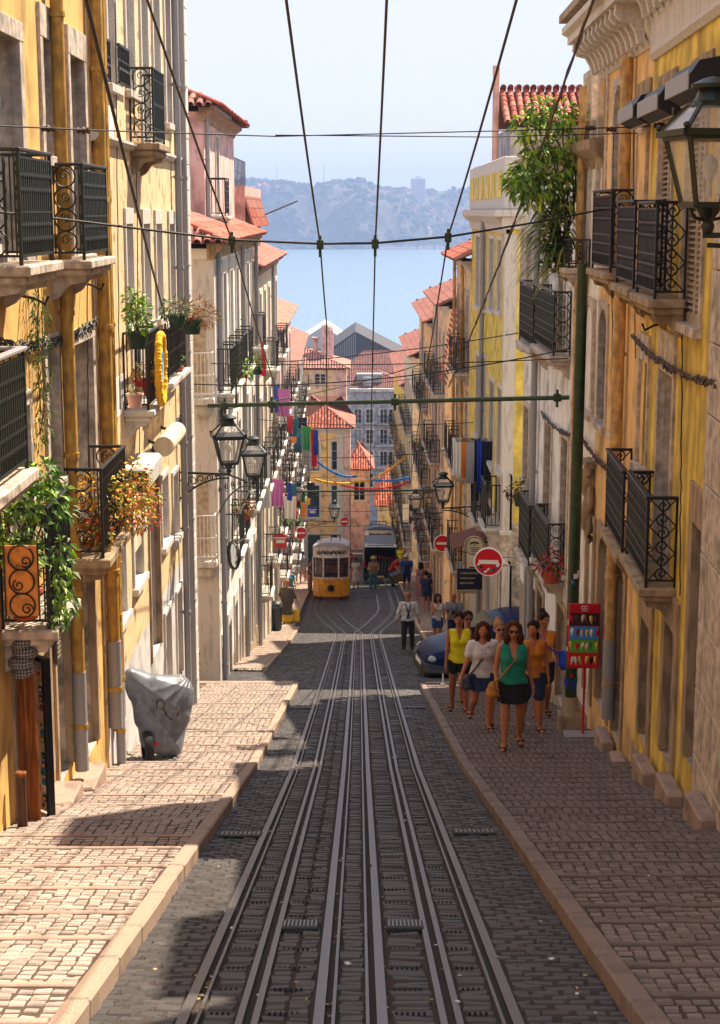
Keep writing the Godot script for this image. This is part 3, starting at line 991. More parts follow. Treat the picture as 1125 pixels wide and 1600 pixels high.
func building_materials() -> void:
	var plaster := {"tex": "stain", "size": 3.2, "over": "streak", "oversize": 2.4, "overstretch": 0.4, "bump": "stain", "high": 0.8}
	mat("ochre", "#dcb064", 0.93, plaster)
	mat("pale_orange", "#e0c294", 0.93, {"tex": "peel", "size": 2.6, "over": "streak", "oversize": 1.1, "overstretch": 0.4, "bump": "stain", "high": 0.8})
	mat("yellow", "#f6d35c", 0.92, {"tex": "soft", "size": 3.0, "over": "soft", "oversize": 2.2, "overstretch": 0.12, "bump": "stain", "high": 0.5})
	mat("orange", "#ecc080", 0.93, plaster)
	mat("white_wall", "#e6e0d9", 0.93, plaster)
	mat("cream", "#e3d3b4", 0.93, plaster)
	mat("lemon", "#ecd262", 0.93, {"tex": "soft", "size": 3.0, "over": "streak", "oversize": 2.0, "overstretch": 0.15})
	mat("pink", "#dfb9b0", 0.93, plaster)
	mat("rose", "#d6a79b", 0.93, plaster)
	mat("apricot", "#e8c9a0", 0.93, plaster)
	mat("grey_wall", "#a7a4a8", 0.93, plaster)
	mat("dado_grey", "#c9c6c6", 0.9, plaster)
	mat("stone", "#d3c3b3", 0.85, {"tex": "soft", "size": 0.9, "over": "stain", "oversize": 1.4, "overstretch": 0.6, "bump": "fine", "high": 0.25})
	mat("stone_tan", "#b49b7b", 0.88, {"tex": "rust", "size": 2.4, "stretch": 0.35, "over": "grain", "oversize": 0.7, "overstretch": 1.0, "bump": "fine", "high": 0.3})
	mat("stone_white", "#d8d0c6", 0.85, {"tex": "grain", "size": 0.9, "over": "streak", "oversize": 1.0})
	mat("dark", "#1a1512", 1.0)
	mat("pane", "#20262a", 0.06, {"alpha": 0.25, "spec": 0.5})
	mat("frame_white", "#d9d6d0", 0.55, {"tex": "soft", "size": 0.8})
	mat("frame_green", "#1f3a2c", 0.5, {"tex": "soft", "size": 0.8})
	mat("frame_brown", "#5b3520", 0.55, {"tex": "wood", "size": 0.6, "stretch": 0.2})
	mat("shutter_white", "#d8d5d0", 0.6, {"tex": "soft", "size": 0.9})
	mat("shutter_tan", "#b9a68c", 0.6, {"tex": "soft", "size": 0.9})
	mat("cloth_white", "#e4e2de", 0.95, {"rim": 0.4, "back": "#555555"})
	mat("wood_brown", "#5a3620", 0.6, {"tex": "wood", "size": 0.8, "stretch": 0.12})
	mat("wood_orange", "#b4661d", 0.55, {"tex": "wood", "size": 0.9, "stretch": 0.1})
	mat("wood_blue", "#1d2540", 0.5, {"tex": "wood", "size": 0.8, "stretch": 0.12})
	mat("wood_green", "#1f3b2a", 0.5, {"tex": "wood", "size": 0.8, "stretch": 0.12})
	mat("wood_grey", "#6d645c", 0.6, {"tex": "wood", "size": 0.8, "stretch": 0.12})
	mat("brass", "#b08d3c", 0.35, {"metal": 0.9})
	mat("iron_green", "#142019", 0.5, {"metal": 0.1, "tex": "grain", "size": 0.3})
	mat("iron_black", "#191718", 0.5, {"metal": 0.2, "tex": "grain", "size": 0.3})
	mat("iron_grey", "#4a4846", 0.5, {"metal": 0.3, "tex": "grain", "size": 0.3})
	mat("iron_white", "#d5d1ca", 0.5)
	mat("pipe_yellow", "#cb9a3c", 0.6, {"tex": "soft", "size": 1.0, "over": "rust", "oversize": 1.3, "overstretch": 0.3})
	mat("pipe_orange", "#e0b06a", 0.6, {"tex": "soft", "size": 1.0, "over": "rust", "oversize": 1.6, "overstretch": 0.3})
	mat("pipe_grey", "#9a989a", 0.55, {"tex": "grain", "size": 0.8})
	mat("tile_bed", "#6b4034", 1.0)
	mat("tile", "#ffffff", 0.85, {"tex": "grain", "size": 0.8, "vertex": true})
	for i in 4:
		mat("tile%d" % i, ["#ad563f", "#b8664d", "#9c4a38", "#c07a62"][i], 0.85, {"tex": "grain", "size": 0.8})
func near_left() -> void:
	var h := house("ochre_house", "ochre yellow house with green iron balconies, downpipes and a souvenir doorway", -1, -2.95, 5, -2.95, 17.9, 4.5, -6.6, 9.0, M.ochre, M.stone)
	# top floor in view
	window(h, 7.883, 9.275, -0.361, 1.442, "open", {"frame": M.frame_white, "sw": 0.16, "called": "balcony_door"})
	window(h, 10.337, 10.747, 0.505, 1.585, "casement", {"frame": M.frame_green, "sw": 0.14, "lintel": 0.3})
	window(h, 11.751, 12.6, -0.459, 1.563, "open", {"frame": M.frame_green, "sw": 0.13, "lintel": 0.28, "called": "balcony_door"})
	# the floor below
	window(h, 10.014, 10.584, -2.564, -1.268, "casement", {"frame": M.frame_brown, "sw": 0.12})
	window(h, 11.458, 12.595, -3.436, -1.357, "casement", {"frame": M.frame_white, "sw": 0.15, "inset": 0.2, "called": "balcony_door", "curtain": true})
	window(h, 8.255, 9.123, -3.408, -1.678, "casement", {"frame": M.frame_white, "called": "balcony_door", "curtain": true})
	window(h, 4.212, 5.678, -2.064, -0.833, "casement", {"frame": M.frame_white, "called": "balcony_door"})
	# street level
	var lw := {"sw": 0.1, "inset": 0.05, "stone": M.stone_tan, "sill": false, "called": "shop_doorway"}
	window(h, 8.144, 9.596, -5.276, -3.594, "open", lw)
	window(h, 9.938, 10.691, -5.569, -3.874, "door", {"sw": 0.09, "leaf": M.wood_grey, "stone": M.stone_tan, "sill": false, "inset": 0.18})
	window(h, 11.367, 12.229, -5.852, -3.658, "door", {"sw": 0.1, "leaf": M.wood_brown, "stone": M.stone_tan, "sill": false, "inset": 0.2})
	walls(h)
	for q in [[10.687, 0.065], [12.988, 0.075], [13.392, 0.05]]:
		downpipe(h, q[0], -5.6 - (0.3 if q[0] > 11.5 else 0.0), 4.4, q[1], 0.1, M.pipe_yellow, M.pipe_grey)
	var bl := {"iron": M.iron_green, "front": "lattice", "thick": 0.15, "pitch": 0.08}
	balcony(h, 7.252, 8.54, -0.406, 0.42, 0.854, bl)
	balcony(h, 10.416, 11.865, -0.459, 0.36, 0.884, bl)
	balcony(h, 4.843, 7.204, -1.948, 0.42, 0.914, {"iron": M.iron_green, "front": "lattice", "thick": 0.16, "railmat": M.pipe_grey, "handrail": 0.035, "pitch": 0.075})
	balcony(h, 7.798, 8.837, -3.392, 0.42, 0.992, {"iron": M.iron_black, "front": "bars", "thick": 0.15, "pitch": 0.07})
	balcony(h, 10.618, 12.239, -3.411, 0.42, 0.89, {"iron": M.iron_black, "front": "bars", "thick": 0.17, "pitch": 0.07, "stone": M.stone_tan})
	slab(h, "lintel_beam", 8.45, 10.169, -4.007, -3.9, 0.0, 0.06, M.stone_tan)

	h = house("pale_orange_house", "pale orange house with peeling plaster, plant balconies and rolled awnings", -1, -2.93, 17.9, -2.93, 27.9, 4.6, -9.2, 9.0, M.pale_orange, M.stone_white)
	window(h, 1.323, 1.97, 1.457, 2.886, "blind", {"drop": 0.72, "sw": 0.1})
	window(h, 2.871, 3.569, 1.497, 3.042, "blind", {"drop": 0.75, "sw": 0.1})
	window(h, 4.285, 4.947, 0.867, 3.087, "casement", {"sw": 0.1, "called": "balcony_door"})
	window(h, 5.578, 6.32, 0.865, 3.267, "casement", {"sw": 0.1, "called": "balcony_door"})
	window(h, 7.013, 7.679, 1.312, 3.376, "casement", {"sw": 0.1})
	for q in [[2.379, 2.947, -1.492, -0.158], [3.99, 4.653, -1.509, -0.17], [5.358, 6.031, -1.531, -0.181], [6.991, 7.676, -1.561, -0.194]]:
		window(h, q[0], q[1], q[2], q[3], "blind", {"drop": 0.45, "sw": 0.09, "lintel": 0.2})
	window(h, 2.747, 3.406, -2.589, -1.538, "casement", {"sw": 0.1, "called": "balcony_door"})
	window(h, 3.783, 4.717, -2.677, -1.615, "casement", {"sw": 0.1, "frame": M.frame_brown, "called": "balcony_door"})
	window(h, 6.368, 7.369, -2.615, -1.759, "casement", {"sw": 0.1, "called": "balcony_door"})
	window(h, 0.811, 1.574, -4.925, -3.986, "blind", {"sw": 0.1})
	window(h, 2.367, 3.197, -4.814, -3.56, "blind", {"sw": 0.1, "shutter": M.shutter_tan})
	window(h, 3.922, 4.954, -6.263, -3.34, "door", {"sw": 0.09, "leaf": M.wood_brown, "stone": M.stone_tan, "sill": false})
	window(h, 5.331, 6.103, -4.908, -3.908, "blind", {"sw": 0.08})
	window(h, 6.771, 7.464, -5.112, -4.08, "blind", {"sw": 0.08})
	window(h, 5.412, 6.12, -7.195, -5.987, "door", {"sw": 0.07, "leaf": M.wood_grey, "sill": false})
	window(h, 6.938, 7.65, -7.476, -6.021, "door", {"sw": 0.07, "leaf": M.wood_brown, "sill": false})
	walls(h, 0.22, -5.62, M.dado_grey)
	# white patches, string courses, corner stones
	slab(h, "plaster_patch", 0.414, 1.69, 0.779, 1.37, -0.01, 0.006, M.white_wall, 0.002)
	slab(h, "plaster_patch", 0.693, 2.12, -2.455, -1.979, -0.01, 0.006, M.white_wall, 0.002)
	slab(h, "plaster_patch", 2.341, 3.912, -4.388, -3.67, -0.01, 0.004, M.cream, 0.002)
	mould(h, "string_course", [Vector2(0, 0.749), Vector2(0.05, 0.765), Vector2(0.09, 0.813), Vector2(0.09, 0.845), Vector2(0, 0.861)], 0.0, 9.264, M.stone_white)
	var y := -9.0
	var i := 0
	while y < 4.3:
		slab(h, "corner_stone", h.length - (0.55 if i % 2 else 0.4), h.length + 0.02, y, y + 0.41, -0.4, 0.035, M.stone_white)
		y += 0.425
		i += 1
	downpipe(h, 7.649, -8.3, 4.5, 0.055, 0.1, M.pipe_grey)
	downpipe(h, 8.479, -8.3, 4.5, 0.055, 0.1, M.pipe_grey)
	downpipe(h, 0.35, -6.5, 4.5, 0.05, 0.09, M.pipe_yellow, M.pipe_grey)
	balcony(h, 3.084, 4.23, 0.859, 0.33, 0.918, {"iron": M.iron_green, "front": "bars", "thick": 0.16, "stone": M.stone_tan})
	balcony(h, 1.929, 3.084, -2.438, 0.33, 0.943, {"iron": M.iron_black, "front": "bars", "ends": "bars", "thick": 0.14})
	balcony(h, 4.08, 6.295, -2.322, 0.33, 0.71, {"iron": M.iron_black, "front": "bars", "ends": "bars", "thick": 0.14})
	# window rails
	for q in [[0.322, 1.129, 1.479], [1.796, 2.683, 1.522]]:
		var g := B.new()
		for k in 8:
			var u := lerpf(q[0], q[1], k / 7.0)
			g.box(Vector3(u - 0.008, q[2], 0.06), Vector3(u + 0.008, q[2] + 0.42, 0.076))
			if k < 7: ring(g, Vector3(u + (q[1] - q[0]) / 14.0, q[2] + 0.2, 0.07), Vector3.RIGHT, Vector3.UP, (q[1] - q[0]) / 15.0, 0.007)
		g.box(Vector3(q[0], q[2] + 0.41, 0.05), Vector3(q[1], q[2] + 0.44, 0.085)); g.box(Vector3(q[0], q[2] - 0.02, 0.05), Vector3(q[1], q[2], 0.085))
		hp(h, "window_rail", g, M.iron_black)

# a scrolled stone bracket under a cornice
func console(h: House, u: float, y: float) -> void:
	var poly := [Vector2(0.1, y - 0.42), Vector2(0.17, y - 0.42), Vector2(0.2, y - 0.3), Vector2(0.26, y - 0.2), Vector2(0.38, y - 0.17), Vector2(0.44, y - 0.1), Vector2(0.43, y - 0.02), Vector2(0.44, y), Vector2(0.1, y)]
	mould(h, "cornice_bracket", poly, u - 0.07, u + 0.07, M.stone_white)

func near_right() -> void:
	var h := house("yellow_house", "bright yellow house with black lattice balconies and dark awning boxes", 1, 2.62, 4.8, 3.25, 18.2, 1.74, -6.7, 10.0, M.yellow, M.stone)
	window(h, 0.718, 1.703, -0.89, 0.933, "louvre", {"sw": 0.06, "shutter": M.shutter_tan, "inset": 0.02, "called": "balcony_door"})
	window(h, -1.17, -0.351, -0.721, 0.887, "casement", {"sw": 0.05, "frame": M.frame_white, "called": "balcony_door"})
	window(h, 2.637, 3.734, -1.043, 0.911, "louvre", {"sw": 0.06, "shutter": M.shutter_tan, "inset": 0.02, "called": "balcony_door"})
	window(h, 1.305, 2.338, -3.732, -1.625, "casement", {"sw": 0.07, "lintel": 0.42, "frame": M.frame_white, "inset": 0.12, "called": "balcony_door", "bars": 2})
	window(h, -0.361, 0.412, -2.89, -1.665, "casement", {"sw": 0.08, "lintel": 0.3, "frame": M.frame_brown, "called": "balcony_door"})
	var st := {"sw": 0.18, "lintel": 0.35, "leaf": M.wood_brown, "stone": M.stone_tan, "sill": false, "inset": 0.2}
	window(h, 3.859, 4.623, -5.036, -2.78, "door", st)
	window(h, 2.368, 3.032, -5.501, -4.077, "door", st)
	window(h, 0.574, 1.294, -5.909, -4.493, "door", st)
	walls(h, 0.24)
	for q in [[2.779, 3.95, 1.123, 1.378], [0.533, 1.842, 1.105, 1.411], [-1.272, -0.227, 1.246, 1.472]]:
		slab(h, "stone_plaque", q[0], q[1], q[2], q[3], -0.01, 0.03, M.stone_tan)
	# frieze, cove and cornice
	var t := 1.74
	mould(h, "cornice", [Vector2(-0.3, t - 0.12), Vector2(0.03, t - 0.12), Vector2(0.07, t - 0.06), Vector2(0.05, t), Vector2(0.06, t + 0.3), Vector2(0.12, t + 0.46), Vector2(0.13, t + 0.5), Vector2(0.13, t + 0.73), Vector2(0.47, t + 0.74), Vector2(0.44, t + 0.86), Vector2(0.5, t + 0.9), Vector2(0.5, t + 0.98), Vector2(-0.3, t + 1.02)], 0.0, h.length, M.stone_white)
	slab(h, "parapet", 0.0, h.length, t + 1.02, t + 1.5, -0.4, -0.1, M.stone_tan)
	for k in 30: console(h, h.length * (k + 0.5) / 30.0, t + 0.735)
	for q in [[0.3, 3.2, 2.6], [3.9, 6.1, 3.9], [6.6, 9.7, 4.2], [10.1, 13.3, 4.4]]:
		slab(h, "attic", q[0], q[1], t + 1.0, t + q[2], -4.0, -0.45, M.cream)
	# stone pier at the near end
	var y := -6.6
	while y < 1.5:
		slab(h, "corner_stone", 4.47, 7.579, y, y + 0.6, -0.1, 0.045, M.stone, 0.01)
		y += 0.612
	var bl := {"iron": M.iron_black, "front": "lattice", "ends": "cross", "thick": 0.15, "handrail": 0.03, "stone": M.stone_tan}
	balcony(h, 1.244, 2.859, -3.649, 0.32, 0.889, bl)
	balcony(h, -0.89, 0.845, -3.769, 0.32, 0.939, bl)
	balcony(h, 1.41, 2.813, -0.829, 0.32, 0.902, bl)
	balcony(h, -0.475, 1.132, -0.812, 0.32, 0.906, bl)
	# roller boxes of the awnings over the top windows
	for q in [[4.438, 3.266, 0.992], [2.561, 1.226, 0.945], [0.625, -0.593, 0.975]]:
		var b := B.new()
		b.prism(Transform3D(Basis(Vector3.BACK, Vector3.UP, Vector3.LEFT), Vector3(q[1] - 0.08, 0, 0)), PackedVector2Array([Vector2(0.0, q[2] - 0.02), Vector2(0.16, q[2] - 0.06), Vector2(0.3, q[2] + 0.02), Vector2(0.3, q[2] + 0.12), Vector2(0.22, q[2] + 0.24), Vector2(0.0, q[2] + 0.28)]), 0.0, -(q[0] - q[1] + 0.16))
		var bx := hp(h, "awning_box", b, M.iron_black)
		var v := B.new()
		v.box(Vector3(q[1] - 0.08, q[2] - 0.07, 0.15), Vector3(q[0] + 0.08, q[2] + 0.02, 0.17))
		hp(h, "valance", v, M.shutter_tan, bx)
		v = B.new()
		v.cbox(Vector3(q[1] - 0.09, q[2] + 0.0, 0.3), Vector3(q[0] + 0.09, q[2] + 0.16, 0.315), 0.006)
		hp(h, "front_panel", v, M.pipe_grey, bx)
	slab(h, "plinth", 0.0, 4.31 - 0.9, -6.7, -6.15, -0.01, 0.02, M.stone_tan)

	h = house("orange_house", "orange house with arched windows, a relief over its door and orange pipes", 1, 3.27, 18.2, 3.36, 22.6, 2.0, -7.9, 10.0, M.orange, M.stone)
	for q in [[1.185, 1.954, -0.902, 1.572], [-0.43, 0.39, -0.759, 1.84], [-2.171, -1.301, -0.771, 1.927]]:
		window(h, q[0], q[1], q[2], q[3], "casement", {"arch": 0.3, "sw": 0.1, "frame": M.frame_white, "called": "arched_window", "sill": false})
	for q in [[1.827, 2.515, -2.838, -1.297], [0.283, 1.075, -2.872, -1.313], [-1.345, -0.511, -2.901, -1.337]]:
		window(h, q[0], q[1], q[2], q[3], "casement", {"arch": 0.32, "sw": 0.1, "frame": M.frame_brown, "called": "arched_window"})
	for q in [[2.582, 3.345, -6.668, -4.384], [0.915, 2.047, -6.749, -4.335], [-0.49, 0.307, -7.033, -4.396]]:
		window(h, q[0], q[1], q[2], q[3], "door", {"arch": 0.32, "sw": 0.13, "leaf": M.wood_blue, "stone": M.stone_tan, "sill": false, "inset": 0.16})
	walls(h, 0.24)
	var c := 2.0
	mould(h, "cornice", [Vector2(-0.3, c - 0.2), Vector2(0.02, c - 0.2), Vector2(0.1, c - 0.05), Vector2(0.12, c), Vector2(0.12, c + 0.25), Vector2(0.48, c + 0.26), Vector2(0.48, c + 0.36), Vector2(0.56, c + 0.4), Vector2(0.56, c + 0.48), Vector2(-0.3, c + 0.55)], -0.4, h.length, M.stone_white)
	for k in 11: console(h, -0.3 + (h.length + 0.2) * (k + 0.5) / 11.0, c + 0.255)
	slab(h, "roof_coping", -0.45, h.length, c + 0.55, c + 0.66, -0.6, 0.6, M.stone_tan)
	slab(h, "stair_turret", 2.2, 4.2, c + 0.6, 8.3, -2.6, -0.5, M.cream)
	downpipe(h, 2.909, -6.35, 1.8, 0.075, 0.11, M.pipe_orange, M.pipe_grey)
	downpipe(h, -1.652, -7.5, 1.8, 0.06, 0.1, M.pipe_orange, M.pipe_grey)
	balcony(h, 1.365, 3.152, -0.731, 0.3, 0.968, {"iron": M.iron_black, "front": "lattice", "ends": "scroll", "thick": 0.15, "stone": M.stone_tan})
	# the carved relief: a scrolled console with leaves, over the arched door
	var b := B.new()
	var ru: float = 0.016
	var ry: float = -4.086
	for k in 5:
		scroll(b, Vector3(ru + jit(0.1), ry + 0.42 - k * 0.2, 0.07), Vector3.RIGHT * (1.0 if k % 2 else -1.0), Vector3.UP, 0.2, 0.05, 1.3, k * 0.9)
	b.lathe(Transform3D(Basis(), Vector3(ru, ry - 0.5, 0.06)), [Vector2(0.02, 0), Vector2(0.1, 0.1), Vector2(0.14, 0.3), Vector2(0.08, 0.55), Vector2(0.16, 0.75), Vector2(0.1, 0.98), Vector2(0.0, 1.02)], 12)
	b.cbox(Vector3(ru - 0.24, ry + 0.5, 0.0), Vector3(ru + 0.24, ry + 0.6, 0.16), 0.02)
	hp(h, "carved_relief", b, M.stone_tan)

	h = house("white_house", "narrow white house with paired black balconies behind the green pole", 1, 3.4, 22.6, 3.3, 32, 0.75, -10.2, 9.0, M.white_wall, M.stone)
	for q in [[-0.771, -0.088, -2.676, -0.349], [0.257, 1.003, -2.622, -0.422], [2.88, 3.509, -2.378, -0.498], [5.036, 5.653, -2.273, -0.615]]:
		window(h, q[0], q[1], q[2], q[3], "casement", {"sw": 0.1, "frame": M.frame_green, "called": "balcony_door"})
	for q in [[3.63, 4.494, -6.001, -3.684], [5.811, 6.55, -5.814, -3.636], [0.289, 1.154, -5.248, -3.781]]:
		window(h, q[0], q[1], q[2], q[3], "casement", {"sw": 0.1, "frame": M.frame_green, "called": "balcony_door"})
	for q in [[1.552, 2.367, -8.771, -7.184], [3.055, 3.883, -8.588, -6.876], [5.765, 6.668, -8.111, -6.463]]:
		window(h, q[0], q[1], q[2], q[3], "door", {"sw": 0.12, "leaf": M.wood_green, "stone": M.stone_tan, "sill": false})
	walls(h, 0.22, -7.4, M.stone_tan)
	mould(h, "cornice", [Vector2(-0.2, 0.6), Vector2(0.02, 0.6), Vector2(0.06, 0.72), Vector2(0.22, 0.85), Vector2(0.24, 0.98), Vector2(-0.2, 1.05)], -0.1, h.length, M.stone_tan)
	slab(h, "parapet", 0.0, h.length, 1.0, 1.3, -0.5, 0.0, M.stone_tan)
	downpipe(h, 2.574, -9.4, 0.8, 0.06, 0.1, M.pipe_grey)
	downpipe(h, 1.891, -9.4, -5.0, 0.05, 0.1, M.pipe_grey)
	var bl2 := {"iron": M.iron_green, "front": "lattice", "ends": "scroll", "thick": 0.15, "railmat": M.iron_grey, "handrail": 0.03}
	balcony(h, 2.088, 3.713, -6.311, 0.3, 1.087, bl2)
	balcony(h, 4.461, 6.327, -5.991, 0.3, 0.945, bl2)
	balcony(h, 1.541, 3.713, -2.397, 0.3, 1.104, bl2)
	balcony(h, 3.998, 6.485, -2.273, 0.3, 1.006, bl2)
	balcony(h, 7.169, 8.299, -0.822, 0.34, 0.4, bl2)
# a front with regular floors: rows of [sill y, head y, balconies]; bays evenly spaced
func front(h: House, rows: Array, bay: float, o := {}) -> void:
	var n := maxi(1, int(h.length / bay))
	var w: float = o.get("w", 0.95)
	var frames: Array = o.get("frames", [M.frame_white, M.frame_green, M.frame_brown])
	var bal := []
	for r in rows.size():
		var q: Array = rows[r]
		for i in n:
			var c := h.length * (i + 0.5) / n
			var kind := "casement"
			var k := R.randf()
			if q[2] == 2: kind = "door"
			elif k < 0.22: kind = "blind"
			elif k < 0.34: kind = "louvre"
			var oo := {"frame": frames[R.randi() % frames.size()], "sw": o.get("sw", 0.13), "inset": 0.14, "curtain": R.randf() < 0.3, "shutter": [M.shutter_white, M.frame_green, M.shutter_tan][R.randi() % 3], "drop": R.randf_range(0.4, 1.0), "sill": q[2] == 0,
				"leaf": [M.wood_brown, M.wood_green, M.wood_blue, M.wood_grey][R.randi() % 4], "lintel": o.get("lintel", 0.16)}
			if q[2] == 1: oo["called"] = "balcony_door"
			window(h, c - w / 2, c + w / 2, q[0], q[1], kind, oo)
			if q[2] == 1 and R.randf() < o.get("share", 0.8): bal.append([c, q[0]])
	walls(h, 0.22, o.get("dado", -99.0), o.get("dado_skin", M.stone_tan))
	for q in bal:
		balcony(h, q[0] - w * 0.75, q[0] + w * 0.75, q[1], o.get("reach", 0.42), 0.92, {"iron": [M.iron_green, M.iron_black][R.randi() % 2], "front": ["lattice", "bars", "bars"][R.randi() % 3], "ends": "bars", "thick": 0.15, "pitch": 0.1})
	for u in o.get("pipes", []): downpipe(h, u, h.low + 0.3, h.top, 0.055, 0.1, o.get("pipe", M.pipe_grey))

func eaves(h: House, m: Material, up := 0.0) -> void:
	var t := h.top
	mould(h, "cornice", [Vector2(-0.1, t - 0.22), Vector2(0.03, t - 0.22), Vector2(0.08, t - 0.1), Vector2(0.24, t), Vector2(0.26, t + 0.1), Vector2(-0.1, t + 0.1)], -0.06, h.length + 0.06, m)

# a tiled roof that falls to the street and to the back, with hips at the ends
func tiled_roof(h: House, pitch: float, deep: float, hip0: float, hip1: float, tint: Color, singles := 0, eave := 0.35, ends := true) -> void:
	var c := cos(pitch); var s := sin(pitch)
	var run := (deep * 0.5 + eave)
	var ln := run / c
	var y := h.top + 0.1 - h.low
	var e := eave
	tiles(h.root, Transform3D(Basis(Vector3.RIGHT, Vector3(0, s, -c), Vector3(0, c, s)), Vector3(-e, y, e)), h.length + 2 * e, ln, M.tile, tint, singles, 0.21, 0.36, hip0 * c, hip1 * c)
	tiles(h.root, Transform3D(Basis(Vector3.LEFT, Vector3(0, s, c), Vector3(0, c, -s)), Vector3(h.length + e, y, -deep - e)), h.length + 2 * e, ln, M.tile, tint, 0, 0.21, 0.36, hip1 * c, hip0 * c)
	if ends:
		var rise := run * tan(pitch)
		for q in [[0.0, hip0], [1.0, hip1]]:
			if q[1] <= 0.0: continue
			var a: float = atan2(rise, run * q[1])
			var t := Transform3D(Basis(Vector3.BACK if q[0] == 0.0 else Vector3.FORWARD, Vector3(cos(a) if q[0] == 0.0 else -cos(a), sin(a), 0), Vector3(-sin(a) if q[0] == 0.0 else sin(a), cos(a), 0)), Vector3(-e, y, -deep - e) if q[0] == 0.0 else Vector3(h.length + e, y, e))
			var l: float = run * q[1] / cos(a)
			tiles(h.root, t, deep + 2 * e, l, M.tile, tint, 0, 0.21, 0.36, run / l, run / l)

func gable_roof(h: House, x0: float, x1: float, y0: float, y1: float, z0: float, z1: float, m: Material) -> void:
	var b := B.new()
	var mid := (x0 + x1) * 0.5
	b.prism(Transform3D(), PackedVector2Array([Vector2(x0, y0), Vector2(x1, y0), Vector2(x1, y0 + 0.12), Vector2(mid, y1), Vector2(x0, y0 + 0.12)]), z0, z1)
	hp(h, "roof", b, m)

func far_left() -> void:
	var red := Color(0.40, 0.165, 0.115)
	var h := house("corner_house", "white corner house with a tiled eave, graffiti end wall and plant balconies", -1, -3, 33, -3, 46, -0.75, -13.2, 8.0, M.white_wall, M.stone_white)
	front(h, [[-11.9, -9.3, 2], [-7.6, -5.1, 1], [-3.75, -1.35, 1]], 1.85, {"w": 0.8, "share": 0.55, "pipes": [0.5, 7.4, 12.6], "lintel": 0.3, "reach": 0.36, "dado": -10.4})
	eaves(h, M.stone_tan)
	tiled_roof(h, 0.38, 8.0, 1.0, 0.0, red, 160)
	# purple scrawl sprayed on the end wall
	var b := B.new()
	var pts := []
	for i in 46:
		var f := i / 45.0
		pts.append(Vector3(-0.004, -9.3 - f * 1.5 + 0.06 * sin(i * 1.1), -0.22 - 0.28 * (0.5 + 0.5 * sin(i * 0.56)) * (1.0 - f * 0.3)))
	b.tube(pts, 0.017, 4)
	hp(h, "graffiti", b, mat("purple_paint", "#6b1f4c", 0.8))
	slab(h, "corner_stone", -0.02, 0.35, -13.2, -0.97, -0.4, 0.035, M.stone_white)
	# white balconies on the end wall towards the cross street
	for q in [[-3.78, 1.2], [-7.2, 1.25]]:
		b = B.new()
		b.cbox(Vector3(-0.36, q[0] - 0.14, -0.5), Vector3(0.0, q[0], 0.02), 0.02)
		b.cbox(Vector3(-0.2, q[0] - 0.4, -0.42), Vector3(0.0, q[0] - 0.13, -0.06), 0.06)
		var wb := hp(h, "balcony", b, M.stone_white)
		b = B.new()
		for k in 7: b.box(Vector3(-0.34, q[0], -0.48 + k * 0.08), Vector3(-0.325, q[0] + q[1] * 0.78, -0.465 + k * 0.08))
		for k in 4: b.box(Vector3(-0.34 + k * 0.1, q[0], -0.015), Vector3(-0.325 + k * 0.1, q[0] + q[1] * 0.78, 0.0))
		for y in [0.08, 0.4, 0.78]:
			b.box(Vector3(-0.35, q[0] + q[1] * y - 0.015, -0.49), Vector3(-0.32, q[0] + q[1] * y + 0.015, 0.005)); b.box(Vector3(-0.32, q[0] + q[1] * y - 0.015, -0.02), Vector3(0.0, q[0] + q[1] * y + 0.015, 0.005))
		hp(h, "railing", b, M.iron_white, wb)
		b = B.new()
		b.cbox(Vector3(-0.03, q[0], -0.45), Vector3(0.01, q[0] + 1.9, -0.1), 0.01)
		var wd := hp(h, "balcony_door", b, M.stone_white)
		b = B.new()
		b.box(Vector3(-0.036, q[0] + 0.1, -0.4), Vector3(-0.03, q[0] + 1.8, -0.15))
		hp(h, "shutter", b, M.shutter_tan, wd)
	h = house("pink_roof_storey", "pink storey with a tiled hip roof and white bay above the corner house", -1.0, -3.75, 39.5, -3.75, 49.0, 2.35, -0.7, 6.0, M.pink, M.stone_white)
	window(h, 0.55, 1.3, -0.1, 1.9, "casement", {"frame": M.frame_green, "called": "balcony_door"})
	window(h, 3.2, 4.0, -0.1, 1.9, "casement", {"frame": M.frame_brown})
	walls(h)
	eaves(h, M.stone_tan)
	mould(h, "gutter", [Vector2(0.2, 2.42), Vector2(0.34, 2.42), Vector2(0.34, 2.5), Vector2(0.2, 2.5)], -0.3, 4.6, M.pipe_grey)
	tiled_roof(h, 0.42, 6.0, 1.0, 1.0, red, 120, 0.45)
	downpipe(h, 0.12, -0.6, 2.3, 0.05, 0.08, M.pipe_grey)
	b = B.new()
	b.cbox(Vector3(-0.62, -0.4, -1.0), Vector3(0.0, 1.1, -0.3), 0.05)
	var bay := hp(h, "bay_window", b, M.stone_white)
	b = B.new()
	for k in 3: b.box(Vector3(-0.64, -0.1, -0.95 + k * 0.22), Vector3(-0.60, 0.85, -0.78 + k * 0.22))
	hp(h, "pane", b, M.shutter_tan, bay)
	balcony(h, 0.35, 1.5, -0.12, 0.5, 0.9, {"iron": M.iron_green, "front": "lattice", "ends": "bars"})
	h = house("mansard_house", "roof rooms with tile hung front, railings and aerials on the left side", -1.0, -3.5, 50.0, -3.5, 58.0, 0.75, -1.6, 4.0, M.rose, M.stone_white)
	front(h, [[-1.3, -0.2, 0]], 2.4, {"w": 0.8})
	tiles(h.root, Transform3D(Basis(Vector3.RIGHT, Vector3(0, 0.95, -0.3).normalized(), Vector3(0, 0.3, 0.95).normalized()), Vector3(0, 1.1, 0.2)), 8.0, 1.25, M.tile, red, 60)
	b = B.new()
	for k in 9: b.rod(Vector3(k * 0.55, 0.75, -0.3), Vector3(k * 0.55, 1.6, -0.3), 0.015, 4)
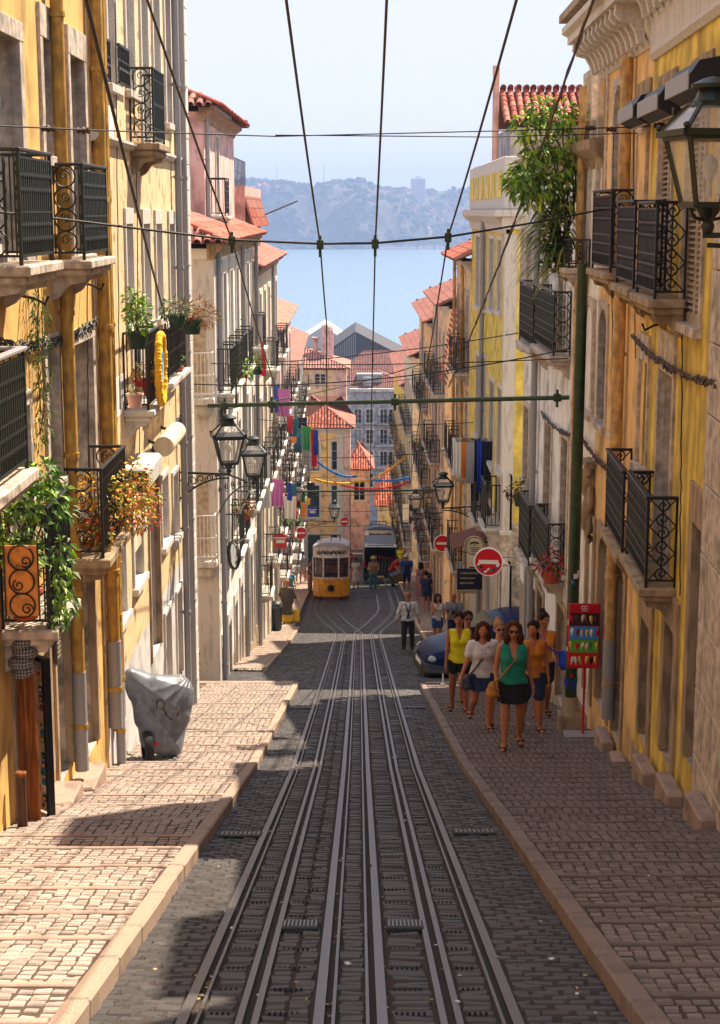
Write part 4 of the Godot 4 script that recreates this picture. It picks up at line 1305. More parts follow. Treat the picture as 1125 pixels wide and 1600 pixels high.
	b.rod(Vector3(0, 1.6, -0.3), Vector3(4.4, 1.6, -0.3), 0.02, 4); b.rod(Vector3(0, 1.2, -0.3), Vector3(4.4, 1.2, -0.3), 0.015, 4)
	hp(h, "roof_railing", b, M.iron_grey)
	b = B.new()
	b.rod(Vector3(6.9, -0.2, 0.0), Vector3(7.8, 0.35, 1.3), 0.03, 4)
	hp(h, "roof_mast", b, M.iron_grey)

	h = house("ivory_house", "ivory terrace house with tall windows and drying racks, past the corner house", -1.0, -3.05, 46.0, -3.05, 60.0, -1.7, -16.2, 8.0, M.cream, M.stone_white)
	front(h, [[-14.6, -12.2, 2], [-11.3, -8.9, 1], [-8.1, -5.8, 1], [-5.0, -2.5, 1]], 2.3, {"w": 0.85, "pipes": [0.3, 9.4]})
	eaves(h, M.stone_tan)
	tiled_roof(h, 0.38, 8.0, 0.0, 0.0, red)
	h = house("salmon_house", "salmon pink house with green shutters half way down on the left", -1.0, -3.2, 60.0, -3.25, 76.0, -4.6, -19.4, 8.0, M.pink, M.stone_white)
	front(h, [[-17.2, -14.9, 2], [-14.0, -11.7, 1], [-10.9, -8.7, 1], [-7.9, -5.6, 1]], 2.3, {"w": 0.85, "pipes": [5.0]})
	eaves(h, M.stone_white)
	tiled_roof(h, 0.38, 8.0, 0.0, 0.0, Color(0.5, 0.22, 0.15))
	h = house("grey_white_house", "grey white house beside the yellow tram, fourth down the left side", -1.0, -3.4, 76.0, -3.65, 104.0, -8.0, -24.8, 8.0, M.white_wall, M.stone_white)
	front(h, [[-20.6, -18.2, 2], [-17.4, -15.1, 1], [-14.3, -12.1, 1], [-11.2, -9.0, 1]], 2.6, {"w": 0.9, "pipes": [8.0, 16.0]})
	eaves(h, M.stone_tan)
	tiled_roof(h, 0.38, 8.0, 0.0, 0.0, red)

func street_end() -> void:
	var red := Color(0.43, 0.19, 0.14)
	# facing up the street behind the yellow tram
	var h := house("yellow_gable_house", "yellow and pink house with a red hip roof, behind the yellow tram", -1.0, -3.9, 106.5, -0.65, 106.5, -14.4, -25.6, 10.0, M.orange, M.stone_white)
	front(h, [[-24.2, -21.6, 2], [-20.4, -18.2, 0], [-17.2, -15.2, 0]], 1.6, {"w": 0.8})
	slab(h, "pilaster", 2.4, 2.85, -25.6, -14.7, -0.02, 0.09, M.stone_white)
	slab(h, "pilaster", 0.0, 0.3, -25.6, -14.7, -0.02, 0.09, M.stone_white)
	slab(h, "pink_facing", 2.852, 3.27, -25.6, -14.5, -0.02, 0.06, M.pink)
	slab(h, "pink_facing", 3.25, 3.28, -25.6, -14.5, -10.0, -0.02, M.pink)
	eaves(h, M.stone_white)
	tiled_roof(h, 0.5, 6.0, 0.9, 0.9, red, 150, 0.35)
	h = house("orange_gable_house", "orange house end with one white window and a pink chimney", -1.0, -5.2, 122.0, -1.0, 122.0, -11.9, -28.0, 8.0, M.apricot, M.stone_white)
	window(h, 1.78, 2.659, -13.036, -12.203, "casement", {"sw": 0.12})
	walls(h)
	slab(h, "pink_facing", 3.2, 4.22, -28.0, -12.0, -0.02, 0.04, M.pink)
	tiled_roof(h, 0.36, 6.0, 0.0, 1.0, Color(0.55, 0.25, 0.18), 0, 0.3)
	var b := B.new()
	b.cbox(Vector3(2.25, -12.0, -3.0), Vector3(3.2, -9.0, -2.0), 0.03)
	b.lathe(Transform3D(Basis(Vector3.RIGHT, Vector3.UP, Vector3.BACK), Vector3(2.72, -9.0, -2.5)), [Vector2(0.5, 0.0), Vector2(0.52, 0.1), Vector2(0.4, 0.32), Vector2(0.15, 0.45), Vector2(0.0, 0.48)], 14)
	hp(h, "chimney", b, M.pink)
	b = B.new()
	b.rod(Vector3(1.8, -11.5, -2.4), Vector3(1.8, -9.7, -2.4), 0.2, 10)
	b.cbox(Vector3(1.5, -9.75, -2.7), Vector3(2.1, -9.6, -2.1), 0.02)
	hp(h, "chimney_pot", b, M.rose)
	# the grey block across the bottom of the street
	var gx: float = -1.039
	h = house("grey_block", "grey apartment block with dark iron balconies across the foot of the street", -1.0, gx, 185.0, 6.454, 185.0, -20.586, -38.0, 12.0, M.grey_wall, M.dado_grey)
	var L := h.length
	for y in [-24.324, -26.732, -29.302, -31.886]:
		for c in [0.12, 0.3, 0.52, 0.66, 0.8, 0.93]:
			window(h, L * c - 0.42, L * c + 0.42, y, y + 1.7, "casement" if R.randf() < 0.7 else "louvre", {"frame": M.frame_white, "sw": 0.14, "called": "balcony_door", "shutter": M.shutter_white})
	walls(h)
	for y in [-24.324, -26.732, -29.302, -31.886]:
		balcony(h, L * 0.44, L * 0.88, y, 0.7, 0.95, {"iron": M.iron_black, "front": "bars", "ends": "bars", "thick": 0.2, "brackets": false, "pitch": 0.14})
		balcony(h, L * 0.07, L * 0.2, y, 0.7, 0.95, {"iron": M.iron_black, "front": "bars", "ends": "bars", "thick": 0.2, "brackets": false, "pitch": 0.14})
		mould(h, "string_course", [Vector2(0, y - 0.3), Vector2(0.1, y - 0.25), Vector2(0.1, y - 0.18), Vector2(0, y - 0.14)], 0.0, L, M.dado_grey)
	slab(h, "parapet", -0.1, L + 0.1, h.top, h.top + 0.35, -0.5, 0.25, M.dado_grey)
	tiled_roof(h, 0.42, 9.0, 0.0, 1.0, Color(0.30, 0.12, 0.09), 0, 0.1)
	slab(h, "skylight", L * 0.1, L * 0.5, h.top + 0.9, h.top + 1.9, -3.2, -1.4, M.pipe_grey)
	slab(h, "roof_hatch", L * 0.2, L * 0.34, h.top + 0.6, h.top + 1.6, -1.4, -0.7, M.grey_wall)
	h = house("brown_roof_house", "house under a broad brown tiled roof, behind the grey block", -1.0, -1.955, 212.0, 8.586, 212.0, -21.715, -43.0, 12.0, M.dado_grey, M.stone)
	front(h, [[h.top - 2.2, h.top - 0.8, 0]], 2.4)
	tiled_roof(h, 0.46, 11.0, 0.5, 0.5, Color(0.27, 0.11, 0.085))
	slab(h, "roof_light", 2.2, 4.6, h.top + 1.2, h.top + 1.5, -3.4, -2.2, M.pipe_grey)
	h = house("dark_shed", "wide dark gabled market shed by the river", -1.0, -5.052, 300.0, 9.503, 300.0, -27.844, -52.0, 26.0, M.dark_sheet, M.dark_sheet)
	walls(h)
	b = B.new()
	var px: float = 4.331
	var py: float = -22.106
	b.prism(Transform3D(), PackedVector2Array([Vector2(-0.4, h.top), Vector2(h.length + 0.6, h.top), Vector2(h.length + 0.6, h.top + 0.2), Vector2(px, py), Vector2(-0.4, -25.329)]), -26.0, 0.3)
	hp(h, "roof", b, M.dark_sheet)
	b = B.new()
	for k in 13:
		var f := k / 12.0
		var x := lerpf(0.2, px, f)
		b.box(Vector3(x - 0.06, h.top + 0.2, 0.3), Vector3(x + 0.06, lerpf(-25.329, py, f) - 0.25, 0.36))
	hp(h, "gable_glazing_bars", b, M.pipe_grey)
	h = house("pale_shed", "pale sheet roofed shed left of the dark shed", -1.0, -14.026, 330.0, -0.662, 330.0, -27.862, -54.0, 20.0, M.dado_grey, M.stone)
	walls(h)
	gable_roof(h, -0.5, h.length + 0.5, h.top, -23.137, -20.0, 0.4, M.pale_sheet)
	h = house("quay_building", "low sand coloured building on the quay with a dark tank on top", -1.0, 6.225, 345.0, 14.802, 345.0, -29.541, -56.0, 10.0, M.cream, M.stone)
	front(h, [[h.top - 1.4, h.top - 0.6, 0]], 2.2, {"w": 1.2})
	slab(h, "roof_tank", 5.6, 6.9, h.top, h.top + 1.5, -3.0, -1.6, M.wood_blue)
	# roofs that close the view past the second tram
	h = house("red_roof_house", "small white house under a bright red tiled roof at the bend", -1.0, 1.6, 128.0, 4.6, 128.0, -23.646, -29.5, 8.0, M.white_wall, M.stone_white)
	front(h, [[h.top - 2.4, h.top - 0.8, 0]], 1.6)
	tiled_roof(h, 0.6, 7.0, 0.3, 0.3, Color(0.56, 0.2, 0.15), 140)
	h = house("pale_pink_house", "pale pink house end between the yellow gable and the grey block", -1.0, -0.8, 132.0, 0.853, 132.0, -21.286, -30.0, 8.0, M.pink, M.stone_white)
	front(h, [[h.top - 2.6, h.top - 0.9, 0]], 1.4)
	tiled_roof(h, 0.5, 6.0, 0.4, 0.4, Color(0.52, 0.22, 0.16), 100)

func far_right() -> void:
	var red := Color(0.40, 0.155, 0.11)
	var h := house("yellow_corner_house", "lemon yellow corner house with a white parapet, stone base and two balconies", 1, 3.3, 36.4, 3.3, 47.5, -0.05, -13.4, 7.0, M.lemon, M.stone_white)
	for q in [[2.01, 3.447, -2.597, -0.685], [4.361, 5.445, -2.528, -0.686], [6.682, 8.03, -2.419, -0.675], [9.122, 10.15, -2.318, -0.668]]:
		window(h, q[0], q[1], q[2], q[3], "casement", {"sw": 0.1, "frame": M.frame_white})
	for q in [[2.64, 4.057, -6.147, -3.928], [4.959, 6.027, -5.902, -3.783], [7.354, 8.68, -6.197, -4.132], [9.776, 10.787, -6.01, -4.056]]:
		window(h, q[0], q[1], q[2], q[3], "casement", {"sw": 0.1, "frame": M.frame_green})
	for q in [[3.459, 5.065, -8.313, -6.843], [6.778, 8.344, -7.72, -6.395], [10.325, 11.476, -7.206, -5.957]]:
		window(h, q[0], q[1], q[2], q[3], "casement", {"sw": 0.1, "frame": M.frame_green, "called": "balcony_door"})
	for q in [[3.701, 5.306, -11.124, -9.341], [7.017, 8.582, -10.499, -8.697], [10.375, 11.695, -9.875, -8.002]]:
		window(h, q[0], q[1], q[2], q[3], "door", {"sw": 0.1, "leaf": M.wood_brown, "sill": false})
	walls(h, 0.2, -7.2, M.stone)
	mould(h, "cornice", [Vector2(-0.1, -0.5), Vector2(0.03, -0.5), Vector2(0.08, -0.3), Vector2(0.28, -0.12), Vector2(0.3, 0.02), Vector2(-0.1, 0.05)], -0.1, h.length, M.stone_white)
	slab(h, "end_cornice", h.length + 0.002, h.length + 0.3, -0.12, 0.035, -7.0, 0.3, M.stone_white)
	slab(h, "end_cornice", h.length + 0.002, h.length + 0.16, -0.4, -0.123, -7.0, 0.12, M.stone_white)
	slab(h, "parapet", -0.05, h.length + 0.1, 0.04, 1.2, -0.3, 0.08, M.stone_white, 0.02)
	slab(h, "end_parapet", h.length - 0.25, h.length + 0.1, 0.04, 1.2, -7.0, -0.3, M.stone_white, 0.02)
	for k in 6: slab(h, "parapet_panel", 0.4 + k * 1.8, 1.7 + k * 1.8, 0.3, 0.9, 0.06, 0.1, M.lemon)
	for k in 4: slab(h, "parapet_panel", h.length + 0.08, h.length + 0.12, 0.3, 0.9, -0.75 - k * 0.5, -0.4 - k * 0.5, M.lemon)
	slab(h, "corner_stone", h.length - 0.35, h.length + 0.03, -13.4, -7.2, -0.5, 0.03, M.stone)
	slab(h, "corner_pilaster", h.length - 0.22, h.length + 0.02, -7.2, -0.5, -0.25, 0.03, M.stone_white)
	slab(h, "base_moulding", -0.02, h.length + 0.05, -7.25, -7.1, -7.0, 0.05, M.stone)
	downpipe(h, 5.511, -12.6, -0.1, 0.06, 0.1, M.pipe_grey)
	balcony(h, 6.351, 7.933, -7.736, 0.4, 1.0, {"iron": M.iron_black, "front": "lattice", "ends": "bars"})
	balcony(h, 9.748, 11.085, -7.234, 0.4, 1.0, {"iron": M.iron_black, "front": "lattice", "ends": "bars"})
	h = house("lilac_roof_storey", "lilac grey roof storey with a small red tiled gable, above the yellow corner house", -1.0, 4.05, 44.0, 6.6, 44.0, 2.2, 0.0, 5.0, M.grey_wall, M.stone_white)
	window(h, 0.4, 1.1, 0.7, 1.7, "casement")
	window(h, 1.5, 2.2, 0.7, 1.7, "casement")
	walls(h)
	tiled_roof(h, 0.5, 3.0, 0.0, 0.0, red, 120, 0.2)
	var b := B.new()
	b.rod(Vector3(-0.35, 0.0, -0.6), Vector3(-0.35, 3.6, -0.6), 0.09, 10); b.rod(Vector3(-0.35, 3.6, -0.6), Vector3(-0.35, 3.85, -0.6), 0.1, 10)
	hp(h, "flue", b, M.rose)
	h = house("red_eave_house", "peach house with a deep red tiled eave and striped awnings, below the yellow corner", 1.0, 3.3, 47.6, 3.28, 54.2, -1.55, -15.2, 8.0, M.apricot, M.stone)
	front(h, [[-14.0, -11.6, 2], [-10.9, -8.6, 1], [-7.9, -5.6, 1], [-4.8, -2.5, 1]], 2.1, {"w": 0.9, "pipes": [0.3, 4.2], "pipe": M.pipe_orange})
	eaves(h, M.stone_white)
	tiled_roof(h, 0.42, 8.0, 0.8, 0.0, red, 120, 0.5)
	for q in [[1.0, -3.1, M.awning_red], [3.4, -3.0, M.awning_brown]]:
		b = B.new()
		for k in 14:
			var y: float = q[1] - k * 0.17
			b.facen(Vector3(q[0], y, 0.2 + k * 0.03), Vector3(q[0] + 1.6, y, 0.2 + k * 0.03), Vector3(q[0] + 1.6, y - 0.1, 0.22 + k * 0.03), Vector3(q[0], y - 0.1, 0.22 + k * 0.03))
		hp(h, "slatted_awning", b, q[2])
	h = house("peach_house", "peach house past the alley, with iron balconies over the no entry sign", 1.0, 3.25, 60.2, 3.2, 70.0, -3.6, -18.2, 8.0, M.apricot, M.stone)
	front(h, [[-16.0, -13.7, 2], [-12.9, -10.6, 1], [-9.9, -7.6, 1], [-6.9, -4.7, 1]], 2.4, {"w": 0.9, "pipes": [5.0], "share": 0.9})
	eaves(h, M.stone_white)
	tiled_roof(h, 0.4, 8.0, 0.6, 0.0, red, 0, 0.4)
	h = house("saffron_house", "saffron house with green iron balconies, lower on the right side", 1.0, 3.2, 70.1, 3.15, 84.0, -4.9, -20.8, 8.0, M.orange, M.stone)
	front(h, [[-19.0, -16.6, 2], [-15.6, -13.2, 1], [-12.3, -9.9, 1], [-9.0, -6.6, 1]], 2.4, {"w": 0.9, "pipes": [6.0], "share": 0.9})
	eaves(h, M.stone_white)
	tiled_roof(h, 0.4, 8.0, 0.5, 0.0, red, 0, 0.4)
	h = house("beige_house", "beige house with crowded balconies beside the dark van", 1.0, 3.05, 90.5, 2.95, 104.0, -8.2, -24.8, 8.0, M.cream, M.stone)
	front(h, [[-22.6, -20.2, 2], [-19.2, -16.8, 1], [-15.9, -13.5, 1], [-12.6, -10.2, 1]], 2.4, {"w": 0.9, "share": 0.95})
	eaves(h, M.stone_white)
	tiled_roof(h, 0.4, 8.0, 0.3, 0.0, red)
	h = house("narrow_yellow_house", "narrow yellow house last on the right before the bend", 1.0, 2.95, 104.0, 2.75, 127.0, -11.3, -29.0, 8.0, M.lemon, M.stone)
	front(h, [[-26.6, -24.2, 2], [-23.2, -20.8, 1], [-19.9, -17.5, 1], [-16.6, -14.2, 1]], 2.6, {"w": 0.9, "share": 0.9})
	eaves(h, M.stone_white)
	tiled_roof(h, 0.4, 8.0, 0.0, 0.0, red)

func far_shore() -> void:
	var r := thing("river", "", "")
	r.set_meta("kind", "structure")
	var w := B.new()
	w.face(P(-1600, -60, 400), P(1600, -60, 400), P(1600, -60, 3400), P(-1600, -60, 3400), Vector3.UP)
	put("water", w, M.river, r)
	var hill := thing("far_hills", "", "")
	hill.set_meta("kind", "structure")
	var fn := FastNoiseLite.new()
	fn.seed = 21
	fn.frequency = 0.0042
	fn.fractal_octaves = 5
	var top := func(x: float) -> float:
		# ridge height above the river along the far bank
		var px := 561.0 + x * 2500.0 / 2700.0
		var a := 107.0 + 3.0 * sin(px * 0.05) - 14.0 * smoothstep(560.0, 610.0, px) + 10.0 * smoothstep(660.0, 760.0, px) + 4.0 * sin(px * 0.021 + 1.0)
		return a
	var hgt := func(x: float, d: float) -> float:
		var f := (d - 2572.0) / 150.0
		var n1: float = fn.get_noise_2d(x * 1.4, d * 0.8)
		var edge := clampf(f + n1 * 0.5, -0.2, 1.6)
		var y: float = smoothstep(0.0, 1.0, edge) * (top.call(x) as float) * (0.86 + 0.14 * smoothstep(1.0, 1.6, edge))
		var spread := smoothstep(40.0, 130.0, x)
		y = lerpf(y, smoothstep(0.0, 3.2, f + n1 * 0.4) * (top.call(x) as float), spread)
		return -60.5 + y + 7.0 * fn.get_noise_2d(x * 4.0, d * 4.0) * smoothstep(0.1, 0.4, f)
	var b := B.new()
	b.colored = true
	var nx := 150; var nd := 46
	var g := []
	for i in nx + 1:
		var col := []
		for k in nd + 1:
			var x := -950.0 + 1900.0 * i / nx
			var d := 2560.0 + 640.0 * pow(k / float(nd), 1.6)
			col.append(P(x, hgt.call(x, d), d))
		g.append(col)
	for i in nx:
		for k in nd:
			var p: Vector3 = g[i][k]
			var m := fn.get_noise_2d(p.x * 3.0, p.y * 9.0)
			b.tint = Color(0.13, 0.105, 0.07).lerp(Color(0.035, 0.055, 0.025), smoothstep(-0.2, 0.15, m))
			b.facen(g[i][k], g[i + 1][k], g[i + 1][k + 1], g[i][k + 1])
	put("slope", b, M.hill, hill)
	# scrub and trees on the slope, too many to count
	var tuft := B.new()
	for q in 9:
		tuft.ball(Transform3D(Basis(), Vector3(jit(0.5), 0.3 + jit(0.35), jit(0.5))), Vector3(0.42, 0.36 + jit(0.1), 0.42), 6, 5)
	var where := []; var tints := []
	for i in 3400:
		var x := R.randf_range(-420.0, 460.0)
		var d := 2574.0 + 480.0 * pow(R.randf(), 1.5)
		if fn.get_noise_2d(x * 2.2, d * 2.2) < -0.12: continue
		var s := R.randf_range(3.0, 9.0)
		where.append(Transform3D(Basis(Vector3.UP, R.randf() * TAU).scaled(Vector3(s, s * R.randf_range(0.6, 1.1), s)), P(x, hgt.call(x, d) as float, d)))
		var k := R.randf_range(0.6, 1.3)
		tints.append(Color(0.035 * k, 0.055 * k, 0.025 * k))
	copies("scrub", tuft.mesh(), M.scrub, where, tints, hill)
	var crown := B.new()
	for q in 16:
		var a := R.randf() * TAU
		crown.ball(Transform3D(Basis(), Vector3(cos(a) * R.randf() * 2.8, 6.0 + jit(1.3), sin(a) * R.randf() * 2.8)), Vector3(1.5, 1.1 + jit(0.3), 1.5), 7, 5)
	var cm := crown.mesh()
	var tr := B.new()
	tr.tube([Vector3.ZERO, Vector3(0.1, 3, 0), Vector3(0, 6, 0.1)], [0.4, 0.3, 0.2], 6)
	var tm := tr.mesh()
	var i := 0
	for px: float in [487.0, 497, 506, 515, 523, 532, 540, 547, 553, 559, 565, 571, 682, 690, 699, 708, 717, 726, 734, 405, 418, 431]:
		var d := 2700.0 + jit(12.0)
		var x := (px - 561.0) * d / 2500.0
		var t := thing("ridge_tree", "dark tree standing on the ridge of the far bank", "tree", P(x, (hgt.call(x, d) as float) - 1.0, d), "trees along the far ridge", R.randf() * TAU)
		t.scale = Vector3.ONE * R.randf_range(0.9, 1.9)
		putm("crown", cm, M.ridge_green, t); putm("trunk", tm, M.wood_grey, t)
		i += 1
	var hm := B.new()
	hm.box(Vector3(-5, -8, -4), Vector3(5, 4.5, 4))
	var hb := hm.mesh()
	var rf := B.new()
	rf.prism(Transform3D(Basis(), Vector3.ZERO), PackedVector2Array([Vector2(-5.5, 4.4), Vector2(5.5, 4.4), Vector2(0, 7.4)]), -4.4, 4.4)
	var rm := rf.mesh()
	var wd := B.new()
	for k in 3:
		for j in 2: wd.box(Vector3(-3.9 + k * 2.9, -1.4 + j * 3.2, 4.0), Vector3(-2.7 + k * 2.9, 0.3 + j * 3.2, 4.08))
	var wm := wd.mesh()
	for k in 40:
		var px := R.randf_range(588.0, 745.0) if k < 32 else R.randf_range(388.0, 475.0)
		var d := R.randf_range(2690.0, 2980.0) if k < 32 else R.randf_range(2712.0, 2740.0)
		var x := (px - 561.0) * d / 2500.0
		var lab := "small white house with red roof among others on the far hillside" if k < 32 else "low house with red roof along the top of the far cliff"
		var t := thing("hill_house", lab, "house", P(x, (hgt.call(x, d) as float) + 1.5, d), "houses on the far hillside" if k < 32 else "houses along the cliff top", jit(0.7))
		t.scale = Vector3(R.randf_range(0.7, 1.6), R.randf_range(0.7, 1.3), 1.0)
		putm("wall", hb, [M.dado_grey, M.cream, M.pink, M.grey_wall][k % 4], t); putm("roof", rm, [M.tile0, M.tile3, M.tile1][k % 3], t); putm("windows", wm, M.dark, t).set_meta("kind", "stuff")
	for k in 12:
		var px := 600.0 + k * 9.0 + jit(3.0)
		var d := 2566.0
		var t := thing("shore_house", "low white warehouse at the waterline of the far bank", "warehouse", P((px - 561.0) * d / 2500.0, -58.0, d), "warehouses along the far shore", jit(0.2))
		t.scale = Vector3(R.randf_range(0.7, 1.3), R.randf_range(0.5, 0.9), 1.0)
		putm("wall", hb, M.white_wall, t); putm("roof", rm, [M.tile3, M.pipe_grey][k % 2], t)
	var tx: float = 104.655
	var th: float = 56.794
	var tow := thing("tower_block", "tall pale tower block on the far hill", "tower block", P(tx, th - 46.0, 2900))
	b = B.new()
	b.box(Vector3(-13, -10, -9), Vector3(13, 46, 9)); b.box(Vector3(-5, 46, -4), Vector3(4, 50, 4))
	put("wall", b, M.white_wall, tow)
	for fl in 14:
		for c in 6:
			b = B.new()
			b.box(Vector3(-11.4 + c * 4.0, 3.0 + fl * 3.0, 8.9), Vector3(-8.9 + c * 4.0, 4.7 + fl * 3.0, 9.06))
			put("window", b, M.dark, tow)
	for px in [435.0, 507.0]:
		var m := thing("radio_mast", "thin radio mast on the far ridge, " + ("the western one" if px > 500.0 else "above the cliff houses"), "mast", P((px - 561.0) * 2750.0 / 2500.0, 40.0, 2750))
		b = B.new()
		b.tube([Vector3.ZERO, Vector3(0, 42, 0)], [0.5, 0.2], 4)
		for k in 10: b.box(Vector3(-0.9, 3.0 + k * 3.6, -0.1), Vector3(0.9, 3.2 + k * 3.6, 0.1))
		put("lattice", b, M.iron_grey, m)

func far_materials() -> void:
	mat("hill", "#ffffff", 1.0, {"vertex": true, "tex": "grain", "size": 40.0})
	mat("scrub", "#ffffff", 1.0, {"vertex": true})
	mat("ridge_green", "#33431f", 1.0, {"tex": "grain", "size": 3.0, "world": false})
	mat("dark_sheet", "#3d3a3f", 0.8, {"tex": "grain", "size": 3.0})
	mat("pale_sheet", "#d6d2d0", 0.7, {"tex": "grain", "size": 3.0})
	mat("awning_red", "#a8321f", 0.8, {"back": "#401008"})
	mat("awning_brown", "#6d3a28", 0.8)
# street furniture ---------------------------------------------------------------
func catenary(p: Vector3, q: Vector3, sag: float, n := 14) -> Array:
	var a := []
	for i in n + 1:
		var f := float(i) / n
		a.append(p.lerp(q, f) + Vector3(0, -sag * 4.0 * f * (1.0 - f), 0))
	return a

func wire(label: String, pts: Array, r: float, m: Material, group := "", called := "overhead_wire") -> MeshInstance3D:
	var b := B.new()
	b.tube(pts, r, 5)
	var o := put(called, b, m)
	tag(o, label, "wire", group)
	return o

func twisted(label: String, p: Vector3, q: Vector3, sag: float, r: float, strands: int, m: Material, loose := 1.0) -> void:
	var b := B.new()
	var base := catenary(p, q, sag, 60)
	for s in strands:
		var pts := []
		for i in base.size():
			var a := i * 0.9 + TAU * s / strands
			pts.append(base[i] + Vector3(0, sin(a), cos(a)) * r * 1.3 * loose + Vector3(jit(r), jit(r * 2.0), jit(r)) * loose)
		b.tube(pts, r, 4)
	tag(put("cable_bundle", b, m), label, "cable")

func lantern(label: String, base: Vector3, k: float, wall: Vector3, yaw := 0.0, arm_dy := -0.3) -> void:
	var t := thing("street_lantern", label, "lantern", base)
	t.rotation.y = yaw
	var w0 := 0.13 * k; var w1 := 0.22 * k; var hh := 0.42 * k
	var f := B.new()
	for sx in [-1.0, 1.0]:
		for sz in [-1.0, 1.0]:
			f.bar(Vector3(sx * w0, 0, sz * w0), Vector3(sx * w1, hh, sz * w1), 0.026 * k)
	for q in [[w0, 0.0, 0.035], [w1, hh, 0.045]]:
		for s in [-1.0, 1.0]:
			f.bar(Vector3(-q[0], q[1], s * q[0]), Vector3(q[0], q[1], s * q[0]), q[2] * k); f.bar(Vector3(s * q[0], q[1], -q[0]), Vector3(s * q[0], q[1], q[0]), q[2] * k)
	put("frame", f, M.lantern_iron, t)
	for s in [[1, 0], [-1, 0], [0, 1], [0, -1]]:
		var n := Vector3(s[0], 0, s[1]); var x := Vector3(-s[1], 0, s[0])
		var g := B.new()
		g.facen(n * w0 * 0.97 - x * w0, n * w0 * 0.97 + x * w0, n * w1 * 0.97 + x * w1 + Vector3(0, hh, 0), n * w1 * 0.97 - x * w1 + Vector3(0, hh, 0))
		put("pane", g, M.lantern_glass, t)
	var rf := B.new()
	var e := w1 * 1.16; var u := w1 * 0.5; var rh := 0.2 * k
	var q4 := [[-1, -1], [1, -1], [1, 1], [-1, 1]]
	for i in 4:
		var a: Array = q4[i]; var c: Array = q4[(i + 1) % 4]
		rf.bar(Vector3(a[0] * e, hh + 0.02 * k, a[1] * e), Vector3(c[0] * e, hh + 0.02 * k, c[1] * e), 0.04 * k)
		rf.bar(Vector3(a[0] * e, hh + 0.03 * k, a[1] * e), Vector3(a[0] * u, hh + rh, a[1] * u), 0.022 * k)
		rf.bar(Vector3(a[0] * u, hh + rh, a[1] * u), Vector3(c[0] * u, hh + rh, c[1] * u), 0.03 * k)
		rf.ball(Transform3D(Basis(), Vector3(a[0] * e, hh + 0.06 * k, a[1] * e)), Vector3.ONE * 0.022 * k, 6, 5)
	var roof := put("roof_frame", rf, M.lantern_iron, t)
	for i in 4:
		var a: Array = q4[i]; var c: Array = q4[(i + 1) % 4]
		var g := B.new()
		g.facen(Vector3(a[0] * e, hh + 0.03 * k, a[1] * e), Vector3(c[0] * e, hh + 0.03 * k, c[1] * e), Vector3(c[0] * u, hh + rh, c[1] * u), Vector3(a[0] * u, hh + rh, a[1] * u))
		put("roof_pane", g, M.lantern_glass, roof)
	var cp := B.new()
	cp.lathe(Transform3D(Basis(), Vector3(0, hh + rh - 0.01, 0)), [Vector2(u * 1.25, 0), Vector2(u * 0.95, 0.05 * k), Vector2(u * 0.8, 0.1 * k), Vector2(u * 1.2, 0.105 * k), Vector2(u * 1.25, 0.13 * k), Vector2(u * 0.7, 0.16 * k), Vector2(0, 0.18 * k)], 16)
	put("cap", cp, M.lantern_iron, t)
	var fo := B.new()
	fo.lathe(Transform3D(Basis(), Vector3(0, -0.2 * k, 0)), [Vector2(0, 0), Vector2(0.03 * k, 0.02 * k), Vector2(0.045 * k, 0.07 * k), Vector2(0.03 * k, 0.1 * k), Vector2(0.06 * k, 0.14 * k), Vector2(0.1 * k, 0.2 * k)], 10)
	for s in [-1.0, 1.0]:
		fo.tube([Vector3(0, -0.1 * k, 0), Vector3(s * 0.09 * k, -0.08 * k, 0), Vector3(s * w0, 0, 0)], 0.012 * k, 5); fo.tube([Vector3(0, -0.1 * k, 0), Vector3(0, -0.08 * k, s * 0.09 * k), Vector3(0, 0, s * w0)], 0.012 * k, 5)
	put("holder", fo, M.lantern_iron, t)
	var bu := B.new()
	bu.lathe(Transform3D(Basis(), Vector3(0, 0.05 * k, 0)), [Vector2(0.02 * k, 0), Vector2(0.02 * k, 0.1 * k), Vector2(0.05 * k, 0.16 * k), Vector2(0.05 * k, 0.22 * k), Vector2(0, 0.27 * k)], 10)
	put("bulb", bu, M.frame_white, t)
	# scrolled bracket back to the wall
	var wl := t.transform.affine_inverse() * wall
	var br := B.new()
	var s0 := Vector3(0, -0.19 * k, 0)
	wl.y = s0.y
	br.bar(s0 - (wl - s0).normalized() * 0.03, wl, 0.035 * k)
	var dirx := (wl - s0).normalized()
	var ln := (wl - s0).length()
	var low := []
	for i in 11:
		var f2 := i / 10.0
		low.append(s0 + dirx * ln * f2 + Vector3(0, -0.06 - ln * 0.45 * f2 * f2, 0))
	br.tube(low, 0.016 * k, 5)
	for i in 5:
		var f2 := 0.22 + i * 0.17
		var r := ln * (0.05 + 0.16 * f2 * f2)
		scroll(br, s0 + dirx * ln * f2 + Vector3(0, -0.035 - ln * 0.22 * f2 * f2, 0), dirx, Vector3.UP, minf(r, 0.1), 0.011 * k, 1.5, i * 1.4)
	br.bar(wl + Vector3(0, 0.08, 0), wl + Vector3(0, -0.06 - ln * 0.5, 0), 0.03 * k)
	put("bracket", br, M.lantern_iron, t)

